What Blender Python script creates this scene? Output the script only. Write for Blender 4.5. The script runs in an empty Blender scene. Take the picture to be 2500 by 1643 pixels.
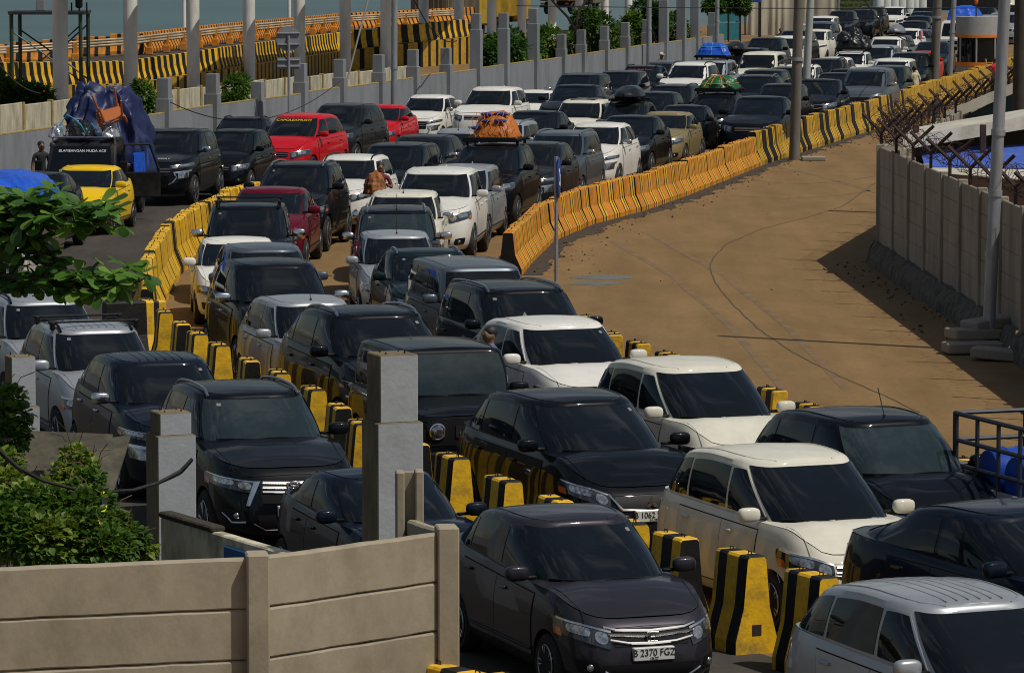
import bpy, bmesh, math, random
from mathutils import Vector, Matrix, noise
R = math.radians
random.seed(7)
SC = bpy.context.scene
COL = SC.collection

# ---------------------------------------------------------------- camera, sky, sun, exposure
cam_d = bpy.data.cameras.new("camera")
cam = bpy.data.objects.new("camera", cam_d)
COL.objects.link(cam)
cam.location = (0.0, 0.0, 7.0)
cam.rotation_euler = (R(90 - 5.58), 0, 0)
cam_d.sensor_width = 36.0
cam_d.lens = 148.2
cam_d.clip_start = 1.0
cam_d.clip_end = 6000.0
SC.camera = cam

SUN_DIR = Vector((1.0, -0.54, 1.92)).normalized()       # from the ground towards the sun
SUN_EL = math.asin(SUN_DIR.z)
SUN_AZ = math.atan2(SUN_DIR.x, SUN_DIR.y)                # clockwise from +Y
world = bpy.data.worlds.new("World")
SC.world = world
world.use_nodes = True
wn = world.node_tree.nodes
wl = world.node_tree.links
wn.clear()
sky = wn.new("ShaderNodeTexSky")
sky.sky_type = 'NISHITA'
sky.sun_disc = False
sky.sun_elevation = SUN_EL
sky.sun_rotation = SUN_AZ
sky.air_density = 1.2
sky.dust_density = 1.5
wbg = wn.new("ShaderNodeBackground")
wbg.inputs[1].default_value = 0.056
wout = wn.new("ShaderNodeOutputWorld")
# scattered soft clouds in the sky dome
wtc = wn.new("ShaderNodeTexCoord"); wmp = wn.new("ShaderNodeMapping"); wmp.inputs['Scale'].default_value = (1.0, 1.0, 2.2)
wns = wn.new("ShaderNodeTexNoise"); wns.inputs['Scale'].default_value = 4.6; wns.inputs['Detail'].default_value = 7; wns.inputs['Roughness'].default_value = .58
wmr = wn.new("ShaderNodeMapRange"); wmr.inputs[1].default_value = .53; wmr.inputs[2].default_value = .68; wmr.inputs[4].default_value = .8
wmx = wn.new("ShaderNodeMix"); wmx.data_type = 'RGBA'; wmx.inputs[7].default_value = (9.5, 9.6, 9.8, 1)
wl.new(wtc.outputs['Generated'], wmp.inputs[0]); wl.new(wmp.outputs[0], wns.inputs['Vector']); wl.new(wns.outputs[0], wmr.inputs[0])
wl.new(wmr.outputs[0], wmx.inputs[0]); wl.new(sky.outputs[0], wmx.inputs[6])
wl.new(wmx.outputs[2], wbg.inputs[0])
wl.new(wbg.outputs[0], wout.inputs[0])

sun_d = bpy.data.lights.new("sun", 'SUN')
sun_d.energy = 3.4
sun_d.angle = R(0.5)
sun_d.color = (1.0, 0.95, 0.86)
sun = bpy.data.objects.new("sun", sun_d)
COL.objects.link(sun)
sun.location = (30, -10, 60)
sun.rotation_euler = SUN_DIR.to_track_quat('Z', 'Y').to_euler()

SC.view_settings.view_transform = 'Standard'
SC.view_settings.look = 'None'
SC.view_settings.exposure = -0.18
SC.view_settings.gamma = 1.0
SC.render.film_transparent = False
try:
    SC.cycles.max_bounces = 6
    SC.cycles.filter_width = 1.05
    SC.cycles.diffuse_bounces = 2
    SC.cycles.glossy_bounces = 3
    SC.cycles.transparent_max_bounces = 6
except Exception:
    pass

# ---------------------------------------------------------------- helpers
def tag(o, label=None, cat=None, group=None, kind=None):
    if label: o['label'] = label
    if cat: o['category'] = cat
    if group: o['group'] = group
    if kind: o['kind'] = kind
    return o

def empty(name, loc=(0, 0, 0), rz=0.0):
    o = bpy.data.objects.new(name, None)
    o.empty_display_size = 0.3
    COL.objects.link(o)
    o.location = loc
    o.rotation_euler = (0, 0, rz)
    return o

def lerp(a, b, t):
    return a + (b - a) * t

def sstep(a, b, x):
    t = max(0.0, min(1.0, (x - a) / (b - a)))
    return t * t * (3 - 2 * t)

class MB:
    """collects shapes, builds them as one mesh object"""
    def __init__(self):
        self.v = []; self.f = []; self.m = []
    def add(self, verts, faces, mi=0):
        o = len(self.v)
        self.v.extend(tuple(p) for p in verts)
        for f in faces:
            self.f.append(tuple(o + i for i in f)); self.m.append(mi)
        return self
    def box(self, x0, x1, y0, y1, z0, z1, mi=0, M=None):
        vs = [(x, y, z) for z in (z0, z1) for y in (y0, y1) for x in (x0, x1)]
        if M: vs = [tuple(M @ Vector(p)) for p in vs]
        return self.add(vs, [(0, 2, 3, 1), (4, 5, 7, 6), (0, 1, 5, 4), (2, 6, 7, 3), (0, 4, 6, 2), (1, 3, 7, 5)], mi)
    def bbox(self, x0, x1, y0, y1, z0, z1, b=0.01, mi=0, M=None):
        """box with chamfered edges"""
        def ring(ins, z):
            a, c, d, e = x0 + ins, x1 - ins, y0 + ins, y1 - ins
            k = b
            return [(a + k, d, z), (c - k, d, z), (c, d + k, z), (c, e - k, z), (c - k, e, z), (a + k, e, z), (a, e - k, z), (a, d + k, z)]
        rs = [ring(b, z0), ring(0, z0 + b), ring(0, z1 - b), ring(b, z1)]
        vs = [p for r in rs for p in r]
        if M: vs = [tuple(M @ Vector(p)) for p in vs]
        fs = []
        for k in range(3):
            for i in range(8):
                j = (i + 1) % 8
                fs.append((k * 8 + i, k * 8 + j, k * 8 + 8 + j, k * 8 + 8 + i))
        fs.append(tuple(range(7, -1, -1))); fs.append(tuple(range(24, 32)))
        return self.add(vs, fs, mi)
    def tube(self, pts, r, n=8, mi=0, caps=True):
        pts = [Vector(p) for p in pts]
        rr = r if isinstance(r, (list, tuple)) else [r] * len(pts)
        rings = []
        up = Vector((0, 0, 1))
        for i, p in enumerate(pts):
            d = (pts[min(i + 1, len(pts) - 1)] - pts[max(i - 1, 0)])
            d = d.normalized() if d.length > 1e-9 else Vector((0, 0, 1))
            a = up if abs(d.z) < 0.95 else Vector((1, 0, 0))
            u = d.cross(a).normalized(); w = u.cross(d).normalized()
            rings.append([p + (u * math.cos(2 * math.pi * k / n) + w * math.sin(2 * math.pi * k / n)) * rr[i] for k in range(n)])
        vs = [q for g in rings for q in g]
        fs = []
        for i in range(len(pts) - 1):
            for k in range(n):
                k2 = (k + 1) % n
                fs.append((i * n + k, i * n + n + k, i * n + n + k2, i * n + k2))
        if caps:
            fs.append(tuple(range(n))); fs.append(tuple(reversed(range(len(vs) - n, len(vs)))))
        return self.add(vs, fs, mi)
    def lathe(self, prof, n=20, mi=0, M=None):
        """profile of (r, h) turned about local Z"""
        vs = []; fs = []
        for (r, h) in prof:
            for k in range(n):
                a = 2 * math.pi * k / n
                vs.append((r * math.cos(a), r * math.sin(a), h))
        if M: vs = [tuple(M @ Vector(p)) for p in vs]
        for i in range(len(prof) - 1):
            for k in range(n):
                k2 = (k + 1) % n
                fs.append((i * n + k, i * n + k2, i * n + n + k2, i * n + n + k))
        if prof[0][0] > 1e-4: fs.append(tuple(reversed(range(n))))
        if prof[-1][0] > 1e-4: fs.append(tuple(range(len(vs) - n, len(vs))))
        return self.add(vs, fs, mi)
    def ellip(self, c, r, nu=12, nv=8, mi=0, M=None, p=1.0):
        vs = []; fs = []
        def s(v): return math.copysign(abs(v) ** p, v)
        for i in range(nv + 1):
            th = math.pi * i / nv
            for k in range(nu):
                a = 2 * math.pi * k / nu
                q = Vector((r[0] * s(math.sin(th)) * s(math.cos(a)), r[1] * s(math.sin(th)) * s(math.sin(a)), r[2] * s(math.cos(th))))
                if M: q = M @ q
                vs.append(q + Vector(c))
        for i in range(nv):
            for k in range(nu):
                k2 = (k + 1) % nu
                fs.append((i * nu + k, i * nu + nu + k, i * nu + nu + k2, i * nu + k2))
        return self.add(vs, fs, mi)
    def prism(self, poly, h0, h1, mi=0, M=None):
        n = len(poly)
        vs = [(x, y, h0) for x, y in poly] + [(x, y, h1) for x, y in poly]
        if M: vs = [tuple(M @ Vector(p)) for p in vs]
        fs = [tuple(reversed(range(n))), tuple(range(n, 2 * n))]
        for i in range(n):
            j = (i + 1) % n
            fs.append((i, j, n + j, n + i))
        return self.add(vs, fs, mi)
    def mesh(self, name, mats, smooth=None):
        me = bpy.data.meshes.new(name)
        me.from_pydata(self.v, [], self.f)
        for m in mats: me.materials.append(m)
        if any(self.m): me.polygons.foreach_set('material_index', self.m)
        bm = bmesh.new(); bm.from_mesh(me)
        bmesh.ops.remove_doubles(bm, verts=bm.verts, dist=1e-5)
        bmesh.ops.recalc_face_normals(bm, faces=bm.faces)
        bm.to_mesh(me); bm.free()
        if smooth is not None:
            me.polygons.foreach_set('use_smooth', [True] * len(me.polygons))
            me.set_sharp_from_angle(angle=R(smooth))
        return me
    def build(self, name, mats, parent=None, smooth=None, loc=None, rz=None):
        if not isinstance(mats, (list, tuple)): mats = [mats]
        o = bpy.data.objects.new(name, self.mesh(name, mats, smooth))
        COL.objects.link(o)
        if parent: o.parent = parent
        if loc is not None: o.location = loc
        if rz is not None: o.rotation_euler = (0, 0, rz)
        return o

def place(me, name, parent=None, loc=None, rz=None):
    o = bpy.data.objects.new(name, me)
    COL.objects.link(o)
    if parent: o.parent = parent
    if loc is not None: o.location = loc
    if rz is not None: o.rotation_euler = (0, 0, rz)
    return o

def kids(o):
    return list(o.children)

def copy_tree(o, parent=None):
    c = o.copy(); COL.objects.link(c)
    if parent: c.parent = parent
    for ch in kids(o): copy_tree(ch, c)
    return c

def text_mesh(txt, size, depth=0.002):
    cu = bpy.data.curves.new("lettering", 'FONT')
    cu.body = txt; cu.size = size; cu.extrude = depth; cu.align_x = 'CENTER'; cu.align_y = 'CENTER'
    ob = bpy.data.objects.new("lettering", cu); COL.objects.link(ob)
    dg = bpy.context.evaluated_depsgraph_get(); dg.update()
    me = bpy.data.meshes.new_from_object(ob.evaluated_get(dg))
    bpy.data.objects.remove(ob); bpy.data.curves.remove(cu)
    return me

def crom(pts, x):
    """smooth interpolation through (x, y) control points (monotone cubic)"""
    if x <= pts[0][0]: return pts[0][1]
    if x >= pts[-1][0]: return pts[-1][1]
    n = len(pts)
    d = [(pts[i + 1][1] - pts[i][1]) / (pts[i + 1][0] - pts[i][0]) for i in range(n - 1)]
    i = 0
    while x > pts[i + 1][0]: i += 1
    def tan(k):
        if k == 0: return d[0]
        if k == n - 1: return d[-1]
        if d[k - 1] * d[k] <= 0: return 0.0
        return 2 * d[k - 1] * d[k] / (d[k - 1] + d[k])
    h = pts[i + 1][0] - pts[i][0]
    t = (x - pts[i][0]) / h
    return ((2 * t ** 3 - 3 * t * t + 1) * pts[i][1] + (t ** 3 - 2 * t * t + t) * h * tan(i)
            + (-2 * t ** 3 + 3 * t * t) * pts[i + 1][1] + (t ** 3 - t * t) * h * tan(i + 1))

def walk(line, step, start=0.0):
    """points and directions every step metres along a polyline"""
    out = []; pos = start; acc = 0.0
    for a, b in zip(line[:-1], line[1:]):
        a = Vector(a); b = Vector(b); L = (b - a).length
        while pos <= acc + L:
            t = (pos - acc) / L
            out.append((a.lerp(b, t), math.atan2(b.y - a.y, b.x - a.x)))
            pos += step
        acc += L
    return out

# ---------------------------------------------------------------- materials
MATS = {}
def mat(name, col, rough=0.6, metal=0.0, coat=0.0, spec=0.5, noise_amt=0.0, noise_scale=4.0, dirt=None, dirt_amt=0.0,
        dirt_scale=1.5, bump=0.0, bump_scale=40.0, rough_var=0.0, stretch=None, alpha=1.0, obj_rand=0.0):
    if name in MATS: return MATS[name]
    m = bpy.data.materials.new(name); m.use_nodes = True
    nt = m.node_tree; n = nt.nodes; l = nt.links
    b = n['Principled BSDF']
    b.inputs['Base Color'].default_value = (*col, 1)
    b.inputs['Roughness'].default_value = rough
    b.inputs['Metallic'].default_value = metal
    b.inputs['Specular IOR Level'].default_value = spec
    if coat:
        b.inputs['Coat Weight'].default_value = coat
        b.inputs['Coat Roughness'].default_value = 0.04
    tc = n.new('ShaderNodeTexCoord'); src = tc.outputs['Object']
    if stretch:
        mp = n.new('ShaderNodeMapping'); mp.inputs['Scale'].default_value = stretch
        l.new(src, mp.inputs[0]); src = mp.outputs[0]
    colsock = None
    if noise_amt > 0:
        t = n.new('ShaderNodeTexNoise'); t.inputs['Scale'].default_value = noise_scale; t.inputs['Detail'].default_value = 6
        t.inputs['Roughness'].default_value = 0.65
        l.new(src, t.inputs['Vector'])
        mr = n.new('ShaderNodeMapRange'); mr.inputs[1].default_value = 0.3; mr.inputs[2].default_value = 0.7
        mr.inputs[3].default_value = 1 - noise_amt; mr.inputs[4].default_value = 1 + noise_amt
        l.new(t.outputs[0], mr.inputs[0])
        mx = n.new('ShaderNodeMix'); mx.data_type = 'RGBA'; mx.blend_type = 'MULTIPLY'; mx.inputs[0].default_value = 1
        mx.inputs[6].default_value = (*col, 1)
        l.new(mr.outputs[0], mx.inputs[7]); colsock = mx.outputs[2]
    if obj_rand > 0:
        oi = n.new('ShaderNodeObjectInfo')
        mr = n.new('ShaderNodeMapRange'); mr.inputs[3].default_value = 1 - obj_rand; mr.inputs[4].default_value = 1 + obj_rand
        l.new(oi.outputs['Random'], mr.inputs[0])
        mx = n.new('ShaderNodeMix'); mx.data_type = 'RGBA'; mx.blend_type = 'MULTIPLY'; mx.inputs[0].default_value = 1
        mx.inputs[6].default_value = (*col, 1)
        if colsock: l.new(colsock, mx.inputs[6])
        l.new(mr.outputs[0], mx.inputs[7]); colsock = mx.outputs[2]
    if dirt:
        t = n.new('ShaderNodeTexNoise'); t.inputs['Scale'].default_value = dirt_scale; t.inputs['Detail'].default_value = 8
        t.inputs['Roughness'].default_value = 0.7
        l.new(src, t.inputs['Vector'])
        mr = n.new('ShaderNodeMapRange'); mr.inputs[1].default_value = 0.45; mr.inputs[2].default_value = 0.72
        mr.inputs[3].default_value = 0; mr.inputs[4].default_value = dirt_amt
        l.new(t.outputs[0], mr.inputs[0])
        mx = n.new('ShaderNodeMix'); mx.data_type = 'RGBA'
        mx.inputs[6].default_value = (*col, 1); mx.inputs[7].default_value = (*dirt, 1)
        if colsock: l.new(colsock, mx.inputs[6])
        l.new(mr.outputs[0], mx.inputs[0]); colsock = mx.outputs[2]
        if rough_var:
            ad = n.new('ShaderNodeMath'); ad.operation = 'MULTIPLY_ADD'; ad.inputs[1].default_value = rough_var; ad.inputs[2].default_value = rough
            l.new(mr.outputs[0], ad.inputs[0]); l.new(ad.outputs[0], b.inputs['Roughness'])
    if colsock: l.new(colsock, b.inputs['Base Color'])
    if bump > 0:
        t = n.new('ShaderNodeTexNoise'); t.inputs['Scale'].default_value = bump_scale; t.inputs['Detail'].default_value = 5
        l.new(src, t.inputs['Vector'])
        bp = n.new('ShaderNodeBump'); bp.inputs['Strength'].default_value = bump; bp.inputs['Distance'].default_value = 0.02
        l.new(t.outputs[0], bp.inputs['Height']); l.new(bp.outputs[0], b.inputs['Normal'])
    MATS[name] = m
    return m

def paint(name, col, metal=0.0, rough=0.35, dust=0.25):
    """car lacquer with a thin coat of road dust"""
    m = mat('paint_' + name, col, rough=rough, metal=metal, coat=0.45, spec=0.04, dirt=(0.16, 0.15, 0.13), dirt_amt=dust, dirt_scale=1.1, rough_var=0.3,
            bump=0.02, bump_scale=2.5)
    return m

P = {
 'black': paint('black', (0.0035, 0.0048, 0.0070), dust=0.022),
 'navy': paint('navy', (0.005, 0.009, 0.018), dust=0.022),
 'charcoal': paint('charcoal', (0.016, 0.017, 0.019), metal=0.2, dust=0.04),
 'graphite': paint('graphite', (0.030, 0.028, 0.036), metal=0.4, rough=0.38, dust=0.03),
 'grey': paint('grey', (0.12, 0.13, 0.135), metal=0.4, dust=0.15),
 'slate': paint('slate', (0.10, 0.12, 0.14), metal=0.5, dust=0.12),
 'silver': paint('silver', (0.36, 0.38, 0.40), metal=0.45, rough=0.38, dust=0.2),
 'white': paint('white', (0.72, 0.70, 0.64), dust=0.22),
 'pearl': paint('pearl', (0.68, 0.65, 0.54), dust=0.28),
 'red': paint('red', (0.50, 0.008, 0.016), dust=0.03),
 'maroon': paint('maroon', (0.13, 0.006, 0.018), metal=0.2, dust=0.06),
 'yellow': paint('yellow', (0.78, 0.50, 0.006), dust=0.05),
 'tan': paint('tan', (0.30, 0.235, 0.11), metal=0.3, dust=0.1),
 'teal': paint('teal', (0.006, 0.017, 0.020), metal=0.1, dust=0.03),
}
M_GLASS = mat('tinted_glass', (0.005, 0.007, 0.009), rough=0.03, spec=0.36, dirt=(0.03, 0.035, 0.04), dirt_amt=0.15, dirt_scale=1.3, rough_var=0.25)
M_GLASS2 = mat('green_glass', (0.016, 0.027, 0.030), rough=0.03, spec=0.42, dirt=(0.05, 0.065, 0.068), dirt_amt=0.6, dirt_scale=1.6)
M_TRIM = mat('black_plastic', (0.007, 0.007, 0.008), rough=0.5, spec=0.2)
M_GAP = mat('panel_gap', (0.003, 0.003, 0.003), rough=0.9)
M_CHROME = mat('chrome', (0.72, 0.71, 0.69), rough=0.20, metal=1.0)
M_RUBBER = mat('rubber', (0.013, 0.012, 0.011), rough=0.85, dirt=(0.10, 0.08, 0.05), dirt_amt=0.3, dirt_scale=5)
M_RIM = mat('alloy', (0.42, 0.42, 0.43), rough=0.3, metal=0.9)
M_RIMD = mat('dark_alloy', (0.05, 0.05, 0.052), rough=0.35, metal=0.8)
M_LAMP = mat('lamp_lens', (0.30, 0.31, 0.32), rough=0.10, metal=0.85, noise_amt=0.8, noise_scale=14, coat=1.0)
M_LAMPD = mat('dark_lamp', (0.035, 0.035, 0.038), rough=0.08, metal=0.3, coat=1.0)
M_AMBER = mat('amber_lens', (0.55, 0.13, 0.02), rough=0.15, coat=1.0)
M_TAIL = mat('red_lens', (0.30, 0.012, 0.012), rough=0.12, coat=1.0)
M_PLATEW = mat('white_plate', (0.62, 0.62, 0.58), rough=0.45)
M_PLATEB = mat('black_plate', (0.012, 0.012, 0.012), rough=0.45)
M_INK = mat('black_ink', (0.012, 0.012, 0.014), rough=0.6)
M_WHITEINK = mat('white_ink', (0.7, 0.7, 0.68), rough=0.6)
M_YELLOWINK = mat('yellow_ink', (0.72, 0.52, 0.02), rough=0.6)
M_REDINK = mat('red_ink', (0.6, 0.02, 0.02), rough=0.6)
M_STEEL = mat('galvanised_steel', (0.33, 0.34, 0.36), rough=0.45, metal=0.35, noise_amt=0.25, noise_scale=3, stretch=(3, 3, 0.5))
M_RUST = mat('rusty_iron', (0.030, 0.014, 0.010), rough=0.85, noise_amt=0.5, noise_scale=12)
M_DARKSTEEL = mat('dark_steel', (0.035, 0.04, 0.048), rough=0.5, metal=0.4, noise_amt=0.3)

# ---------------------------------------------------------------- ground, roads, sea
def ground_mat(name, c1, c2, c3, sc, stretch, rough=0.9):
    m = bpy.data.materials.new(name); m.use_nodes = True
    nt = m.node_tree; n = nt.nodes; l = nt.links; b = n['Principled BSDF']
    tc = n.new('ShaderNodeTexCoord'); mp = n.new('ShaderNodeMapping'); mp.inputs['Scale'].default_value = stretch
    mp.inputs['Rotation'].default_value = (0, 0, R(12))
    l.new(tc.outputs['Object'], mp.inputs[0])
    a = n.new('ShaderNodeTexNoise'); a.inputs['Scale'].default_value = sc; a.inputs['Detail'].default_value = 8; a.inputs['Roughness'].default_value = .68
    l.new(mp.outputs[0], a.inputs['Vector'])
    r = n.new('ShaderNodeValToRGB'); r.color_ramp.elements[0].position = .32; r.color_ramp.elements[0].color = (*c1, 1)
    r.color_ramp.elements[1].position = .68; r.color_ramp.elements[1].color = (*c2, 1)
    l.new(a.outputs[0], r.inputs[0])
    f = n.new('ShaderNodeTexNoise'); f.inputs['Scale'].default_value = 9; f.inputs['Detail'].default_value = 6; f.inputs['Roughness'].default_value = .75
    l.new(tc.outputs['Object'], f.inputs['Vector'])
    mr = n.new('ShaderNodeMapRange'); mr.inputs[1].default_value = .52; mr.inputs[2].default_value = .78; mr.inputs[3].default_value = 0; mr.inputs[4].default_value = .75
    l.new(f.outputs[0], mr.inputs[0])
    mx = n.new('ShaderNodeMix'); mx.data_type = 'RGBA'; mx.inputs[7].default_value = (*c3, 1)
    l.new(mr.outputs[0], mx.inputs[0]); l.new(r.outputs[0], mx.inputs[6])
    # broad worn wheel tracks and stains
    w = n.new('ShaderNodeTexNoise'); w.inputs['Scale'].default_value = .55; w.inputs['Detail'].default_value = 4
    mp2 = n.new('ShaderNodeMapping'); mp2.inputs['Scale'].default_value = (2.2, .16, 1); mp2.inputs['Rotation'].default_value = (0, 0, R(10))
    l.new(tc.outputs['Object'], mp2.inputs[0]); l.new(mp2.outputs[0], w.inputs['Vector'])
    mr2 = n.new('ShaderNodeMapRange'); mr2.inputs[1].default_value = .35; mr2.inputs[2].default_value = .7; mr2.inputs[3].default_value = .86; mr2.inputs[4].default_value = 1.06
    l.new(w.outputs[0], mr2.inputs[0])
    mu = n.new('ShaderNodeMix'); mu.data_type = 'RGBA'; mu.blend_type = 'MULTIPLY'; mu.inputs[0].default_value = 1
    l.new(mx.outputs[2], mu.inputs[6]); l.new(mr2.outputs[0], mu.inputs[7])
    l.new(mu.outputs[2], b.inputs['Base Color'])
    b.inputs['Roughness'].default_value = rough; b.inputs['Specular IOR Level'].default_value = .15
    bp = n.new('ShaderNodeBump'); bp.inputs['Strength'].default_value = .5; bp.inputs['Distance'].default_value = .02
    l.new(f.outputs[0], bp.inputs['Height']); l.new(bp.outputs[0], b.inputs['Normal'])
    return m

M_CONC = ground_mat('brown_concrete', (.198, .122, .052), (.262, .164, .072), (.085, .060, .035), .9, (1, .35, 1))
M_ASPH = ground_mat('worn_asphalt', (.050, .044, .038), (.085, .074, .062), (.03, .027, .024), 1.2, (1, .4, 1))
M_SEA = mat('sea_water', (.020, .072, .068), rough=.28, noise_amt=.25, noise_scale=.05, stretch=(.4, 1, 1), bump=.8, bump_scale=.7)

def sheet(name, poly, z, m, kind='structure', thick=0.0):
    mb = MB()
    if thick: mb.prism(poly, z - thick, z)
    else: mb.add([(x, y, z) for x, y in poly], [tuple(range(len(poly)))])
    o = mb.build(name, m)
    if kind: o['kind'] = kind
    return o

sheet('ground', [(-600, -60), (900, -60), (900, 620), (160, 470), (60, 380), (20, 305), (-10, 262), (-62, 150), (-600, 40)], 0.0, M_CONC, thick=6.0)
sheet('sea', [(-2500, -200), (2500, -200), (2500, 5000), (-2500, 5000)], -2.5, M_SEA)
MID = [(3.17, 38.46), (2.66, 39.65), (2.14, 40.71), (1.59, 41.80), (-0.02, 45.96), (-0.62, 48.06), (-2.12, 52.87), (-2.63, 55.13), (-3.17, 57.31), (-3.69, 58.93), (-4.26, 60.90), (-5.06, 64.26), (-5.49, 66.16), (-6.01, 69.47),
       (-6.54, 75.00), (-6.76, 78.84), (-6.94, 84.78), (-6.89, 88.63), (-6.73, 91.39), (-6.47, 95.88), (-5.92, 98.29)]
sheet('road', [(-40, 20), (MID[0][0] + 2, MID[0][1] - 3)] + MID + [(-2.5, 120), (9, 170), (30, 262), (16, 262), (-16, 120), (-40, 60)], 0.004, M_ASPH)

# joint in the concrete, damp patches, dirt swept against the barriers
def strip(name, pts, w, z, m, label=None):
    mb = MB(); vs = []
    P_ = [Vector((x, y, z)) for x, y in pts]
    for i, p in enumerate(P_):
        d = (P_[min(i + 1, len(P_) - 1)] - P_[max(0, i - 1)]).normalized(); nrm = Vector((-d.y, d.x, 0))
        ww = w if not callable(w) else w(i)
        vs += [p + nrm * ww / 2, p - nrm * ww / 2]
    mb.add(vs, [(2 * i, 2 * i + 1, 2 * i + 3, 2 * i + 2) for i in range(len(P_) - 1)])
    o = mb.build(name, m); o['kind'] = 'structure'
    return o
M_JOINT = mat('joint_filler', (.075, .052, .030), rough=.95)
JP = [(9.90, 114.67), (8.26, 104.99), (7.27, 101.56), (5.77, 97.22), (4.74, 92.60), (4.26, 88.86), (4.04, 85.84), (3.99, 82.02), (4.07, 77.98), (4.28, 73.20), (4.56, 69.46), (4.87, 66.86), (5.23, 64.44), (5.62, 62.25), (5.92, 60.05)]
JQ = []
for i in range(len(JP) - 1):
    for k in range(6):
        t = k / 6; JQ.append((lerp(JP[i][0], JP[i + 1][0], t) + random.uniform(-.02, .02), lerp(JP[i][1], JP[i + 1][1], t)))
strip('pavement_joint', JQ, .028, .004, M_JOINT)
M_WET = mat('wet_ground', (.040, .033, .026), rough=.16, spec=.4, noise_amt=.4, noise_scale=3)
for (c, rx, ry) in (((1.80, 83.73), .62, .55), ((1.64, 82.32), .55, .42)):
    mb = MB(); pl = []
    for k in range(40):
        a = 2 * math.pi * k / 40; q = 1 + .22 * noise.noise(Vector((math.cos(a) * 1.7, math.sin(a) * 1.7, c[1])))
        pl.append((c[0] + rx * q * math.cos(a), c[1] + ry * q * math.sin(a), .004))
    mb.add(pl, [tuple(range(40))]); o = mb.build('puddle', M_WET); o['kind'] = 'structure'

M_TYRE = mat('tyre_mark', (.175, .110, .050), rough=.95, noise_amt=.3, noise_scale=2)
for pts_ in ([(7.53, 122.90), (8.28, 119.26), (9.02, 114.67), (9.59, 109.70)], [(6.50, 115.64), (7.81, 114.09), (9.07, 115.25), (10.25, 118.03)], [(5.69, 109.18), (7.06, 107.97), (8.48, 109.18), (9.71, 111.86)], [(2.20, 93.49), (3.19, 84.25), (3.83, 73.36), (4.14, 61.97)], [(3.12, 95.45), (4.23, 84.25), (4.81, 73.36), (5.09, 61.97)]):
    q_ = []
    for i in range(len(pts_) - 1):
        for k in range(8): q_.append((lerp(pts_[i][0], pts_[i + 1][0], k / 8), lerp(pts_[i][1], pts_[i + 1][1], k / 8)))
    strip('tyre_mark', q_, lambda i: .13 + .05 * noise.noise(Vector((i * .7, pts_[0][0], 0))), .003, M_TYRE)
RIGHT = [(0.23, 84.25), (0.37, 86.61), (0.96, 93.49), (1.92, 98.62), (3.28, 103.40), (4.57, 109.18), (6.08, 116.62), (7.23, 122.46)]
RIGHT2 = [(7.30, 122.90), (9.24, 131.14), (10.82, 137.72), (12.45, 144.39), (14.12, 152.07), (22.33, 188.86), (24.99, 201.00)]
PW0 = [(8.31, 68.06), (7.64, 87.27)]
NEAR = [(3.48, 55.55), (3.80, 53.71), (4.52, 50.57), (5.24, 48.06)]
LINK = [(1.07, 67.23), (1.30, 65.12), (1.53, 63.42), (1.90, 61.68), (2.25, 60.09), (3.48, 55.55)]
M_SOIL = mat('dark_soil', (.045, .033, .022), rough=1.0, noise_amt=.6, noise_scale=6, bump=.9, bump_scale=8)
def dirt(line, side):
    pts = walk(line, .35); mb = MB(); vs = []
    for p, a in pts:
        nx, ny = math.sin(a) * side, -math.cos(a) * side
        w0 = .15; w1 = .42 + .35 * noise.noise(Vector((p.x * .9, p.y * .9, 3))) + random.uniform(-.08, .08)
        vs += [(p.x - nx * .3, p.y - ny * .3, .006), (p.x + nx * w1, p.y + ny * w1, .006)]
    mb.add(vs, [(2 * i, 2 * i + 1, 2 * i + 3, 2 * i + 2) for i in range(len(pts) - 1)])
    o = mb.build('dirt', M_SOIL); o['kind'] = 'stuff'; o['label'] = 'dark dirt swept along the foot of the barriers'
dirt(RIGHT + RIGHT2, 1)

# loose stones and scraps on the open road
rnd = random.Random(3); mb = MB()
def scrap(x, y, s_):
    vs_ = [(x + rnd.uniform(-s_, s_), y + rnd.uniform(-s_, s_), 0.0) for _ in range(5)]
    mb.add(vs_[:4] + [(x, y, s_ * rnd.uniform(.5, 1.0))], [(0, 1, 4), (1, 2, 4), (2, 3, 4), (3, 0, 4)], rnd.choice((0, 0, 0, 1)))
for p, a in walk(RIGHT + RIGHT2, .16):
    d_ = abs(rnd.gauss(0, .55)) + .1; scrap(p.x + math.sin(a) * d_, p.y - math.cos(a) * d_, rnd.uniform(.02, .055))
for p, a in walk(PW0, .2):
    d_ = abs(rnd.gauss(0, .5)) + .3; scrap(p.x - d_, p.y + rnd.uniform(-.3, .3), rnd.uniform(.02, .06))
for _ in range(40):
    y = rnd.uniform(52, 150); x = rnd.uniform(-1, 1) * 3.2 + (y - 85) * .19 + 4.6; scrap(x, y, rnd.uniform(.012, .04))
o = mb.build('loose_stones', [M_SOIL, M_CONC]); o['kind'] = 'stuff'; o['label'] = 'small loose stones and scraps on the open road'

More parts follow.
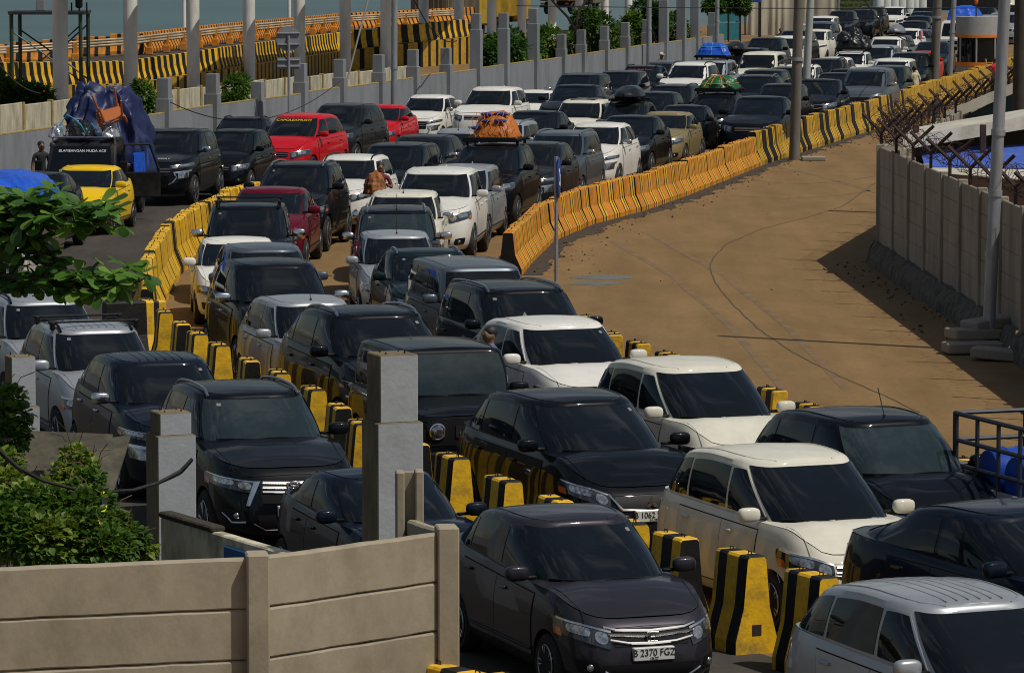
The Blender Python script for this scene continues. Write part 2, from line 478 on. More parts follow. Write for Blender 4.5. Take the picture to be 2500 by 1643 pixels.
# ---------------------------------------------------------------- concrete barriers
def bmat(name, col): return mat(name, col, rough=.62, dirt=(.12, .095, .055), dirt_amt=.75, dirt_scale=4.5, noise_amt=.2, noise_scale=3, bump=.25, bump_scale=22, obj_rand=.12)
B_YEL = bmat('barrier_yellow', (.80, .455, .006)); B_ORA = bmat('barrier_orange', (.68, .235, .005)); B_BLK = mat('barrier_black', (.009, .009, .009), rough=.6, dirt=(.05, .04, .025), dirt_amt=.35, dirt_scale=2.6, bump=.25, bump_scale=22, spec=.25)
B_DYE = bmat('barrier_dull_yellow', (.50, .28, .010))
BM = [B_YEL, B_BLK, B_ORA, B_DYE, M_RUST]
def barrier_mesh(L, H_, stripes, end, hooks=True, foot=.29):
    prof = [(-foot, 0), (-foot, .13 * H_), (-.15, .47 * H_), (-.105, .975 * H_), (-.085, H_), (.085, H_), (.105, .975 * H_), (.15, .47 * H_), (foot, .13 * H_), (foot, 0)]
    n = len(prof); xs = [-L / 2]; ms = []
    tot = sum(w for w, _ in stripes)
    for w, mi in stripes: xs.append(xs[-1] + L * w / tot); ms.append(mi)
    mb = MB(); b = .018
    for k, mi in enumerate(ms):
        x0, x1 = xs[k], xs[k + 1]
        first, last = k == 0, k == len(ms) - 1
        st = [x0] + ([x0 + b] if first else []) + ([x1 - b] if last else []) + [x1]
        for a, c in zip(st[:-1], st[1:]):
            ra = [(y * (1 - (.05 if abs(a + L / 2) < 1e-6 or abs(a - L / 2) < 1e-6 else 0)), z - (.012 if (abs(abs(a) - L / 2) < 1e-6 and z > H_ * .9) else 0)) for y, z in prof]
            rc = [(y * (1 - (.05 if abs(c + L / 2) < 1e-6 or abs(c - L / 2) < 1e-6 else 0)), z - (.012 if (abs(abs(c) - L / 2) < 1e-6 and z > H_ * .9) else 0)) for y, z in prof]
            vs = [(a, y, z) for y, z in ra] + [(c, y, z) for y, z in rc]
            mb.add(vs, [(i, (i + 1) % n, n + (i + 1) % n, n + i) for i in range(n)], mi)
            if abs(a + L / 2) < 1e-6: mb.add([(a, y, z) for y, z in ra], [tuple(range(n))], end)
            if abs(c - L / 2) < 1e-6: mb.add([(c, y, z) for y, z in rc], [tuple(range(n))], end)
    if hooks:
        for x in (-L * .28, L * .28):
            mb.tube([(x - .035, 0, H_ - .02), (x - .03, 0, H_ + .028), (x + .03, 0, H_ + .028), (x + .035, 0, H_ - .02)], .008, 5, 4)
        mb.box(-L / 2 - .004, -L / 2 + .05, -.05, .05, .19 * H_, .30 * H_, 4)
        mb.box(L / 2 - .05, L / 2 + .004, -.05, .05, .19 * H_, .30 * H_, 4)
    return mb.mesh('concrete_barrier', BM)
BAR = {
 'stripe': barrier_mesh(1.0, 1.0, [(1, 1), (1, 0), (1.1, 1), (1, 0), (.5, 1), (.25, 0)], 0),
 'stripe2': barrier_mesh(1.0, 1.0, [(.25, 0), (.6, 1), (1, 0), (1, 1), (1, 0), (.8, 1)], 2),
 'short': barrier_mesh(.66, .95, [(.4, 0), (.8, 1), (1.1, 0), (.85, 1)], 0, True, .24),
 'short2': barrier_mesh(.62, .88, [(.35, 0), (1, 1), (.9, 0), (1, 1)], 0),
 'short3': barrier_mesh(.66, .95, [(.3, 1), (1, 0), (1, 1), (.8, 0)], 1, True, .255),
 'dark': barrier_mesh(1.0, 1.0, [(1, 0), (1.2, 1), (1, 0), (1.3, 1)], 1),
 'orange': barrier_mesh(1.0, .86, [(2.3, 2), (.34, 1), (.62, 0), (.34, 1), (.50, 0)], 1),
 'yellow': barrier_mesh(1.0, 1.0, [(2.3, 3), (.34, 1), (.50, 0), (.34, 1), (.50, 0)], 1),
 'black': barrier_mesh(1.0, 1.0, [(2.6, 1), (.46, 0), (.34, 1), (.46, 0)], 1),
 'plain': barrier_mesh(1.0, 1.0, [(2.6, 0), (.4, 1), (.5, 0)], 0),
 'ramp_near': barrier_mesh(1.44, .88, [(1.2, 1), (1, 0), (1.2, 1), (1, 0)], 0, False, .24),
 'ramp_far': barrier_mesh(1.5, .9, [(1.3, 2), (.7, 1), (1.3, 2), (.7, 1), (1.3, 2), (.7, 1)], 2, False),
}
def row(line, step, kinds, label, group, z=0.0, off=0.0, start=.5, jit=.02, flip=False, rot=0.0):
    last = None
    for i, (p, a) in enumerate(walk(line, step, start)):
        kd = kinds(i) if callable(kinds) else kinds
        o = place(BAR[kd], 'concrete_barrier')
        o.location = (p.x - math.sin(a) * off, p.y + math.cos(a) * off, z)
        o.rotation_euler = (0, 0, a + rot + (math.pi if flip else 0) + random.uniform(-jit, jit))
        o.scale = (1, 1, random.uniform(.96, 1.04))
        tag(o, label(kd) if callable(label) else label, 'barrier', group)
row(RIGHT, 1.06, 'orange', 'orange concrete barrier with thin yellow edge stripes in the row along the empty brown road', 'orange barriers along the empty road', off=.30, jit=.035)
YB = ['yellow', 'black', 'black', 'yellow', 'yellow', 'yellow', 'yellow', 'black', 'black', 'yellow', 'yellow', 'black', 'black', 'yellow', 'black', 'yellow', 'yellow', 'black', 'yellow', 'black', 'black', 'yellow', 'yellow', 'black', 'yellow', 'black', 'black', 'yellow', 'yellow', 'black']
row(RIGHT2, 1.06, lambda i: YB[i] if i < len(YB) else 'yellow',
    lambda k: 'tall black concrete barrier with yellow edge stripes in the far straight row' if k == 'black' else 'tall yellow concrete barrier with black edge stripes in the far straight row',
    'tall barriers beyond the orange ones', off=.30, jit=.03)
def single(pts, kinds, label, group, back=True):
    for i, p in enumerate(pts):
        q0 = pts[max(0, i - 1)]; q1 = pts[min(len(pts) - 1, i + 1)]
        a = math.atan2(q1[1] - q0[1], q1[0] - q0[0])
        o = place(BAR[kinds[i % len(kinds)]], 'concrete_barrier'); o.location = (p[0], p[1], 0); o.rotation_euler = (0, 0, a + math.pi + random.uniform(-.08, .08))
        tag(o, label, 'barrier', group)
single([(1.18, 65.86), (1.52, 63.15), (1.86, 61.81), (2.24, 60.21), (3.45, 55.55), (3.82, 53.71), (5.25, 48.06)], ['short2'], 'black and yellow striped barrier beside the brown road behind the cream and white people carriers', 'striped barriers beside the brown road')
MP = [(2.81, 39.16), (2.22, 40.48), (1.62, 41.65), (1.19, 42.67), (0.85, 43.47), (0.46, 44.34), (-0.10, 45.96), (-0.68, 47.94), (-1.16, 49.24), (-1.52, 50.26), (-1.86, 51.24), (-2.19, 53.02), (-2.61, 55.03), (-3.17, 57.08), (-3.68, 58.69), (-4.25, 60.84), (-4.69, 62.54), (-5.05, 64.12), (-5.47, 66.08), (-5.90, 68.01)]
single(MP, ['short', 'short', 'short3'], 'yellow and black striped concrete barrier in the spaced row dividing the two lanes of cars', 'striped barriers dividing the lanes')
o = place(BAR['black'], 'concrete_barrier'); q = (-6.05, 67.23); o.location = (q[0], q[1], 0); o.rotation_euler = (0, 0, R(20)); tag(o, 'black barrier set crosswise at the end of the curve under the leaves', 'barrier')
RB = (7.62, 125.84)
o = place(barrier_mesh(.7, .85, [(1, 5)], 5), 'concrete_barrier'); o.data.materials.append(mat('red_plastic', (.55, .012, .012), rough=.5)); o.location = (RB[0] - .05, RB[1] + .25, 0); o.rotation_euler = (0, 0, R(60)); tag(o, 'bright red barrier wedged between the yellow and black ones', 'barrier')
row(MID[13:], 1.02, lambda i: 'plain' if i % 7 else 'black', lambda k: 'black concrete barrier with yellow stripe in the curve on the left' if k == 'black' else 'plain yellow concrete barrier with black seam in the curve on the left', 'yellow barriers curving at the left', jit=.05, start=.8, flip=True)
row([(-0.62, 34.12), (-0.10, 33.42), (0.24, 32.85)], 1.0, 'stripe2', 'striped barrier top at the bottom edge beside the concrete fence corner', 'striped barriers at the bottom edge', jit=.05, start=.3)

# ---------------------------------------------------------------- ramp beyond the columns: kerb, barriers, guardrail
RN = [(-18.70, 140.00, 1.50), (-18.44, 152.00, 1.16), (-14.97, 165.00, 0.80), (-12.02, 176.00, 1.01), (-8.35, 205.00, 0.88), (-4.72, 208.00, 1.22), (-2.07, 214.00, 1.35)]
RF = [(-31.5, 180.0, .65), (-23.1, 190.0, .73), (-17.3, 190.0, 1.2), (-14.2, 208.0, 1.25), (-9.7, 238.0, 1.10), (-5.6, 246.0, 1.15), (-2.4, 252.0, 1.2)]
def walk3(line, step, start=0.0):
    out = []
    flat = [(p[0], p[1]) for p in line]
    for p, a in walk(flat, step, start):
        best = None
        for q0, q1 in zip(line[:-1], line[1:]):
            L2 = (q1[0] - q0[0]) ** 2 + (q1[1] - q0[1]) ** 2
            u = max(0, min(1, ((p.x - q0[0]) * (q1[0] - q0[0]) + (p.y - q0[1]) * (q1[1] - q0[1])) / L2))
            dd_ = math.hypot(p.x - lerp(q0[0], q1[0], u), p.y - lerp(q0[1], q1[1], u))
            if best is None or dd_ < best[0]: best = (dd_, lerp(q0[2], q1[2], u))
        out.append((p, a, best[1]))
    return out
mb = MB(); vs = [p for q in zip(RN, RF) for p in q]
mb.add(vs, [(2 * i, 2 * i + 1, 2 * i + 3, 2 * i + 2) for i in range(len(RN) - 1)]); o = mb.build('ramp_road', M_ASPH); o['kind'] = 'structure'
mb = MB()
for i, (p, a, z) in enumerate(walk3(RN, .30)):
    M = Matrix.Translation((p.x, p.y, 0)) @ Matrix.Rotation(a, 4, 'Z')
    mb.box(-.15, .15, -.30, .05, -.05, z + .02, (0, 0, 1)[i % 3], M)
o = mb.build('kerb', [B_DYE, B_BLK]); o['kind'] = 'structure'
def row3(line, step, kd, label, group, off):
    for p, a, z in walk3(line, step, .6):
        o = place(BAR[kd], 'concrete_barrier'); o.location = (p.x - math.sin(a) * off, p.y + math.cos(a) * off, z); o.rotation_euler = (0, 0, a + random.uniform(-.02, .02)); tag(o, label, 'barrier', group)
row3(RN, 1.46, 'ramp_near', 'black and yellow striped barrier on the near edge of the ramp behind the round columns', 'striped barriers on the near edge of the ramp', .25)
row3(RF, 1.52, 'ramp_far', 'orange barrier on the seaward edge of the ramp', 'orange barriers along the sea', 0)
gr = empty('guardrail', (RF[2][0], RF[2][1], 1.0))
tag(gr, 'pale corrugated guardrail on orange posts in front of the seaward barriers', 'guardrail')
GL = [tuple(lerp(p[q], r[q], .14) for q in range(3)) for p, r in zip(RF, RN)]
g0 = gr.location
for dz in (.62, .74, .86):
    mb.tube([(p.x - g0.x, p.y - g0.y, z + dz - g0.z) for p, a, z in walk3(GL, 1.0)], .055, 6)
mb = MB()
for dz in (.60, .72, .84):
    mb.tube([(p.x - g0.x, p.y - g0.y, z + dz - g0.z) for p, a, z in walk3(GL, 1.0)], .06, 6)
mb.build('rail', [mat('pale_rail', (.46, .37, .25), rough=.5, metal=.2, noise_amt=.4, noise_scale=1.2)], gr, 60)
for p, a, z in walk3(GL, 3.0, 1.0):
    b = MB(); x, y, z = p.x - g0.x, p.y - g0.y, z - g0.z
    b.bbox(x - .16, x + .16, y - .16, y + .16, z, z + .34, .02); b.bbox(x - .10, x + .10, y - .10, y + .10, z + .30, z + .85, .01)
    b.build('rail_post', [B_ORA], gr)

# ---------------------------------------------------------------- grey boundary wall with tall posts
M_WALL = mat('grey_painted_concrete', (.235, .245, .26), rough=.8, noise_amt=.10, noise_scale=2, dirt=(.10, .10, .095), dirt_amt=.55, dirt_scale=.9, stretch=(1, 1, .35), bump=.15, bump_scale=30)
M_COPING = mat('ochre_stained_edge', (.36, .255, .075), rough=.9, noise_amt=.4, noise_scale=6)
WA, WB = Vector((*(-12.72, 116.74), 0)), Vector((*(7.17, 200.65), 0))
wd = (WB - WA).normalized(); wang = math.atan2(wd.y, wd.x); wnr = Vector((wd.y, -wd.x, 0))
POSTS = [(-72.40, -134.98, 30.00), (-11.50, 121.89, 2.38), (-10.42, 126.45, 2.42), (-9.31, 131.14, 2.38), (-8.19, 135.87, 1.96), (-7.04, 140.69, 2.39), (-5.93, 145.39, 2.38), (-4.75, 150.36, 2.38), (-3.63, 155.07, 2.42), (-2.49, 159.88, 2.34), (-1.39, 164.53, 3.54), (-0.33, 169.02, 3.47), (0.89, 174.14, 3.55), (2.10, 179.25, 2.36), (3.00, 183.06, 2.45), (4.11, 187.74, 2.50), (5.15, 192.10, 2.56), (6.27, 196.86, 2.59), (7.22, 200.85, 4.04), (8.23, 205.10, 4.07), (9.05, 208.55, 3.93), (10.08, 212.91, 2.57)]
wall = empty('boundary_wall', (WA.x, WA.y, 0), wang)
tag(wall, 'long low grey wall with tall stepped posts along the left side of the jam', 'wall')
def wx(p): return (Vector((p[0], p[1], 0)) - WA).dot(wd)
px = [wx(p) for p in POSTS]
edges = [px[0] - 24] + px + [px[-1] + 3]
for i in range(len(edges) - 1):
    a, b_ = edges[i], edges[i + 1]
    zt = 1.40 + .02 * math.sin(i * 2.3)
    b = MB(); b.bbox(a + .05, b_ - .05, -.07, .07, -.1, zt, .008); pn = b.build('panel', [M_WALL], wall)
    b = MB(); b.box(a + .05, b_ - .05, -.074, .074, zt - .012, zt + .018); b.build('coping', [M_COPING], pn)
for i, (x, p) in enumerate(zip(px, POSTS)):
    zt = max(1.9, p[2]); st = zt - .62
    w = .215
    b = MB(); b.bbox(x - w, x + w, -w, w, -.1, st, .012); b.bbox(x - w + .035, x + w - .035, -w + .035, w - .035, st - .01, zt, .012)
    b.build('post', [M_WALL], wall)

# cream wall of precast panels behind it, with ochre streaks
M_CREAM = mat('stained_cream_wall', (.52, .47, .34), rough=.9, noise_amt=.25, noise_scale=3, dirt=(.16, .13, .06), dirt_amt=.85, dirt_scale=1.4, stretch=(1.6, 1.6, .5))
M_OCHRE = mat('ochre_post', (.32, .22, .06), rough=.9, noise_amt=.4)
cw = empty('cream_wall', (WA.x - wnr.x * 3.0, WA.y - wnr.y * 3.0, 0), wang)
tag(cw, 'weathered cream wall with ochre posts behind the grey wall', 'wall')
for i in range(22):
    x0 = -4 + i * 2.45
    b = MB(); b.bbox(x0 + .09, x0 + 2.36, -.05, .05, -.1, 1.86 - .02 * i + random.uniform(-.03, .03), .01); b.build('panel', [M_CREAM], cw)
    b = MB(); b.bbox(x0 - .07, x0 + .07, -.08, .08, -.1, 1.92 - .02 * i, .01); b.build('post', [M_OCHRE], cw)

# round columns carrying a raised walkway
M_COL = mat('white_column', (.78, .78, .74), rough=.75, noise_amt=.10, noise_scale=2, dirt=(.28, .26, .20), dirt_amt=.6, dirt_scale=1.2, stretch=(1, 1, .25))
deck = empty('walkway', (0, 0, 0)); tag(deck, 'raised walkway on round white columns along the left', 'walkway')
cols = []
for x, w in ((142, 36.5), (305, 33), (450, 30.5), (580, 28.5), (697, 27), (803, 26), (897, 24.8), (985, 23.5), (1067, 22.6), (1143, 21.5), (1213, 20.6), (1283, 19.8), (1346, 19), (1405, 18.3), (1460, 17.7)):
    s_ = w / .52; d_ = 9800 / s_; X = (x - 1190) / s_ * 1.0
    cols.append((X, d_))
for k in (-2, -1):
    cols.insert(0, (cols[0][0] * 2 - cols[1][0] - .0, cols[0][1] * 2 - cols[1][1]))
for X, Y in cols:
    b = MB(); b.lathe([(.26, -.1), (.26, 5.85)], 24, 0, Matrix.Translation((X, Y, 0))); b.build('column', [M_COL], deck, 40)
b = MB()
c0, c1 = Vector((*cols[0], 0)), Vector((*cols[-1], 0)); dd = (c1 - c0); ang = math.atan2(dd.y, dd.x)
b.bbox(-4, dd.length + 4, -1.7, 1.7, 5.85, 6.35, .03, 0, Matrix.Translation(c0) @ Matrix.Rotation(ang, 4, 'Z'))
b.build('deck', [M_WALL], deck)

# ---------------------------------------------------------------- precast wall on the right, with stone footing and wire
M_PRE = mat('precast_concrete', (.31, .275, .215), rough=.9, noise_amt=.16, noise_scale=2.5, dirt=(.12, .11, .09), dirt_amt=.6, dirt_scale=1.3, stretch=(1, 1, .4), bump=.2, bump_scale=25)
M_STONE = mat('rubble_stone', (.10, .088, .066), rough=1.0, noise_amt=.65, noise_scale=4.5, bump=1.0, bump_scale=6, stretch=(1.6, 1.6, .6))
PW = [(8.21, 65.88), (8.31, 68.06), (7.64, 87.27), (11.9, 108.0), (19.5, 146.0)]
PW[0] = (PW[1][0] + (PW[1][0] - PW[2][0]) * 1.4, PW[1][1] + (PW[1][1] - PW[2][1]) * 1.4)
def precast(line, ztop, label, name='precast_wall'):
    root = empty(name, (line[0][0], line[0][1], 0)); tag(root, label, 'wall')
    ox, oy = line[0]
    for (ax, ay), (bx, by) in zip(line[:-1], line[1:]):
        L = math.hypot(bx - ax, by - ay); n = max(1, round(L / 2.4)); a = math.atan2(by - ay, bx - ax)
        M = Matrix.Translation((ax - ox, ay - oy, 0)) @ Matrix.Rotation(a, 4, 'Z')
        for k in range(n):
            x0, x1 = L * k / n, L * (k + 1) / n
            b = MB()
            for c in range(5):
                z0 = .42 + c * (ztop - .42) / 5; z1 = .42 + (c + 1) * (ztop - .42) / 5
                b.bbox(x0 + .07, x1 - .07, -.028, .028, z0, z1, .014, 0, M)
            b.build('panel', [M_PRE], root)
            b = MB(); b.bbox(x0 - .075, x0 + .075, -.085, .085, .3, ztop + .05, .012, 0, M); b.build('post', [M_PRE], root)
        b = MB(); m_ = int(L / .35); vs = []
        for i in range(m_ + 1):
            for j, (yy, zz) in enumerate(((.30, -.05), (.27, .16), (.20, .34), (.12, .44), (-.2, .44))):
                q = Vector((L * i / m_, yy * (1 if j < 4 else 1), zz)); nn = noise.noise(Vector((q.x * 1.7 + ax, j * .9, ay))) * .10
                vs.append(M @ Vector((q.x, q.y + nn, q.z + nn * .6)))
        b.add(vs, [(i * 5 + j, i * 5 + 5 + j, i * 5 + 6 + j, i * 5 + 1 + j) for i in range(m_) for j in range(4)])
        b.build('stone_footing', [M_STONE], root)
    return root
precast(PW, 2.42, 'grey precast concrete wall on a stone footing bending along the right edge of the road')
# Y shaped brackets and tangled razor wire on top
for (p, a) in walk(PW, 2.6, 2.0):
    if p.y > 145: continue
    b = MB(); b.tube([(0, 0, 2.3), (0, 0, 2.74)], .032, 4)
    for sg in (1, -1): b.tube([(0, 0, 2.72), (sg * .42, 0, 3.10)], .034, 4)
    o = b.build('wire_bracket', [M_RUST]); o.location = (p.x, p.y, 0); o.rotation_euler = (0, 0, a + R(68) + random.uniform(-.25, .25))
    tag(o, 'rusty Y shaped wire bracket standing on the precast wall', 'bracket', 'brackets on the precast wall')
def coil(line, r, pitch, z, wob, name='razor_wire'):
    mb = MB(); pts = []
    tot = sum(math.hypot(b[0] - a[0], b[1] - a[1]) for a, b in zip(line[:-1], line[1:]))
    n = int(tot / pitch * 11)
    ws = walk(line, tot / n)
    for i, (p, a) in enumerate(ws):
        th = 2 * math.pi * i / 11; q = noise.noise(Vector((i * .03, 7, 1)))
        rr = r * (1 + .5 * q)
        lx = -math.sin(a); ly = math.cos(a)
        pts.append((p.x + lx * rr * math.cos(th) + random.uniform(-wob, wob), p.y + ly * rr * math.cos(th) + random.uniform(-wob, wob), z + .14 * q + rr * math.sin(th) + random.uniform(-wob, wob)))
    mb.tube(pts, .0065, 3, 0, False)
    return mb
cb = coil(PW, .20, .45, 2.82, .05)
tag(cb.build('razor_wire', [M_RUST]), 'rusty coil of razor wire running along the top of the precast wall', 'wire')
cc = (PW[2][0], PW[2][1])
cb = coil([(cc[0] + .05, cc[1] - .4), (cc[0] + .7, cc[1] + 2.5), (cc[0] + 1.2, cc[1] + 5), (cc[0] + 1.9, cc[1] + 7)], .30, .20, 2.78, .14)
tag(cb.build('wire_tangle', [M_RUST]), 'dense brown tangle of rusty wire at the corner of the precast wall', 'wire')

# ---------------------------------------------------------------- cars
def unit_outline(n):
    es = [0, .18, .36, .52, .66, .77, .85]
    x0 = (1 - .85 ** n) ** (1 / n)
    xs = [x0 * k for k in (.965, .92, .86, .79, .70, .60, .48, .36, .24, .12, 0)]
    q = [((1 - e ** n) ** (1 / n), e) for e in es] + [(x, (1 - x ** n) ** (1 / n)) for x in xs]
    left = q + [(-x, e) for x, e in reversed(q[:-1])]
    right = [(x, -e) for x, e in reversed(left[1:-1])]
    return left + right, len(left)

class Shape:
    """analytic car body: a lower shell of rounded outlines and a greenhouse on it.  x forward, y left, z up"""
    def __init__(s, L, W, H, zn, zc, zr, cowl, rf, rr, rb, wb, fa, Rw, nl=5.0, ng=4.6, wr=.745, zb=.21, tuck=1.0, box=0.0, drop=.17, taper=.07, fdrop=.045):
        s.L, s.W, s.H, s.zn, s.zc, s.zr, s.wb, s.fa, s.Rw, s.nl, s.ng, s.zb = L, W, H, zn, zc, zr, wb, fa, Rw, nl, ng, zb
        s.a = L / 2
        s.xc, s.xrf, s.xrr, s.xrb = L / 2 - cowl, L / 2 - rf, L / 2 - rr, L / 2 - rb
        s.cg = (s.xrf + s.xrr) / 2
        s.wr = wr
        s.top = [(-s.a, zr - .06), (-s.a + .35, zr), (s.xc - .9, lerp(zc, zr, .25)), (s.xc - .15, zc), (s.xc + .05, zc - .005),
                 (lerp(s.xc, s.a, .55), lerp(zc, zn + .04, .62)), (s.a - .22, zn + .035), (s.a - .10, zn), (s.a, zn - .03)]
        k = tuck
        s.pw = [(0, .90), (.06, .95), (.2, .985), (.5, 1.0), (.62, .998), (.80, 1 - .028 * k), (.92, 1 - .058 * k), (1, 1 - .095 * k)]
        b = 1 - box
        s.paf = [(0, .955), (.12, .99), (.25, 1.0), (.45, 1 - .008 * b), (.65, 1 - .022 * b), (.85, 1 - .045 * b), (.95, 1 - .068 * b), (1, 1 - .095 * b)]
        s.par = [(0, .95), (.2, 1.0), (.5, .99), (1, .955)]
        zf = [(s.xrr, H - drop), (lerp(s.xrr, s.xrf, .3), H - drop * .27), (lerp(s.xrr, s.xrf, .58), H - .004), (lerp(s.xrr, s.xrf, .84), H - fdrop * .3), (s.xrf, H - fdrop)]
        s.taper = taper
        s.zf = zf
    def ztop(s, x): return crom(s.top, x)
    def wl(s, t): return s.W / 2 * crom(s.pw, t)
    def af(s, t): return s.a * crom(s.paf, t)
    def ar(s, t): return s.a * crom(s.par, t)
    def low(s, xi, eta, t):
        x = xi * (s.af(t) if xi >= 0 else s.ar(t)); y = eta * s.wl(t)
        return (x, y, s.zb + t * (s.ztop(x) - s.zb))
    def front(s, p, z):
        """point on the front skin; p is the signed share of the half width, beyond .85 it runs back along the side"""
        sg = 1 if p >= 0 else -1; q = abs(p)
        if q <= .85:
            eta = q; xi = (1 - q ** s.nl) ** (1 / s.nl)
        else:
            xi = (1 - .85 ** s.nl) ** (1 / s.nl) - (q - .85) * 1.15
            eta = (1 - xi ** s.nl) ** (1 / s.nl)
        x = xi * s.a
        for _ in range(5):
            t = max(0.0, min(1.0, (z - s.zb) / (s.ztop(x) - s.zb)))
            x = xi * s.af(t)
        return (x, sg * eta * s.wl(t), z)
    def side(s, x, z, sg=1):
        t = max(0.0, min(1.0, (z - s.zb) / (s.ztop(x) - s.zb)))
        a = s.af(t) if x >= 0 else s.ar(t)
        return (x, sg * s.wl(t) * (1 - min(1, abs(x) / a) ** s.nl) ** (1 / s.nl), z)
    def hood(s, x, y):
        w = s.wl(1.0)
        return (x, y, s.ztop(x) + .05 * (1 - (y / w) ** 2))
    def ff(s, v): return lerp(s.xc, s.xrf, v) + .035 * math.sin(math.pi * v) - s.cg
    def fr(s, v): return s.cg - (lerp(s.xrb, s.xrr, v ** 1.3))
    def wg(s, v): return lerp(s.W / 2 * .89, s.W / 2 * s.wr, v) + .022 * math.sin(math.pi * v)
    def zroof(s, x): return crom(s.zf, x)
    def gh(s, xi, eta, v, ix=0.0, iy=0.0, dz=0.0):
        x = s.cg + xi * ((s.ff(v) if xi >= 0 else s.fr(v)) - ix); y = eta * (s.wg(v) - iy) * (1 - s.taper * max(0.0, -xi) ** 2)
        z0 = s.ztop(x) - .03
        return (x, y, lerp(z0, s.zroof(x) - .066, v) + dz)
    def ws(s, eta, v):
        e = min(.999, abs(eta))
        return s.gh((1 - e ** s.ng) ** (1 / s.ng), eta, v)
    def gside(s, x, v, sg=1):
        d = x - s.cg
        f = s.ff(v) if d >= 0 else s.fr(v)
        xi = max(-1, min(1, d / f))
        return s.gh(xi, sg * (1 - abs(xi) ** s.ng) ** (1 / s.ng), v)

def patch(mb, fn, quad, nu, nv, off, k=0.0, mi=0, edge=0.012):
    """a sheet lying on a surface: quad corners (p, q) run bottom-left, bottom-right, top-right, top-left; k rounds its corners"""
    A, B, C, D = [Vector(c) for c in quad]
    def pq(i, j):
        u = -1 + 2 * i / nu; v = -1 + 2 * j / nv
        if k:
            u, v = u * math.sqrt(1 - k * v * v / 2), v * math.sqrt(1 - k * u * u / 2)
        u = (u + 1) / 2; v = (v + 1) / 2
        return A.lerp(B, u).lerp(D.lerp(C, u), v)
    top = []; low = []
    c0 = Vector((0, 0, .9))
    for j in range(nv + 1):
        for i in range(nu + 1):
            q = pq(i, j)
            P0 = Vector(fn(q.x, q.y)); h = 1e-3
            du = Vector(fn(q.x + h, q.y)) - P0; dv = Vector(fn(q.x, q.y + h)) - P0
            nrm = du.cross(dv)
            nrm = nrm.normalized() if nrm.length > 1e-12 else Vector((0, 0, 1))
            cc = Vector((max(-1.0, min(1.0, P0.x * .55)), 0, min(P0.z, .9) if abs(P0.y) > .3 or P0.z < 1.0 else .9))
            if nrm.dot(P0 - cc) < 0: nrm = -nrm
            top.append(P0 + nrm * off); low.append(P0 - nrm * edge)
    w = nu + 1
    fs = [(j * w + i, j * w + i + 1, j * w + w + i + 1, j * w + w + i) for j in range(nv) for i in range(nu)]
    vs = [tuple(p) for p in top] + [tuple(p) for p in low]
    n = len(top)
    ring = [i for i in range(w)] + [j * w + nu for j in range(1, nv + 1)] + [nv * w + i for i in range(nu - 1, -1, -1)] + [j * w for j in range(nv - 1, 0, -1)]
    for a, b in zip(ring, ring[1:] + ring[:1]):
        fs.append((a, n + a, n + b, b))
    mb.add(vs, fs, mi)

M_STICK = mat('faded_sticker', (.22, .22, .21), rough=.5)
M_REFL = mat('lamp_reflector', (0.50, 0.50, 0.48), rough=0.16, metal=0.85, noise_amt=.7, noise_scale=26)
M_LAMPH = mat('lamp_housing', (0.05, 0.052, 0.055), rough=0.08, metal=0.4, coat=1.0, noise_amt=.5, noise_scale=10)
SHAPES = {
 'people_carrier': Shape(4.25, 1.68, 1.67, .80, 1.085, 1.13, .94, 1.72, 3.80, 4.14, 2.65, .78, .315),
 'wagon':          Shape(4.48, 1.75, 1.71, .92, 1.15, 1.21, 1.06, 1.86, 3.85, 4.34, 2.77, .86, .335, ng=4.8),
 'large_wagon':    Shape(4.74, 1.83, 1.79, .93, 1.185, 1.18, 1.08, 1.90, 4.42, 4.62, 2.75, .92, .335, ng=5.0, wr=.76, drop=.11),
 'suv':            Shape(4.78, 1.855, 1.83, 1.05, 1.26, 1.27, 1.36, 2.08, 4.32, 4.62, 2.75, .93, .385, ng=4.8, wr=.735, zb=.30, drop=.13),
 'hatchback':      Shape(3.90, 1.69, 1.50, .75, 1.015, 1.10, .93, 1.80, 3.15, 3.76, 2.45, .78, .30, ng=4.2),
 'short_nose':     Shape(4.25, 1.70, 1.72, .82, 1.09, 1.11, .70, 1.68, 3.75, 4.12, 2.74, .80, .305, ng=4.4, wr=.78),
 'wedge':          Shape(4.40, 1.69, 1.61, .79, 1.03, 1.14, 1.00, 1.98, 3.75, 4.22, 2.65, .83, .305, ng=4.0),
 'sleek_wagon':    Shape(4.76, 1.80, 1.67, .78, 1.10, 1.12, 1.02, 2.00, 4.15, 4.58, 2.83, .90, .33, ng=4.0),
 'boxy':           Shape(3.60, 1.645, 1.70, 1.02, 1.08, 1.08, 1.22, 1.46, 3.42, 3.52, 2.25, .68, .35, nl=14, ng=14, wr=.83, zb=.32, tuck=.35, box=.75, drop=.05, taper=.01, fdrop=.015),
 'crossover':      Shape(4.55, 1.84, 1.67, .92, 1.145, 1.24, 1.26, 2.15, 3.65, 4.34, 2.66, .90, .36, ng=4.2, zb=.24),
 'old_wagon':      Shape(4.45, 1.68, 1.76, .95, 1.13, 1.12, 1.12, 1.62, 4.28, 4.38, 2.60, .82, .33, nl=8, ng=9, wr=.79, tuck=.6, box=.5, drop=.06, taper=.02),
}

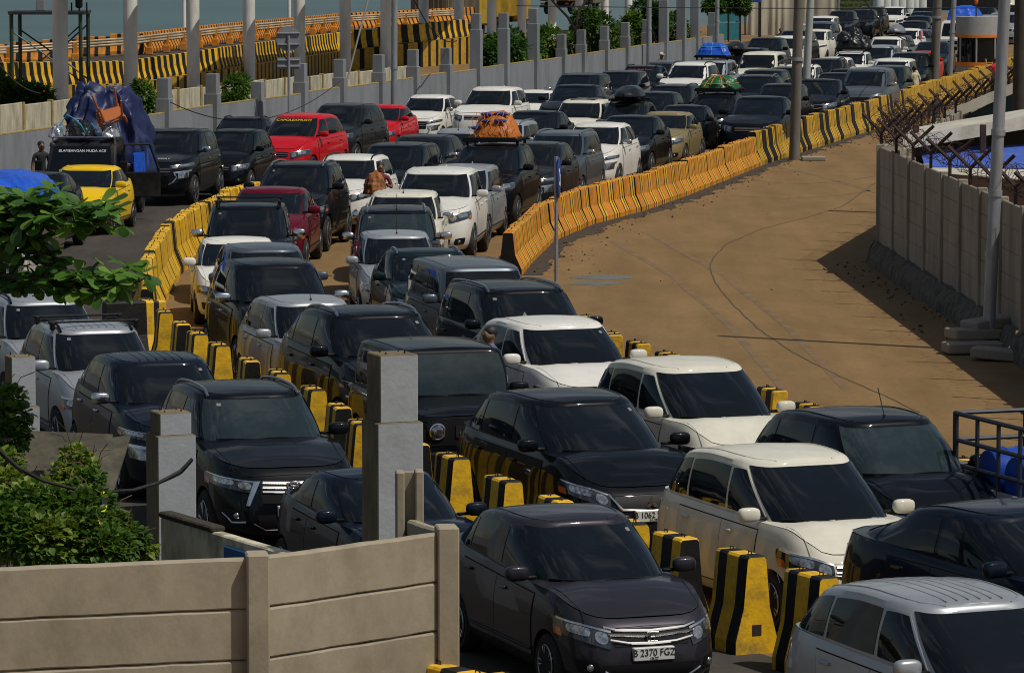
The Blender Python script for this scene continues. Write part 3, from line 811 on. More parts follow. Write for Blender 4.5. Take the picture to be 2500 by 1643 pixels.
def arch_cut(body, s):
    mb = MB()
    for x in (s.a - s.fa, s.a - s.fa - s.wb):
        for sg in (1, -1):
            M = Matrix.Translation((x, sg * (s.W / 2 - .10), s.Rw - .01)) @ Matrix.Rotation(R(90), 4, 'X')
            mb.lathe([(s.Rw + .055, -.22), (s.Rw + .055, .22)], 28, 1, M)
    cut = mb.build('arch_cutter', [P['black'], M_GAP])
    md = body.modifiers.new('cut', 'BOOLEAN'); md.operation = 'DIFFERENCE'; md.object = cut; md.solver = 'EXACT'
    dg = bpy.context.evaluated_depsgraph_get(); dg.update()
    me = bpy.data.meshes.new_from_object(body.evaluated_get(dg))
    body.modifiers.remove(md)
    old = body.data; body.data = me
    bpy.data.meshes.remove(old); bpy.data.objects.remove(cut)

def wheel_mesh(Rw, wide=.21):
    mb = MB()
    mb.lathe([(Rw * .64, -wide / 2 + .02), (Rw * .90, -wide / 2), (Rw * .985, -wide / 2 + .03), (Rw, -wide * .2), (Rw, wide * .2),
              (Rw * .985, wide / 2 - .03), (Rw * .90, wide / 2), (Rw * .64, wide / 2 - .02), (Rw * .62, 0)], 26, 0, Matrix.Rotation(R(-90), 4, 'X'))
    return mb.mesh('wheel', [M_RUBBER], 40)

def rim_mesh(Rw, wide=.21, m=None, spokes=5):
    mb = MB(); r = Rw * .66; Mx = Matrix.Rotation(R(-90), 4, 'X')
    mb.lathe([(r, wide / 2 - .005), (r * .94, wide / 2), (r * .90, wide / 2 - .03), (r * .88, wide / 2 - .09), (0.0, wide / 2 - .10)], 26, 1, Mx)
    mb.lathe([(r * 1.0, wide / 2 - .005), (r * .97, wide / 2 + .004), (r * .90, wide / 2 - .012)], 26, 0, Mx)
    for k in range(spokes):
        a = 2 * math.pi * k / spokes
        for da in (-.16, .16):
            p0 = (math.cos(a) * r * .12, wide / 2 - .035, math.sin(a) * r * .12)
            p1 = (math.cos(a + da) * r * .93, wide / 2 - .012, math.sin(a + da) * r * .93)
            mb.tube([p0, p1], [r * .11, r * .075], 6, 0)
    mb.lathe([(r * .2, wide / 2 - .05), (r * .2, wide / 2 - .015), (0, wide / 2 - .01)], 14, 0, Mx)
    return mb.mesh('rim', [m or M_RIM, M_GAP], 35)

def skin_tube(s, pts, r, fn=None, off=.012, per=4):
    out = []
    for (p0, z0), (p1, z1) in zip(pts[:-1], pts[1:]):
        for k in range(per):
            t = k / per
            out.append((lerp(p0, p1, t), lerp(z0, z1, t)))
    out.append(pts[-1])
    f = fn or s.front
    res = []
    for p, z in out:
        q = Vector(f(p, z)); d = Vector((q.x, q.y * .8, 0))
        if abs(p) > .85: d = Vector((q.x * .3, q.y, 0))
        if abs(p) < .6: d = Vector((1, 0, 0))
        res.append(q + d.normalized() * off)
    return res

def emblem(kind, parent, pos, size):
    mb = MB()
    Mx = Matrix.Translation(pos) @ Matrix.Rotation(R(90), 4, 'Y') @ Matrix.Rotation(R(90), 4, 'Z')      # local xy -> y,z
    def ring(rx, ry, cx, cy, r):
        pts = [(Mx @ Vector((cx + rx * math.cos(a), cy + ry * math.sin(a), 0.012))) for a in [2 * math.pi * k / 24 for k in range(25)]]
        mb.tube(pts, r, 6, 0, False)
    if kind == 'ovals':
        ring(size, size * .68, 0, 0, size * .11); ring(size * .32, size * .66, 0, 0, size * .09); ring(size * .62, size * .26, 0, size * .36, size * .09)
    elif kind == 'diamonds':
        for k in range(3):
            a = R(90 + 120 * k); c, q = math.cos(a), math.sin(a); px, py = -q, c
            h = size
            mb.prism([(0, 0), (c * h * .55 + px * h * .32, q * h * .55 + py * h * .32), (c * h * 1.1, q * h * 1.1), (c * h * .55 - px * h * .32, q * h * .55 - py * h * .32)], 0, .014, 0, Mx)
    elif kind == 'letter':
        w = size
        fr = [(-w * .95, -w * .8), (w * .95, -w * .8), (w * 1.05, w * .8), (-w * 1.05, w * .8), (-w * .95, -w * .8)]
        mb.tube([Mx @ Vector((a, b, .012)) for a, b in fr], w * .10, 6, 0)
        for sg in (-1, 1): mb.tube([Mx @ Vector((sg * w * .42, -w * .62, .014)), Mx @ Vector((sg * w * .58, w * .62, .014))], w * .15, 6, 0)
        mb.tube([Mx @ Vector((-w * .48, 0, .014)), Mx @ Vector((w * .48, 0, .014))], w * .14, 6, 0)
    return mb.build('emblem', M_CHROME, parent, 40)

PLATES = {}
def number_plate(s, parent, z, txt=None, white=False, sub=None):
    x = s.front(0, z)[0]
    mb = MB(); mb.bbox(x - .03, x + .035, -.215, .215, z - .065, z + .065, .006)
    pl = mb.build('number_plate', [M_PLATEW if white else M_PLATEB], parent)
    ink = M_INK if white else M_WHITEINK
    if txt:
        me = text_mesh(txt, .098, .003); me.materials.append(ink)
        o = place(me, 'lettering', pl)
        o.matrix_local = Matrix.Translation((x + .037, 0, z + (.012 if sub else 0))) @ Matrix.Rotation(R(90), 4, 'Z') @ Matrix.Rotation(R(90), 4, 'X')
        o.scale = (.92, 1, 1)
    if sub:
        me = text_mesh(sub, .04, .003); me.materials.append(ink)
        o = place(me, 'lettering', pl)
        o.matrix_local = Matrix.Translation((x + .037, 0, z - .045)) @ Matrix.Rotation(R(90), 4, 'Z') @ Matrix.Rotation(R(90), 4, 'X')
    return pl

def make_car(shape, face, lod, rails=False, plate=None, ribs=False, rod=False, fin=False, chrome_mirror=False):
    s = SHAPES[shape]
    root = empty({'suv': 'suv', 'hatchback': 'hatchback', 'boxy': 'offroad_car', 'crossover': 'crossover_car'}.get(shape, 'people_carrier'))
    pm = P['black']
    # ---- body: lower shell (with wheel arches cut) + greenhouse
    rows = [0, .04, .14, .3, .48, .62, .74, .84, .91, .96, 1.0] if lod < 2 else [0, .14, .48, .74, .9, 1.0]
    O, nl = unit_outline(s.nl)
    N = len(O)
    mb = MB()
    vs = [s.low(xi, eta, t) for t in rows for (xi, eta) in O]
    fs = []
    for j in range(len(rows) - 1):
        for i in range(N):
            k = (i + 1) % N
            fs.append((j * N + i, j * N + k, j * N + N + k, j * N + N + i))
    mb.add(vs, fs, 0)
    m = 8 if lod == 0 else 4
    def cap(zf, pts, flip=False):
        L = pts[:nl]; Rr = [pts[0]] + [pts[N - i] for i in range(1, nl - 1)] + [pts[nl - 1]]
        vv = []; ff = []
        for a, b in zip(L, Rr):
            for q in range(m + 1):
                t = q / m; x = lerp(a[0], b[0], t); y = lerp(a[1], b[1], t)
                vv.append((x, y, zf(x, y, a[2])))
        for i in range(nl - 1):
            for q in range(m):
                ff.append((i * (m + 1) + q, i * (m + 1) + q + 1, (i + 1) * (m + 1) + q + 1, (i + 1) * (m + 1) + q))
        mb.add(vv, ff, 0)
    topring = vs[-N:]
    wtop = s.wl(1.0)
    def hz(x, y, z):
        w = max(.2, wtop)
        e = 1 - (min(1, abs(y) / w)) ** 2
        nose = sstep(s.af(1.0), s.af(1.0) - .3, x)
        b = .012 * math.exp(-((abs(y) - .52 * w) / .08) ** 2) * nose if lod < 2 else 0
        return s.ztop(x) + .045 * e * (.3 + .7 * nose) + b
    cap(hz, topring)
    cap(lambda x, y, z: s.zb, vs[:N])
    body = mb.build('body', [pm, M_GAP], root)
    arch_cut(body, s)
    gb = MB()
    O2, nl2 = unit_outline(s.ng)
    vrows = [0, .2, .45, .7, .88, 1.0] if lod < 2 else [0, .5, 1.0]
    gv = [s.gh(xi, eta, v) for v in vrows for (xi, eta) in O2]
    RR = ((.010, .028, .020), (.028, .085, .037), (.055, .17, .046))
    for ix, iy, dz in RR: gv += [s.gh(xi, eta, 1.0, ix, iy, dz) for (xi, eta) in O2]
    nr = len(vrows) + len(RR)
    gf = [(j * N + i, j * N + (i + 1) % N, j * N + N + (i + 1) % N, j * N + N + i) for j in range(nr - 1) for i in range(N)]
    gb.add(gv, gf, 0)
    top = gv[-N:]
    L = top[:nl2]; Rr = [top[0]] + [top[N - i] for i in range(1, nl2 - 1)] + [top[nl2 - 1]]
    mm = 10 if lod < 2 else 4
    vv = []; ff = []
    wmax = s.wg(1.0) - .17
    for a, b in zip(L, Rr):
        for q in range(mm + 1):
            t = q / mm; x = lerp(a[0], b[0], t); y = lerp(a[1], b[1], t)
            e = max(0.0, (abs(a[1]) / wmax)) ** 2 - (abs(y) / wmax) ** 2
            vv.append((x, y, a[2] + .020 * e))
    for i in range(nl2 - 1):
        for q in range(mm):
            ff.append((i * (mm + 1) + q, i * (mm + 1) + q + 1, (i + 1) * (mm + 1) + q + 1, (i + 1) * (mm + 1) + q))
    gb.add(vv, ff, 0)
    if lod < 2:
        # roof gutters and pressed ribs
        for sg in (1, -1):
            pts = []
            for k in range(13):
                x = lerp(s.xrf - .05, s.xrr + .06, k / 12)
                xi = max(-1, min(1, (x - s.cg) / ((s.ff(1) if x > s.cg else s.fr(1)) - .03)))
                p = s.gh(xi, sg * (1 - abs(xi) ** s.ng) ** (1 / s.ng), 1.0, .03, .09, .040)
                pts.append(p)
            gb.tube(pts, .0075, 6, 1)
        if ribs:
            for q in (-.6, -.36, -.12, .12, .36, .6):
                y = q * wmax
                pts = []
                for k in range(9):
                    x = lerp(s.xrf - .12, s.xrr + .2, k / 8)
                    pts.append((x, y, s.zroof(x) - .020 * q * q - .001))
                gb.tube(pts, .007, 5, 0)
        # dark seams round the doors and bonnet, cowl strip, window band
        for sg in (1, -1):
            patch(gb, lambda x, v, sg=sg: s.gside(x, v, sg), [(s.cg - .86 * s.fr(.06), .07), (s.cg + .80 * s.ff(.06), .05), (s.cg + .80 * s.ff(.93), .93), (s.cg - .84 * s.fr(.9), .90)], 30, 8, .006, .10, 1)
        patch(gb, s.ws, [(-.88, .0), (.88, .0), (.90, .10), (-.90, .10)], 18, 3, .006, 0, 1)
        wt = s.wl(1.0)
        for sg in (1, -1):
            pts = []
            for k in range(11):
                x = lerp(s.xc - .02, s.a - .24, k / 10); y = sg * wt * lerp(.90, .80, k / 10)
                e = 1 - (y / wt) ** 2; nose = sstep(s.af(1.0), s.af(1.0) - .3, x)
                pts.append((x, y, s.ztop(x) + .045 * e * (.3 + .7 * nose) + .012 * math.exp(-((abs(y) - .52 * wt) / .08) ** 2) * nose + .001))
            gb.tube(pts, .0045, 4, 1)
        gb.tube(skin_tube(s, [(-.62, s.zn - .045), (0, s.zn - .035), (.62, s.zn - .045)], .005, None, .001, 8), .005, 4, 1)
        for sg in (1, -1): gb.tube(skin_tube(s, [(sg * 1.02, s.zn - .20), (sg * 1.0, s.zb + .30), (sg * 1.01, s.zb + .10)], .004, None, .001, 5), .004, 4, 1)
    gme = gb.mesh('greenhouse', [pm, M_TRIM], 40)
    # join both shells into the one body mesh
    bm = bmesh.new(); bm.from_mesh(body.data)
    bm.from_mesh(gme)
    me = body.data
    bm.to_mesh(me); bm.free(); bpy.data.meshes.remove(gme)
    me.materials.clear(); me.materials.append(pm); me.materials.append(M_GAP)
    me.polygons.foreach_set('use_smooth', [True] * len(me.polygons))
    me.set_sharp_from_angle(angle=R(32))
    # ---- glass
    b = MB(); patch(b, s.ws, [(-.895, .07), (.895, .07), (.90, .975), (-.90, .975)], 20 if lod < 2 else 10, 8 if lod < 2 else 4, .007, .06)
    wsd = b.build('windshield', [M_GLASS], root, 30)
    b = MB()
    def rearw(eta, v):
        e = min(.999, abs(eta)); return s.gh(-(1 - e ** s.ng) ** (1 / s.ng), eta, v)
    patch(b, rearw, [(.78, .15), (-.78, .15), (-.8, .88), (.8, .88)], 8, 4, .006, .1)
    b.build('rear_window', [M_GLASS], root, 30)
    if lod == 0:
        rs = random.Random(hash((shape, face)) % 7 if False else len(shape) * 7 + len(face))
        e0 = rs.choice((-.78, .68, -.70)); b = MB()
        if rs.random() < .45 or rails: patch(b, s.ws, [(e0, .84), (e0 + .07, .84), (e0 + .07, .90), (e0, .90)], 2, 2, .010, .2)
        if b.v: b.build('sticker', [M_STICK], wsd)
        b = MB(); c = s.ws(0, .86); b.bbox(c[0] - .10, c[0] + .012, -.10, .10, c[2] - .05, c[2] - .005, .008); b.build('rear_view_mirror', [M_TRIM], wsd)
    xB = lerp(s.xc, s.xrb, .40); xC = lerp(s.xc, s.xrb, .70)
    xF = lambda v: s.cg + .775 * s.ff(v)
    xD = lambda v: s.cg - .82 * s.fr(v)
    if shape in ('hatchback', 'crossover'): xB = lerp(s.xc, s.xrb, .48); xC = lerp(s.xc, s.xrb, .80)
    if shape == 'boxy': xB = lerp(s.xc, s.xrb, .52); xC = None
    spans = [(xB + .02, xB + .02, xF(.1), xF(.9))]
    if xC is None:
        spans.append((xD(.1), xD(.9), xB - .06, xB - .06))
    else:
        spans.append((xC + .02, xC + .06, xB - .03, xB - .03)); spans.append((xD(.1), xD(.88), xC - .03, xC + .01))
    for sg in (1, -1):
        fn = lambda x, v, sg=sg: s.gside(x, v, sg)
        if lod == 2:
            b = MB(); patch(b, fn, [(xD(.1), .10), (xF(.1), .10), (xF(.9), .90), (xD(.9), .88)], 12, 4, .006, .12)
            b.build('side_window', [M_GLASS], root, 30)
        else:
            for (r0, r1, f0, f1) in spans:
                b = MB(); patch(b, fn, [(r0, .11), (f0, .11), (f1, .89), (r1, .87)], 12, 6, .011, .10)
                b.build('side_window', [M_GLASS], root, 30)
    # ---- doors
    if lod < 2:
        zlo = s.zb + .13
        rf_ = s.a - s.fa - s.Rw - .09; rr_ = s.a - s.fa - s.wb + s.Rw + .09
        doors = [(xB, rf_)] + ([(rr_ + .02, xB - .012)] if xC is not None else [])
        for sg in (1, -1):
            fn = lambda x, z, sg=sg: s.side(x, z, sg)
            for k, (x0, x1) in enumerate(doors):
                zt0, zt1 = s.ztop(x0) - .085, s.ztop(x1) - .085
                xt0 = max(s.xrb + .9, xC - .1) if (k == 1) else x0
                gp = MB(); gp_quad = [(x0 - .014, zlo - .015), (x1 + .014, zlo - .015), (x1 + .014, zt1 + .012), ((xt0 if k == 1 else x0) - .014, zt0 + .012)]
                patch(gp, fn, gp_quad, 8, 8, .0035, 0)
                dq = [(x0, zlo), (x1, zlo), (x1, zt1), (xt0 if k == 1 else x0, zt0)]
                patch(gp, fn, dq, 8, 8, .0075, 0, 1)
                d = gp.build('door', [M_GAP, pm], root, 30)
                hx = (xt0 if k == 1 else x0) + .13; hzv = s.ztop(hx) - .17
                hb = MB(); q = s.side(hx + .08, hzv, sg)
                hb.bbox(hx, hx + .17, q[1] * 1 - (.0 if sg > 0 else .04), q[1] + (.04 if sg > 0 else .0), hzv - .016, hzv + .016, .008)
                hb.build('handle', [M_CHROME if chrome_mirror else pm], d)
                if lod == 0 and face in ('winged', 'plain', 'slats', 'shield'):
                    q0 = [s.side(lerp(x0, x1, t / 6) , s.zb + .19, sg) for t in range(7)]
                    tb = MB(); tb.tube([(p[0], p[1] + sg * .012, p[2]) for p in q0], .014, 6); tb.build('trim_strip', [M_TRIM], d)
    # ---- front
    zn = s.zn
    def lampquad(z0, z1, p0, p1, rise, mi=M_LAMP, k=.12, name='headlight', back=True):
        for sg in (1, -1):
            b = MB()
            fn = lambda p, z, sg=sg: s.front(p * sg, z)
            patch(b, fn, [(p0, z0), (p1, z0 + rise + (z1 - z0) * (.22 if back else 0)), (p1 + .015, z1 + rise), (p0, z1 - (z1 - z0) * (.08 if back else 0))], 12 if lod < 2 else 6, 5 if lod < 2 else 2, .008, max(k, .2) if back else k, 0)
            h = b.build(name, [M_LAMPH if (mi is M_LAMP and back) else mi], root, 30)
            if lod < 2 and back:
                fq = lambda a, b_: (lerp(p0, p1, a), lerp(z0, z1, b_) + rise * a)
                for a0, a1, b0, b1, kk in ((.08, .36, .22, .84, .9), (.46, .80, .42, .86, .5)):
                    q = MB(); patch(q, fn, [fq(a0, b0), fq(a1, b0), fq(a1 + .02, b1), fq(a0, b1)], 7, 6, .013, kk)
                    q.build('reflector', [M_REFL], h, 60)
                q = MB(); patch(q, fn, [fq(.02, .88), fq(.95, .90), fq(.97, 1.0), fq(.02, .98)], 10, 1, .013); q.build('light_strip', [M_CHROME], h, 60)
            if lod == 0 and back:
                q = MB(); patch(q, fn, [(p1 - .07, z0 + rise * .9 + .01), (p1 - .01, z0 + rise + .012), (p1 - .0, z0 + rise + (z1 - z0) * .5), (p1 - .06, z0 + rise + (z1 - z0) * .4)], 4, 3, .012)
                q.build('indicator', [M_AMBER], h, 30)
    def grille(z0, z1, p, mi=M_TRIM, name='grille', k=.05):
        b = MB(); patch(b, s.front, [(-p * .92, z0), (p * .92, z0), (p, z1), (-p, z1)], 14 if lod < 2 else 6, 3, .005, k); return b.build(name, [mi], root, 30)
    def bar(pts, r, parent, m_=M_CHROME, flat=1.0, name='chrome_bar'):
        b = MB(); b.tube(skin_tube(s, pts, r), r, 6); return b.build(name, [m_], parent, 50)
    def fogs(z, p, chrome=False):
        if lod == 2: return
        for sg in (1, -1):
            b = MB(); fn = lambda q, zz, sg=sg: s.front(q * sg, zz)
            patch(b, fn, [(p - .10, z - .07), (p + .11, z - .055), (p + .13, z + .08), (p - .08, z + .06)], 6, 4, .006, .3)
            h = b.build('fog_lamp_bezel', [M_TRIM], root, 30)
            c = Vector(s.front(sg * p, z)); b = MB(); b.ellip(c, (.025, .045, .04), 12, 6); b.build('fog_lamp', [M_LAMP], h, 60)
            if chrome: bar([(sg * (p - .10), z - .07), (sg * (p + .06), z - .08), (sg * (p + .13), z + .02)], .012, h)
    zp = lerp(s.zb, zn, .38)
    if face == 'plain':
        lampquad(zn - .22, zn - .05, .50, .98, .07)
        g = grille(zn - .17, zn - .05, .44)
        if lod < 2: bar([(-.42, zn - .08), (.42, zn - .08)], .013, g); bar([(-.40, zn - .14), (.40, zn - .14)], .009, g)
        grille(s.zb + .08, s.zb + .22, .55, name='air_intake'); fogs(s.zb + .17, .72)
    elif face == 'winged':
        lampquad(zn - .25, zn - .07, .50, 1.0, .10)
        g = grille(zn - .22, zn - .05, .50)
        if lod < 2:
            bar([(-.60, zn - .03), (-.45, zn - .06), (0, zn - .078), (.45, zn - .06), (.60, zn - .03)], .017, g)
            bar([(-.52, zn - .15), (-.3, zn - .185), (0, zn - .195), (.3, zn - .185), (.52, zn - .15)], .015, g)
            bar([(-.55, zn - .10), (0, zn - .13), (.55, zn - .10)], .014, g, M_RIMD)
            emblem('letter', g, Vector(s.front(0, zn - .13)) + Vector((.03, 0, 0)), .055)
        grille(s.zb + .06, s.zb + .19, .62, name='air_intake'); fogs(s.zb + .16, .74)
        if lod < 2: bar([(-.60, s.zb + .13), (-.45, s.zb + .045), (.45, s.zb + .045), (.60, s.zb + .13)], .011, root, M_CHROME)
    elif face == 'smile':
        lampquad(zn - .24, zn - .05, .52, 1.02, .12)
        g = grille(zn - .20, zn - .07, .50)
        if lod < 2:
            for dz, rr in ((-.08, .016), (-.135, .009), (-.175, .012)):
                bar([(-.50, zn + dz + .01), (0, zn + dz - .012), (.50, zn + dz + .01)], rr, g)
            emblem('letter', g, Vector(s.front(0, zn - .125)) + Vector((.035, 0, 0)), .058)
        grille(s.zb + .06, s.zb + .18, .55, name='air_intake'); fogs(s.zb + .17, .74)
    elif face == 'slats':
        lampquad(zn - .24, zn - .10, .52, 1.06, .06, M_LAMPD)
        g = grille(zn - .36, zn - .09, .46)
        if lod < 2:
            for dz in (-.12, -.175, -.23): bar([(-.42, zn + dz + .01), (0, zn + dz - .006), (.42, zn + dz + .01)], .015, g)
            for sg in (1, -1):
                b = MB(); fn = lambda p, z, sg=sg: s.front(p * sg, z)
                patch(b, fn, [(.58, zn - .38), (.63, zn - .38), (.53, zn - .10), (.45, zn - .10)], 4, 6, .010); b.build('chrome_bar', [M_CHROME], g, 40)
            emblem('ovals', g, Vector(s.front(0, zn - .165)) + Vector((.03, 0, 0)), .085)
        grille(s.zb + .08, s.zb + .26, .5, name='air_intake'); fogs(s.zb + .25, .74, True)
        if lod < 2: bar([(-.55, s.zb + .16), (-.4, s.zb + .075), (.4, s.zb + .075), (.55, s.zb + .16)], .010, root, M_RIMD)
    elif face == 'shield':
        lampquad(zn - .14, zn - .04, .50, 1.06, .06, M_LAMPD)
        g = grille(zn - .30, zn - .05, .56)
        if lod < 2:
            lampquad(zn - .36, zn - .20, .70, .90, .02, M_LAMP, .15, 'fog_lamp', False)
            for sg in (1, -1):
                b = MB(); fn = lambda p, z, sg=sg: s.front(p * sg, z)
                patch(b, fn, [(.60, zn - .235), (.96, zn - .185), (.96, zn - .155), (.58, zn - .195)], 8, 2, .02); b.build('chrome_bar', [M_CHROME], g, 40)
                patch_pts = [(sg * .60, zn - .215), (sg * .66, zn - .33), (sg * .58, zn - .44), (sg * .46, zn - .50)]
                bar(patch_pts, .022, g)
            for dz in (-.12, -.19): bar([(-.5, zn + dz), (.5, zn + dz)], .012, g)
            emblem('diamonds', g, Vector(s.front(0, zn - .13)) + Vector((.03, 0, 0)), .065)
        grille(s.zb + .10, s.zb + .26, .5, name='air_intake')
    elif face == 'vee':
        lampquad(zn - .19, zn - .03, .55, 1.02, .14, M_LAMP)
        g = grille(zn - .22, zn - .05, .50)
        if lod < 2:
            bar([(-.58, zn - .02), (-.40, zn - .19), (0, zn - .215), (.40, zn - .19), (.58, zn - .02)], .017, g)
            emblem('diamonds', g, Vector(s.front(0, zn - .13)) + Vector((.03, 0, 0)), .075)
        grille(s.zb + .05, s.zb + .2, .6, name='air_intake'); fogs(s.zb + .16, .74)
    elif face == 'slots':
        g = grille(zn - .36, zn - .05, .92, M_TRIM, k=.02)
        if lod < 2:
            for k in range(5):
                b = MB(); y = (k - 2) * .15 / s.wl(.7)
                patch(b, s.front, [(y - .055, zn - .27), (y + .055, zn - .27), (y + .055, zn - .12), (y - .055, zn - .12)], 3, 3, .018, .2); b.build('grille_slot', [M_GAP], g)
        for sg in (1, -1):
            c = Vector(s.front(sg * .70, zn - .19)); b = MB()
            Mx = Matrix.Translation(c + Vector((-.02, 0, 0))) @ Matrix.Rotation(R(90), 4, 'Y')
            b.lathe([(.105, 0), (.105, .05), (.09, .055), (.075, .035), (0, .01)], 20, 0, Mx); h = b.build('headlight', [M_CHROME], root, 40)
            b = MB(); b.lathe([(.082, .045), (.05, .062), (0, .07)], 20, 0, Mx); b.build('lens', [M_LAMP], h, 60)
            c = Vector(s.front(sg * .88, zn - .12)); b = MB(); b.ellip(c, (.03, .04, .04), 10, 6); b.build('indicator', [M_AMBER], root, 60)
        b = MB(); b.bbox(s.a - .12, s.a + .05, -s.W / 2 + .02, s.W / 2 - .02, s.zb + .05, s.zb + .27, .03); b.build('bumper', [M_TRIM], root, 40)
        fogs(s.zb + .16, .62)
    if plate is not None:
        zpl = {'winged': s.zb + .285, 'vee': zn - .27, 'slats': s.zb + .30, 'slots': s.zb + .2, 'shield': s.zb + .36}.get(face, s.zb + .3)
        number_plate(s, root, zpl, *plate)
    elif lod < 2:
        number_plate(s, root, {'winged': s.zb + .285, 'vee': zn - .27, 'slats': s.zb + .30, 'shield': s.zb + .36}.get(face, s.zb + .3))
    # ---- wipers, mirrors, wheels
    if lod == 0:
        for y0, y1 in ((.42, -.10), (-.12, -.62)):
            b = MB(); w = s.wg(.05)
            pa = [Vector(s.ws(lerp(y0, y1, t / 5) / w, .075 + .035 * math.sin(t / 5 * 2.6))) + Vector((.02, 0, .022)) for t in range(6)]
            b.tube(pa, .011, 5); q = Vector(s.ws(y0 / w, .03)) + Vector((.02, 0, .01)); b.tube([q, pa[2]], .012, 5)
            b.build('wiper', [M_TRIM], root)
    for sg in (1, -1):
        xm = s.cg + .78 * s.ff(.06) - .02; zm = s.ztop(xm) + .085; ym = s.W / 2 * .95
        b = MB(); b.ellip((xm + .03, sg * (ym + .105), zm), (.065, .125, .078), 16, 8, 0, None, .62)
        b.bbox(xm - .035, xm + .02, min(sg * (ym - .12), sg * (ym + .08)), max(sg * (ym - .12), sg * (ym + .08)), zm - .07, zm - .035, .01, 1)
        mo = b.build('mirror', [M_CHROME if chrome_mirror else pm, M_TRIM], root, 45)
        if lod < 2:
            b = MB(); b.ellip((xm - .025, sg * (ym + .105), zm), (.03, .108, .062), 12, 6, 0, None, .65); b.build('mirror_glass', [M_GAP], mo, 45)
    wm = wheel_mesh(s.Rw)
    rm = rim_mesh(s.Rw, m=M_RIM if face in ('winged', 'shield', 'slats', 'smile', 'plain') else M_RIMD)
    for x in (s.a - s.fa, s.a - s.fa - s.wb):
        for sg in (1, -1):
            wo = place(wm, 'wheel', root, (x, sg * (s.W / 2 - .115), s.Rw), 0 if sg > 0 else math.pi)
            if lod < 2: place(rm, 'rim', wo)
    for sg in (1, -1):                                                # tail lamps
        b = MB()
        fn = lambda p, z, sg=sg: (lambda q: (-q[0] * .97, q[1], q[2]))(s.front(p * sg, z))
        zt = s.zr - .12
        fn2 = lambda x, z, sg=sg: s.side(x, z, sg)
        patch(b, fn2, [(-s.a * .93, zt - .22), (-s.a * .86, zt - .18), (-s.a * .84, zt), (-s.a * .92, zt)], 4, 4, .006, .1)
        b.build('tail_lamp', [M_TAIL], root, 30)
    # ---- roof fittings
    if rails:
        for sg in (1, -1):
            b = MB(); pts = []
            n = 12
            for k in range(n + 1):
                t = k / n; x = lerp(s.xrf - .10, s.xrr + .12, t)
                y = sg * (s.wg(1.0) - .115)
                h = .055 * min(1, min(t, 1 - t) * 9) ** .5
                pts.append((x, y * (1 - s.taper * max(0, t - .5) * 1.6), s.zroof(x) - .045 + h))
            b.tube(pts, .019, 7)
            b.build('roof_rail', [M_CHROME if rails == 'chrome' else (M_TRIM if rails == 'black' else M_RIM)], root, 50)
    if fin:
        b = MB(); x = s.xrr + .32; z = s.zroof(x) - .005
        vs_ = [(x + .13, 0, z), (x - .08, .03, z), (x - .08, -.03, z), (x - .06, 0, z + .075), (x - .09, 0, z + .07)]
        b.add(vs_, [(0, 1, 3), (0, 3, 2), (1, 4, 3), (2, 3, 4), (1, 2, 4)]); b.build('antenna', [pm], root)
    if rod:
        b = MB(); x = s.xrf - .18; z = s.zroof(x); b.tube([(x + .02, 0, z - .03), (x, 0, z + .02)], .018, 6); b.tube([(x, 0, z + .01), (x - .16, 0, z + .30)], .006, 5); b.build('antenna', [M_TRIM], root)
    return root

def repaint(o, pname, glass=None):
    for q in [o] + list(o.children_recursive):
        if q.type != 'MESH': continue
        for sl in q.material_slots:
            mn = sl.material.name if sl.material else ''
            if mn.startswith('paint_') and mn != 'paint_' + pname:
                sl.link = 'OBJECT'; sl.material = P[pname]
            elif glass and q.name.split('.')[0] == 'windshield':
                sl.link = 'OBJECT'; sl.material = glass

PROTO = {}
CAR_OBJ = {}
def add_car(cid, shape, face, lod, pname, x, y, rz, k, label, opts):
    key = (shape, face, lod, opts.get('rails'), opts.get('plate'), opts.get('ribs'), opts.get('rod'), opts.get('fin'), opts.get('chrome'), opts.get('green'))
    if key not in PROTO:
        o = PROTO[key] = make_car(shape, face, lod, opts.get('rails'), opts.get('plate'), opts.get('ribs'), opts.get('rod'), opts.get('fin'), opts.get('chrome'))
    else:
        o = copy_tree(PROTO[key])
    o.location = (x, y, 0); o.rotation_euler = (0, 0, rz); o.scale = (k, k, k)
    repaint(o, pname, M_GLASS2 if opts.get('green') else None)
    tag(o, label, 'car', 'cars queuing in the traffic jam')
    CAR_OBJ[cid] = o
    return o

def on_roof(cid, fx=.5, dz=0.0):
    """world point and heading on the roof of a car"""
    o = CAR_OBJ[cid]; shape = o['shape'] if 'shape' in o else None
    return o

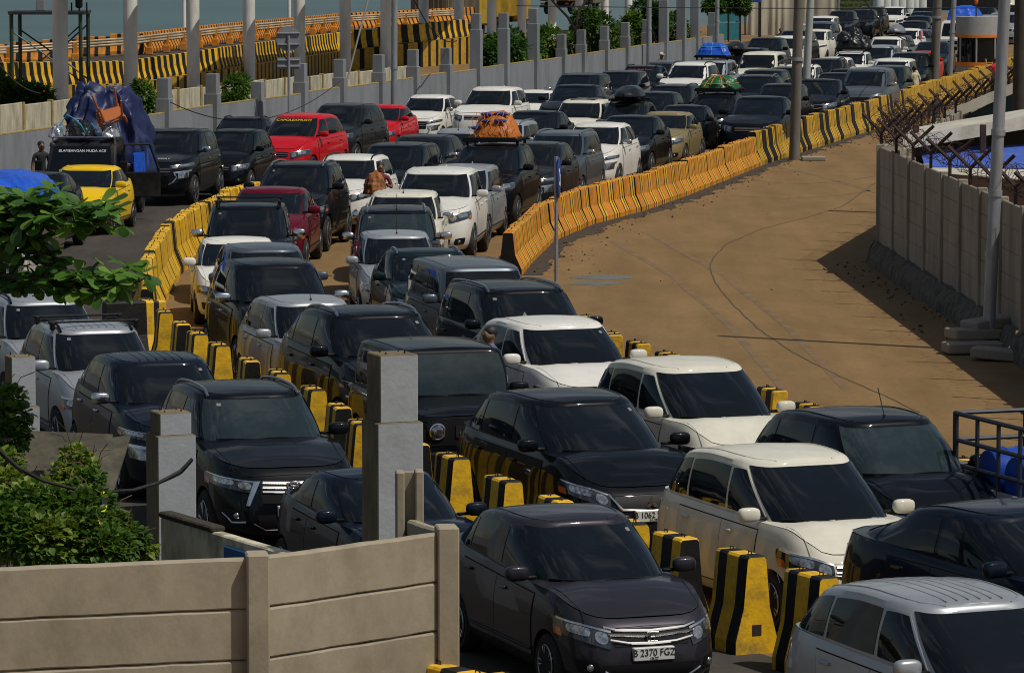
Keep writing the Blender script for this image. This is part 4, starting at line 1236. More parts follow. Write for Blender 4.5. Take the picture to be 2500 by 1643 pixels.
# id, shape, face, detail, paint, x, y, heading, size, label, options
CARS = [
    ('avanza', 'people_carrier', 'plain', 0, 'silver', 3.65, 34.10, -1.1694, 0.95,
     'dusty silver people carrier cut off at the bottom right corner', {'ribs': 1}),
    ('mazda', 'crossover', 'plain', 0, 'navy', 4.85, 38.51, -1.0297, 1.00,
     'dark blue crossover beside the silver people carrier at the right edge', {}),
    ('mobilio', 'wedge', 'winged', 0, 'graphite', 0.59, 39.49, -1.2217, 0.92,
     'graphite people carrier with white number plate B 2370 FGZ and twin chrome grille bars', {'plate': ('B 2370 FGZ', True, '10-27')}),
    ('freed2', 'short_nose', 'smile', 0, 'pearl', 2.84, 43.00, -1.1889, 0.95,
     'pearl white people carrier with chrome slatted grille beside the striped barriers, front right', {}),
    ('hatch', 'hatchback', 'plain', 0, 'navy', -1.34, 43.42, -1.2068, 0.90,
     'small dark hatchback half hidden behind the tall grey post, in front of the black suv', {}),
    ('odyssey', 'people_carrier', 'plain', 0, 'black', 3.99, 46.04, -1.1910, 1.00,
     'black people carrier beside the steel cargo frame with blue drums', {'green': 1, 'rod': 1}),
    ('fortuner', 'suv', 'slats', 0, 'black', -3.03, 48.29, -1.2797, 0.93,
     'big black suv with chrome grille slats and oval emblem behind the broken low wall', {'rails': 1, 'green': 1, 'plate': ('B 1402 TJD', True, None)}),
    ('grandis', 'sleek_wagon', 'vee', 0, 'black', 0.75, 48.35, -1.2099, 0.97,
     'black low people carrier with chrome V grille and plate B 1062 ZMA', {'plate': ('B 1062 ZMA', True, '01-29')}),
    ('freed1', 'short_nose', 'plain', 0, 'pearl', 2.21, 51.79, -1.2123, 0.96,
     'dusty cream people carrier just behind the black low people carrier', {}),
    ('xpander_b', 'wagon', 'shield', 0, 'navy', -4.47, 52.81, -1.2655, 0.94,
     'dark blue people carrier with chrome mirrors behind the big black suv', {'chrome': 1, 'ribs': 1}),
    ('jimny', 'boxy', 'slots', 0, 'black', -0.87, 52.95, -1.2831, 1.02,
     'black boxy off road car with round headlights beside the tall grey post', {'green': 1, 'plate': ('BN 1873 KT', False, None)}),
    ('xenia', 'people_carrier', 'plain', 0, 'silver', -5.72, 57.10, -1.2522, 0.96,
     'silver people carrier with black roof bars at the left edge', {'rails': 'black', 'ribs': 1}),
    ('livina', 'wagon', 'shield', 0, 'white', 0.61, 57.20, -1.2349, 0.97,
     'white people carrier with shark fin antenna beside the man in blue', {'fin': 1}),
    ('xpander_a', 'wagon', 'shield', 0, 'black', -1.92, 57.47, -1.2526, 1.04,
     'black people carrier with silver roof rails right behind the boxy off road car', {'rails': 'chrome'}),
    ('left_silver', 'people_carrier', 'plain', 0, 'silver', -6.89, 61.40, -1.2770, 0.96,
     'silver people carrier at the far left half hidden under the green leaves', {'rails': 'black'}),
    ('spin', 'people_carrier', 'plain', 0, 'silver', -3.02, 61.93, -1.2797, 0.92,
     'silver people carrier with whip antenna between two black cars beside the left barrier row', {'rod': 1}),
    ('innova_b', 'large_wagon', 'plain', 0, 'black', 0.10, 62.00, -1.2796, 0.96,
     'black people carrier with silver roof rails in front of the boxy grey wagon', {'rails': 'chrome'}),
    ('hrv', 'people_carrier', 'plain', 0, 'black', -3.77, 66.35, -1.3342, 1.04,
     'black people carrier with chrome mirror next to the bent yellow barrier row', {'chrome': 1}),
    ('panther', 'old_wagon', 'plain', 0, 'slate', -0.60, 66.65, -1.3358, 0.96,
     'old boxy grey wagon with plain flat roof', {}),
    ('grey_hatch', 'people_carrier', 'plain', 0, 'slate', -4.19, 70.91, -1.4066, 0.98,
     'slate grey people carrier with plain roof directly behind a black one', {}),
    ('black_fog', 'crossover', 'plain', 0, 'teal', -1.42, 71.03, -1.4136, 0.92,
     'very dark green crossover with roof rails behind the boxy grey wagon', {'rails': 'chrome'}),
    ('brio_w', 'hatchback', 'plain', 0, 'white', -4.91, 75.08, -1.4699, 0.96,
     'small white hatchback tucked behind a grey car beside the yellow barriers', {}),
    ('silver_b', 'people_carrier', 'plain', 0, 'silver', -2.08, 75.28, -1.4697, 0.92,
     'silver people carrier with long whip antenna in the middle of the jam', {'rod': 1}),
    ('rails_b', 'large_wagon', 'plain', 0, 'black', -2.19, 79.59, -1.5249, 0.94,
     'black people carrier with silver rails and chrome mirrors in front of a white suv', {'rails': 'chrome', 'rod': 1, 'chrome': 1, 'green': 1}),
    ('black_rack', 'large_wagon', 'plain', 0, 'black', -4.99, 79.70, -1.5262, 0.98,
     'black people carrier with chrome mirrors and roof cross bars beside the yellow barriers', {'rails': 'black', 'chrome': 1}),
    ('white_suv', 'suv', 'plain', 0, 'pearl', -2.17, 84.31, -1.5925, 0.92,
     'dusty white suv with chrome mirror close behind a black roof with rails', {'chrome': 1, 'rod': 1}),
    ('maroon', 'hatchback', 'plain', 0, 'maroon', -4.98, 87.15, -1.6319, 1.06,
     'dark red hatchback squeezed between two black cars', {}),
    ('terios_w', 'suv', 'plain', 0, 'white', -1.57, 89.21, -1.6572, 1.02,
     'clean white suv with shark fin antenna right of the man carrying a bundle', {'fin': 1}),
    ('left_dark', 'crossover', 'plain', 0, 'black', -10.40, 91.04, -1.6466, 1.00,
     'black crossover between the truck at the left edge and the yellow hatchback', {}),
    ('fortuner_b', 'suv', 'slats', 0, 'black', -4.67, 92.05, -1.6902, 1.00,
     'black suv with bright headlights behind the dark red hatchback', {'rails': 1}),
    ('innova_s', 'large_wagon', 'plain', 0, 'silver', -1.13, 94.20, -1.7090, 0.92,
     'silver people carrier half hidden behind the clean white suv', {'fin': 1}),
    ('brio_y', 'hatchback', 'plain', 1, 'yellow', -9.75, 96.66, -1.6796, 1.00,
     'bright yellow hatchback in front of the loaded pickup', {}),
    ('rush_w', 'suv', 'plain', 1, 'white', -3.72, 96.92, -1.7329, 0.94,
     'white suv with black roof rails behind the man carrying a bundle', {'rails': 'black'}),
    ('orange_fort', 'suv', 'plain', 1, 'black', -0.50, 98.89, -1.7461, 1.02,
     'black suv carrying an orange netted load on its roof', {}),
    ('blk_94', 'large_wagon', 'plain', 1, 'black', -2.76, 101.70, -1.7598, 0.98,
     'black people carrier behind the white suv with black roof rails', {}),
    ('dk_xpander', 'wagon', 'shield', 1, 'charcoal', 0.59, 103.73, -1.7695, 0.98,
     'charcoal people carrier just right of the orange roof load', {}),
    ('blk_95', 'wagon', 'plain', 1, 'charcoal', -2.23, 106.62, -1.7806, 1.00,
     'charcoal people carrier with chrome mirrors left of the pale silver one', {'chrome': 1}),
    ('pajero', 'suv', 'shield', 1, 'black', -8.60, 107.24, -1.7303, 1.00,
     'black suv with white lettering on its hood beside the tarpaulin pickup', {'chrome': 1}),
    ('wuling', 'large_wagon', 'plain', 1, 'slate', 1.26, 108.44, -1.7855, 0.96,
     'bluish silver people carrier with roof rails next to the orange barriers', {'rails': 'chrome', 'chrome': 1}),
    ('silver_62', 'people_carrier', 'plain', 1, 'silver', -1.37, 111.29, -1.7898, 0.98,
     'pale silver people carrier with whip antenna left of the orange roof load', {'rod': 1}),
    ('blk_99', 'people_carrier', 'plain', 1, 'black', -7.35, 111.80, -1.7554, 0.96,
     'black people carrier with large headlight right of the black suv with hood lettering', {}),
    ('xpander_w', 'wagon', 'shield', 1, 'white', 2.33, 113.19, -1.7916, 1.00,
     'white people carrier with chrome mirrors next to the orange barriers', {'chrome': 1}),
    ('silver_63', 'large_wagon', 'plain', 1, 'silver', -0.23, 115.66, -1.7936, 0.92,
     'silver people carrier with rails behind the orange roof load', {'rails': 'silver', 'rod': 1}),
    ('calya', 'people_carrier', 'plain', 1, 'red', -5.89, 117.33, -1.8472, 1.06,
     'red people carrier with yellow lettering on its windshield', {}),
    ('blk_53', 'crossover', 'plain', 1, 'black', 3.32, 118.26, -1.7956, 1.00,
     'black crossover between a white people carrier and a tan car', {}),
    ('rush_98', 'crossover', 'plain', 1, 'black', -7.70, 120.23, -1.7617, 0.92,
     'black crossover left of the red people carrier', {'rails': 'black'}),
    ('blk_64', 'crossover', 'plain', 1, 'black', 0.66, 121.26, -1.7970, 1.00,
     'black crossover behind the bluish silver people carrier', {}),
    ('blk_96', 'suv', 'plain', 1, 'charcoal', -4.93, 122.39, -1.8322, 1.00,
     'dark grey suv between the two red cars', {}),
    ('tan', 'crossover', 'plain', 1, 'tan', 4.53, 123.59, -1.7976, 0.92,
     'tan crossover near the end of the orange barriers', {}),
    ('crv_51', 'crossover', 'winged', 1, 'black', 5.24, 128.25, -1.7977, 0.92,
     'black crossover with bright headlights behind the tan one', {}),
    ('blk_48', 'crossover', 'plain', 1, 'black', 7.60, 129.12, -1.7977, 1.06,
     'black crossover just left of the leaning concrete pole', {}),
    ('box_56', 'wagon', 'plain', 1, 'charcoal', 3.54, 129.14, -1.7977, 0.94,
     'charcoal people carrier under a black roof box in the middle of the jam', {'rails': 'black'}),
    ('jazz', 'hatchback', 'plain', 1, 'red', -4.00, 129.45, -1.7977, 1.00,
     'red hatchback behind a black suv by the wall', {}),
    ('sunroof', 'large_wagon', 'plain', 1, 'pearl', 2.19, 129.79, -1.7977, 0.92,
     'white people carrier with dark sunroof panels', {}),
    ('green_fort', 'suv', 'shield', 1, 'black', 6.45, 133.60, -1.7977, 0.92,
     'black suv carrying a green wrapped load on its roof', {}),
    ('blk_55', 'wagon', 'plain', 1, 'black', 4.52, 134.34, -1.7977, 1.00,
     'black people carrier right of the car with the low roof box', {}),
    ('zenix', 'suv', 'plain', 1, 'white', -0.63, 134.96, -1.7977, 1.00,
     'large white suv with wide black grille by the grey wall', {'fin': 1}),
    ('xpander_60', 'wagon', 'shield', 1, 'white', -2.67, 135.13, -1.7977, 0.92,
     'white people carrier with black grille parked next to the red hatchback', {'chrome': 1, 'fin': 1}),
    ('blk_43', 'large_wagon', 'plain', 1, 'black', 5.27, 139.18, -1.7977, 0.98,
     'black people carrier left of the green roof load', {'rails': 'black'}),
    ('blk_42', 'crossover', 'plain', 1, 'black', 2.10, 140.28, -1.7977, 1.02,
     'black crossover with white car to its left in front of the wall', {}),
    ('blk_22', 'wagon', 'plain', 1, 'black', 9.03, 141.15, -1.7977, 1.00,
     'black people carrier whose front is cut by the leaning concrete pole', {}),
    ('white_59', 'hatchback', 'plain', 1, 'white', 0.74, 143.24, -1.7977, 0.94,
     'white hatchback behind the large white suv by the wall', {}),
    ('crv_21', 'crossover', 'winged', 1, 'black', 10.63, 146.26, -1.7977, 1.00,
     'black crossover with wide chrome grille right of the steel pole', {}),
    ('blk_47', 'wagon', 'plain', 1, 'black', 8.49, 146.31, -1.7977, 1.06,
     'black people carrier right of the tall white van like car', {'rails': 'chrome'}),
    ('blk_41', 'large_wagon', 'plain', 1, 'black', 2.40, 147.51, -1.7977, 1.02,
     'black people carrier nearest to the grey wall in the middle', {'chrome': 1}),
    ('white_44', 'old_wagon', 'plain', 1, 'white', 7.33, 148.07, -1.7977, 0.92,
     'tall white van like car right behind the green roof load', {}),
    ('grey_17', 'large_wagon', 'plain', 2, 'slate', 12.75, 151.10, -1.7977, 1.06,
     'grey people carrier beside the striped barriers with chrome mirror', {'chrome': 1}),
    ('blk_40', 'large_wagon', 'plain', 2, 'black', 3.92, 152.32, -1.7977, 0.98,
     'black people carrier with large plain windshield right behind that nearest the wall', {}),
    ('blk_45', 'large_wagon', 'plain', 2, 'black', 9.09, 152.64, -1.7977, 1.00,
     'black people carrier behind the tall white van like car, left of the concrete pole', {}),
    ('blk_20', 'crossover', 'plain', 2, 'black', 12.00, 156.29, -1.7977, 0.92,
     'black crossover next to the striped barriers behind the one with chrome grille', {}),
    ('blk_18', 'large_wagon', 'plain', 2, 'teal', 13.90, 156.68, -1.7977, 1.00,
     'dark green people carrier just behind the grey one at the barriers', {}),
    ('white_37', 'suv', 'plain', 2, 'white', 6.63, 157.02, -1.7977, 1.04,
     'white suv left of the blue roof bundle', {'rails': 'black'}),
    ('blk_46', 'wagon', 'plain', 2, 'black', 10.33, 158.07, -1.7977, 0.99,
     'black people carrier hidden behind the leaning concrete pole', {}),
    ('text_39', 'wagon', 'plain', 2, 'black', 4.94, 159.54, -1.7977, 1.00,
     'black people carrier with red lettering across its windshield', {'rails': 'black', 'chrome': 1}),
    ('blk_19', 'crossover', 'plain', 2, 'black', 12.68, 160.35, -1.7977, 0.92,
     'black crossover with black rails left of a grey people carrier', {'rails': 'black'}),
    ('white_25', 'wagon', 'plain', 2, 'white', 11.08, 162.20, -1.7977, 0.97,
     'white people carrier with roof rails behind the steel pole', {'rails': 'black'}),
    ('blue_36', 'large_wagon', 'plain', 2, 'silver', 7.74, 163.90, -1.7977, 1.00,
     'silver people carrier carrying a blue wrapped bundle on its roof', {}),
    ('white_13', 'large_wagon', 'plain', 2, 'white', 14.90, 165.13, -1.7977, 1.00,
     'white people carrier with dark grille close to the barriers in the background', {'fin': 1}),
    ('slate_38', 'suv', 'plain', 2, 'slate', 5.96, 165.38, -1.7977, 0.92,
     'slate blue suv along the grey wall', {'chrome': 1}),
    ('blk_24', 'large_wagon', 'plain', 2, 'black', 12.41, 167.41, -1.7977, 0.96,
     'black people carrier in front of a white roof, right of the steel pole', {'rails': 'black'}),
    ('white_33', 'old_wagon', 'plain', 2, 'pearl', 10.12, 171.35, -1.7977, 1.06,
     'small boxy cream car in front of a black suv', {}),
    ('white_23', 'wagon', 'plain', 2, 'white', 13.12, 172.07, -1.7977, 0.95,
     'white people carrier mostly hidden behind a black one in the background', {'fin': 1}),
    ('blk_14', 'large_wagon', 'plain', 2, 'black', 16.33, 173.19, -1.7977, 1.00,
     'black people carrier left of a brown pole near the toll booth', {}),
    ('box_35', 'wagon', 'plain', 2, 'black', 9.37, 177.37, -1.7977, 0.96,
     'black people carrier carrying a rounded roof box behind the blue bundle', {}),
    ('white_12', 'wagon', 'plain', 2, 'white', 14.31, 177.95, -1.7977, 0.99,
     'white people carrier carrying a pile of black bags on its roof rack', {'rails': 'black'}),
    ('blk_34', 'large_wagon', 'plain', 2, 'black', 10.27, 182.86, -1.7977, 0.94,
     'black people carrier with rails between the roof box car and a small white car', {'rails': 'black'}),
    ('white_10', 'large_wagon', 'plain', 2, 'silver', 15.97, 183.28, -1.7977, 1.00,
     'silver people carrier right of the black bags on a roof', {}),
    ('red_15', 'hatchback', 'plain', 2, 'red', 18.25, 187.41, -1.7977, 0.94,
     'red hatchback behind the brown pole near the toll booth', {}),
    ('dk_11', 'hatchback', 'plain', 2, 'black', 16.29, 188.79, -1.7977, 1.00,
     'black hatchback behind the white car with the bags on its roof', {}),
    ('dk_16', 'crossover', 'plain', 2, 'teal', 19.23, 193.05, -1.7977, 1.00,
     'dark green crossover behind the red hatchback near the toll booth', {}),
    ('suv_31', 'suv', 'plain', 2, 'black', 11.60, 193.10, -1.7977, 1.02,
     'black suv in front of the hanging beige canvas', {}),
    ('white_9', 'large_wagon', 'plain', 2, 'white', 17.48, 196.89, -1.7977, 1.00,
     'white people carrier in front of the pointed grey roof box', {}),
    ('white_30', 'large_wagon', 'plain', 2, 'white', 12.96, 198.49, -1.7977, 1.00,
     'white people carrier right of the black suv near the canvas', {}),
    ('box_8', 'wagon', 'plain', 2, 'slate', 18.44, 203.13, -1.7977, 1.00,
     'grey people carrier carrying a pointed grey roof box', {}),
    ('dark_32', 'suv', 'plain', 2, 'black', 13.95, 207.28, -1.7977, 1.00,
     'black suv with chrome mirror hidden behind two poles', {'chrome': 1}),
    ('pajero_26', 'suv', 'shield', 2, 'pearl', 15.22, 212.35, -1.7977, 0.96,
     'pearl white suv right of the steel pole in the background', {'chrome': 1}),
    ('white_7', 'wagon', 'plain', 2, 'white', 20.19, 216.12, -1.7977, 1.00,
     'white people carrier with a pink cloth at its window near the toll booth', {}),
    ('blk_6', 'hatchback', 'plain', 2, 'slate', 21.47, 222.85, -1.7977, 1.00,
     'slate hatchback right of the white car with the pink cloth', {}),
    ('van_27', 'large_wagon', 'plain', 2, 'slate', 16.69, 227.89, -1.7977, 1.00,
     'grey van right behind the pearl white suv in the background', {}),
    ('blk_5d', 'wagon', 'plain', 2, 'black', 22.20, 233.05, -1.7977, 1.00,
     'black people carrier first in the tight row left of the blue tarpaulin', {}),
    ('van_28', 'large_wagon', 'plain', 2, 'white', 17.78, 241.65, -1.7977, 1.00,
     'white van behind the grey van in the background', {}),
    ('van_a', 'large_wagon', 'plain', 2, 'silver', 27.50, 244.33, -1.7977, 1.00,
     'silver van right behind the toll booth', {}),
    ('blk_5c', 'wagon', 'plain', 2, 'black', 23.63, 245.62, -1.7977, 1.00,
     'black people carrier second in the tight row left of the blue tarpaulin', {}),
    ('van_c', 'large_wagon', 'plain', 2, 'silver', 29.35, 249.17, -1.7977, 1.02,
     'silver van near the right edge behind the steel lamp post', {}),
    ('van_b', 'large_wagon', 'plain', 2, 'silver', 29.50, 254.41, -1.7977, 0.96,
     'silver van in the lane right of the toll booth, second from it', {}),
    ('blk_1', 'suv', 'plain', 2, 'black', 19.86, 254.44, -1.7977, 1.00,
     'black suv below the beige canvas, leftmost of the three by the green board', {'chrome': 1}),
    ('blk_5b', 'wagon', 'plain', 2, 'black', 25.05, 257.83, -1.7977, 1.00,
     'black people carrier third in the tight row left of the blue tarpaulin', {}),
    ('blk_2', 'suv', 'plain', 2, 'black', 21.57, 259.70, -1.7977, 0.98,
     'black suv with bright headlights below the green board', {'chrome': 1}),
    ('dk_r2', 'wagon', 'plain', 2, 'teal', 31.37, 266.22, -1.7977, 1.04,
     'dark green people carrier at the far right under the cream roof box', {}),
    ('blk_3', 'suv', 'plain', 2, 'black', 22.69, 266.57, -1.7977, 1.00,
     'black suv with silver rails below the green board', {'rails': 'chrome', 'chrome': 1}),
    ('blk_5a', 'wagon', 'plain', 2, 'black', 26.29, 269.67, -1.7977, 1.00,
     'black people carrier farthest in the tight row left of the blue tarpaulin', {}),
    ('dk_r1', 'wagon', 'plain', 2, 'navy', 30.21, 270.32, -1.7977, 1.00,
     'dark blue people carrier above the toll booth roof', {}),
    ('white_4', 'wagon', 'plain', 2, 'white', 24.68, 272.97, -1.7977, 1.00,
     'white people carrier at the far end below the white columns', {}),
]

for (cid, shape, face, lod, pn, x, y, rz, k, label, opts) in CARS:
    add_car(cid, shape, face, lod, pn, x, y, rz, k, label, opts)

# ---------------------------------------------------------------- lettering and loads on single cars
SHAPE_OF = {c[0]: c[1] for c in CARS}
def roof_pt(cid, fx, ly=0.0, dz=0.0):
    """point on a car's roof: fx 0 = front edge, 1 = rear edge"""
    o = CAR_OBJ[cid]; s = SHAPES[SHAPE_OF[cid]]
    x = lerp(s.xrf, s.xrr, fx)
    return o.matrix_basis @ Vector((x, ly, s.zroof(x) + dz)), o.rotation_euler.z
def roof_rack(cid):
    p, a = roof_pt(cid, .45, 0, .0)
    b = MB()
    for x in (-.55, .0, .55): b.bbox(x - .03, x + .03, -.72, .72, .06, .10, .01)
    for y in (-.62, .62): b.bbox(-.85, .85, y - .025, y + .025, .09, .14, .01)
    for x in (-.5, .5):
        for y in (-.6, .6): b.box(x - .03, x + .03, y - .03, y + .03, -.03, .07)
    b.bbox(.82, .88, -.62, .62, .06, .17, .01)
    o = b.build('roof_rack', [M_TRIM]); o.location = p; o.rotation_euler = (0, 0, a); return o
def bundle(name, cid, fx, size, m, label, cat, seed, wrinkle=.10, power=.55, dz=.12, straps=None, strap_m=None, lift=0.0):
    p, a = roof_pt(cid, fx, 0, dz)
    return loose_bundle(name, p, a, size, m, label, cat, seed, wrinkle, power, straps, strap_m)
def loose_bundle(name, p, a, size, m, label, cat, seed, wrinkle=.10, power=.55, straps=None, strap_m=None, taper=.25, nu=56, nv=30):
    L, W_, H_ = size
    mb = MB()
    def ridge(q): return 1 - abs(2 * noise.noise(q))
    def pt(u, v, grow=0.0):
        th = math.pi / 2 * v; an = 2 * math.pi * u
        def sp(q): return math.copysign(abs(q) ** power, q)
        r = sp(math.cos(th)); x = sp(math.cos(an)) * r; y = sp(math.sin(an)) * r; z = math.sin(th) ** .8
        nn = noise.noise(Vector((x * 2.3 + seed, y * 2.3, z * 2.3))) + .5 * noise.noise(Vector((x * 6 + seed, y * 6, z * 6)))
        fold = wrinkle * (abs(noise.noise(Vector((math.cos(an) * 2.6 + seed, math.sin(an) * 2.6, z * .7)))) - .25)
        fold += wrinkle * .45 * (ridge(Vector((x * 2.1 + seed, y * 2.1 + z * 1.3, z * 1.1))) ** 3 - .35) + wrinkle * .25 * (ridge(Vector((x * 4.3 - z * 2 + seed, y * 4.3, z * 2.2))) ** 3 - .35)
        k = 1 - taper * z + wrinkle * nn * .45 + fold + grow
        return ((x * L / 2) * k, (y * W_ / 2) * k, z * H_ * (1 + wrinkle * nn * .6) + grow * .5)
    vs = [pt(i / nu, j / nv) for j in range(nv + 1) for i in range(nu)]
    fs = [(j * nu + i, j * nu + (i + 1) % nu, j * nu + nu + (i + 1) % nu, j * nu + nu + i) for j in range(nv) for i in range(nu)]
    mb.add(vs, fs); mb.add([pt(i / nu, 0) for i in range(nu)], [tuple(reversed(range(nu)))])
    o = mb.build(name, [m]); o.location = p; o.rotation_euler = (0, 0, a); tag(o, label, cat)
    for pl in o.data.polygons: pl.use_smooth = True
    if straps:
        b = MB()
        for (u0, kind) in straps:
            pts = []
            if kind == 'over':
                for j in range(nv + 1): pts.append(pt(u0, j / nv, .012))
                for j in range(nv, -1, -1): pts.append(pt((1 - u0) % 1 if u0 not in (.25, .75) else (u0 + .5) % 1, j / nv, .012))
            else:
                for i in range(nu + 1): pts.append(pt(i / nu, u0, .012))
            b.tube(pts, .016, 5)
        b.build('strap', [strap_m], o)
    return o
def cloth(name, col, rough=.55): return mat(name, col, rough=rough, noise_amt=.22, noise_scale=3, bump=1.0, bump_scale=4.5)
M_NAVY = cloth('navy_tarpaulin', (.009, .017, .075), .5); M_BLUE = cloth('blue_tarpaulin', (.010, .085, .52), .4); M_GREEN = cloth('green_tarpaulin', (.006, .105, .028), .4)
M_ORNET = cloth('orange_net', (.48, .14, .015)); M_BAG = cloth('black_bag', (.012, .012, .013), .35); M_ROPE = mat('orange_rope', (.62, .16, .01), rough=.7); M_BROPE = mat('blue_rope', (.03, .30, .50), rough=.6)
M_BOXB = paint('roof_box_black', (.012, .013, .016), dust=.15); M_BOXG = paint('roof_box_grey', (.23, .24, .26), metal=.3, dust=.2); M_BOXC = paint('roof_box_cream', (.60, .57, .45), dust=.2)

tag(roof_rack('orange_fort'), 'black roof rack under the orange netted load', 'roof rack')
o = bundle('luggage', 'orange_fort', .50, (1.35, 1.10, .62), M_ORNET, 'orange netted pile of bags with blue patches on a black suv roof', 'luggage', 3, .09, .6, .12)
for u, v, w in ((.03, .42, .17), (.97, .42, .13), (.06, .72, .2), (.95, .70, .16), (.90, .2, .14)):
    th = math.pi / 2 * v; an = 2 * math.pi * u
    b = MB(); c = Vector((math.cos(an) ** 1 * .675 * math.cos(th) ** .6 * .95, math.copysign(abs(math.sin(an)) ** .6, math.sin(an)) * .55 * math.cos(th) ** .6, .62 * math.sin(th) ** .8))
    b.ellip(c, (.06, w, .05), 12, 6); b.build('blue_bag', [cloth('dark_blue_bag', (.02, .04, .22))], o, 60)
b = MB()
for k in range(9):
    pts = []
    for q in range(9):
        t = q / 8; pts.append((.70 - .45 * t * t * .5, lerp(-.56, .56, k / 8) * (1 - .25 * t) + .05 * math.sin(q * 1.9 + k), .02 + .60 * t))
    b.tube(pts, .009, 4)
b.build('net', [M_ROPE], o)
tag(roof_rack('green_fort'), 'black roof rack under the green wrapped load', 'roof rack')
bundle('luggage', 'green_fort', .45, (1.2, 1.30, .42), M_GREEN, 'green tarpaulin bundle tied with orange rope on a black suv roof', 'luggage', 9, .18, .6, .12, [(.02, 'over'), (.93, 'over'), (.22, 'ring')], M_ROPE)
tag(roof_rack('blue_36'), 'black roof rack under the blue wrapped bundle', 'roof rack')
bundle('luggage', 'blue_36', .40, (1.3, 1.25, .50), M_BLUE, 'bright blue wrapped bundle on a silver car roof by the grey wall', 'luggage', 14, .12, .42, .12, [(.0, 'over'), (.45, 'ring')], M_BROPE)
tag(roof_rack('white_12'), 'roof rack under the black bags', 'roof rack')
for k, (dx, dy, s_, dz) in enumerate(((0, .38, .62, 0), (-.1, -.30, .66, 0), (.35, .05, .55, 0), (-.1, .05, .60, .34), (.2, -.35, .5, .28))):
    p, a = roof_pt('white_12', .45, 0, .12)
    q = p + Vector((math.cos(a) * dx - math.sin(a) * dy, math.sin(a) * dx + math.cos(a) * dy, dz))
    loose_bundle('bag', q, a + k, (s_ * 1.3, s_ * 1.25, s_ * .85), M_BAG, ['left black bag in the pile on a white car roof', 'right black bag in the pile on a white car roof', 'front black bag in the pile on a white car roof', 'black bag on top of the pile on a white car roof', 'small black bag lying on the right side of the pile'][k], 'bag', 20 + k * 3, .22, .8)
def roof_box(cid, m, label, fx=.5, pointed=.0, size=(1.75, .88, .40)):
    p, a = roof_pt(cid, fx, 0, .07)
    L, W_, H_ = size; mb = MB(); n = 22; mm = 14; vs = []
    for i in range(n + 1):
        t = i / n; x = L / 2 - L * t
        w = W_ / 2 * (max(1e-3, (1 - abs(2 * t - 1) ** (3.5 if not pointed else 2.4)))) ** .5; h = H_ * (max(1e-3, min(1, (t + .05) / .45)) ** .6 if t < .45 else 1) * (max(1e-3, 1 - abs(max(0, 2 * t - 1)) ** 5)) ** .4
        for j in range(mm + 1):
            u = -1 + 2 * j / mm
            vs.append((x, w * u, .10 + h * .78 * (1 - abs(u) ** (2.6 if not pointed else 1.5)) ** .7 + (pointed * .03 * (1 - abs(u)))))
    fs = [(i * (mm + 1) + j, i * (mm + 1) + j + 1, (i + 1) * (mm + 1) + j + 1, (i + 1) * (mm + 1) + j) for i in range(n) for j in range(mm)]
    o_ = len(vs); mb.add(vs, fs)
    vs2 = [(x, y * .94, .02 + (.08 if abs(x) > L * .4 else 0)) for x, y, z in vs]; mb.add(vs2, fs)
    for a_, b_ in (([i * (mm + 1) for i in range(n + 1)], 1), ([i * (mm + 1) + mm for i in range(n + 1)], 1)):
        k = a_; mb.add([vs[i] for i in k] + [vs2[i] for i in k], [(i, i + 1, len(k) + i + 1, len(k) + i) for i in range(len(k) - 1)])
    root = mb.build('roof_box', [m], None, 40); root.location = p; root.rotation_euler = (0, 0, a); tag(root, label, 'roof box')
    b = MB()
    for x in (-.4, .4): b.bbox(x - .04, x + .04, -.58, .58, -.05, .015, .01)
    b.build('cross_bar', [M_TRIM], root)
    b = MB(); b.bbox(L / 2 - .30, L / 2 - .10, -.03, .03, .10, .13, .01); b.build('latch', [M_CHROME], root)
roof_box('box_56', M_BOXB, 'glossy black domed roof box on a charcoal car in the middle of the jam', .35)
roof_box('box_35', M_BOXB, 'matt black roof box beside the bright blue bundle', .3)
roof_box('box_8', M_BOXG, 'pointed grey roof box on a grey car', .4, 1.0)
roof_box('dk_r2', M_BOXC, 'cream roof box near the top right corner', .4)

o_ = CAR_OBJ['white_7']; s_ = SHAPES[SHAPE_OF['white_7']]
loose_bundle('cloth', o_.matrix_basis @ Vector((s_.xc - .55, .86, 1.18)), o_.rotation_euler.z, (.42, .16, .42), cloth('pink_cloth', (.62, .16, .22), .8), 'pink cloth hanging at the window of a white car near the toll booth', 'cloth', 63, .2, .7)

def ws_text(cid, txt, size, m, v, name='sticker', off=.012, dy=0.0):
    s = SHAPES[SHAPE_OF[cid]]; o = CAR_OBJ[cid]
    p = Vector(s.ws(dy, v)); q = Vector(s.ws(dy, v + .05)); up = (q - p).normalized(); nrm = Vector((up.z, 0, -up.x))
    me = text_mesh(txt, size, .002); me.materials.append(m)
    t = place(me, name, o)
    ux = Vector((0, 1, 0))
    M = Matrix((ux, up, ux.cross(up))).transposed().to_4x4(); M.translation = p + nrm * off
    t.matrix_local = M; return t
ws_text('calya', 'CAPOLEAMUSTI', .135, M_YELLOWINK, .88)
ws_text('text_39', 'Lintas Budi Toda', .13, M_REDINK, .88)
s_ = SHAPES['suv']
me = text_mesh('PAJERO SPORT', .12, .003); me.materials.append(M_WHITEINK); t = place(me, 'lettering', CAR_OBJ['pajero'])
hx = s_.a - .34; h0 = Vector(s_.hood(hx, 0)); h1 = Vector(s_.hood(hx - .1, 0)); up = (h1 - h0).normalized(); ux = Vector((0, 1, 0))
M_ = Matrix((ux, up, ux.cross(up))).transposed().to_4x4(); M_.translation = h0 + Vector((0, 0, .02)); t.matrix_local = M_
so = SHAPES['large_wagon']
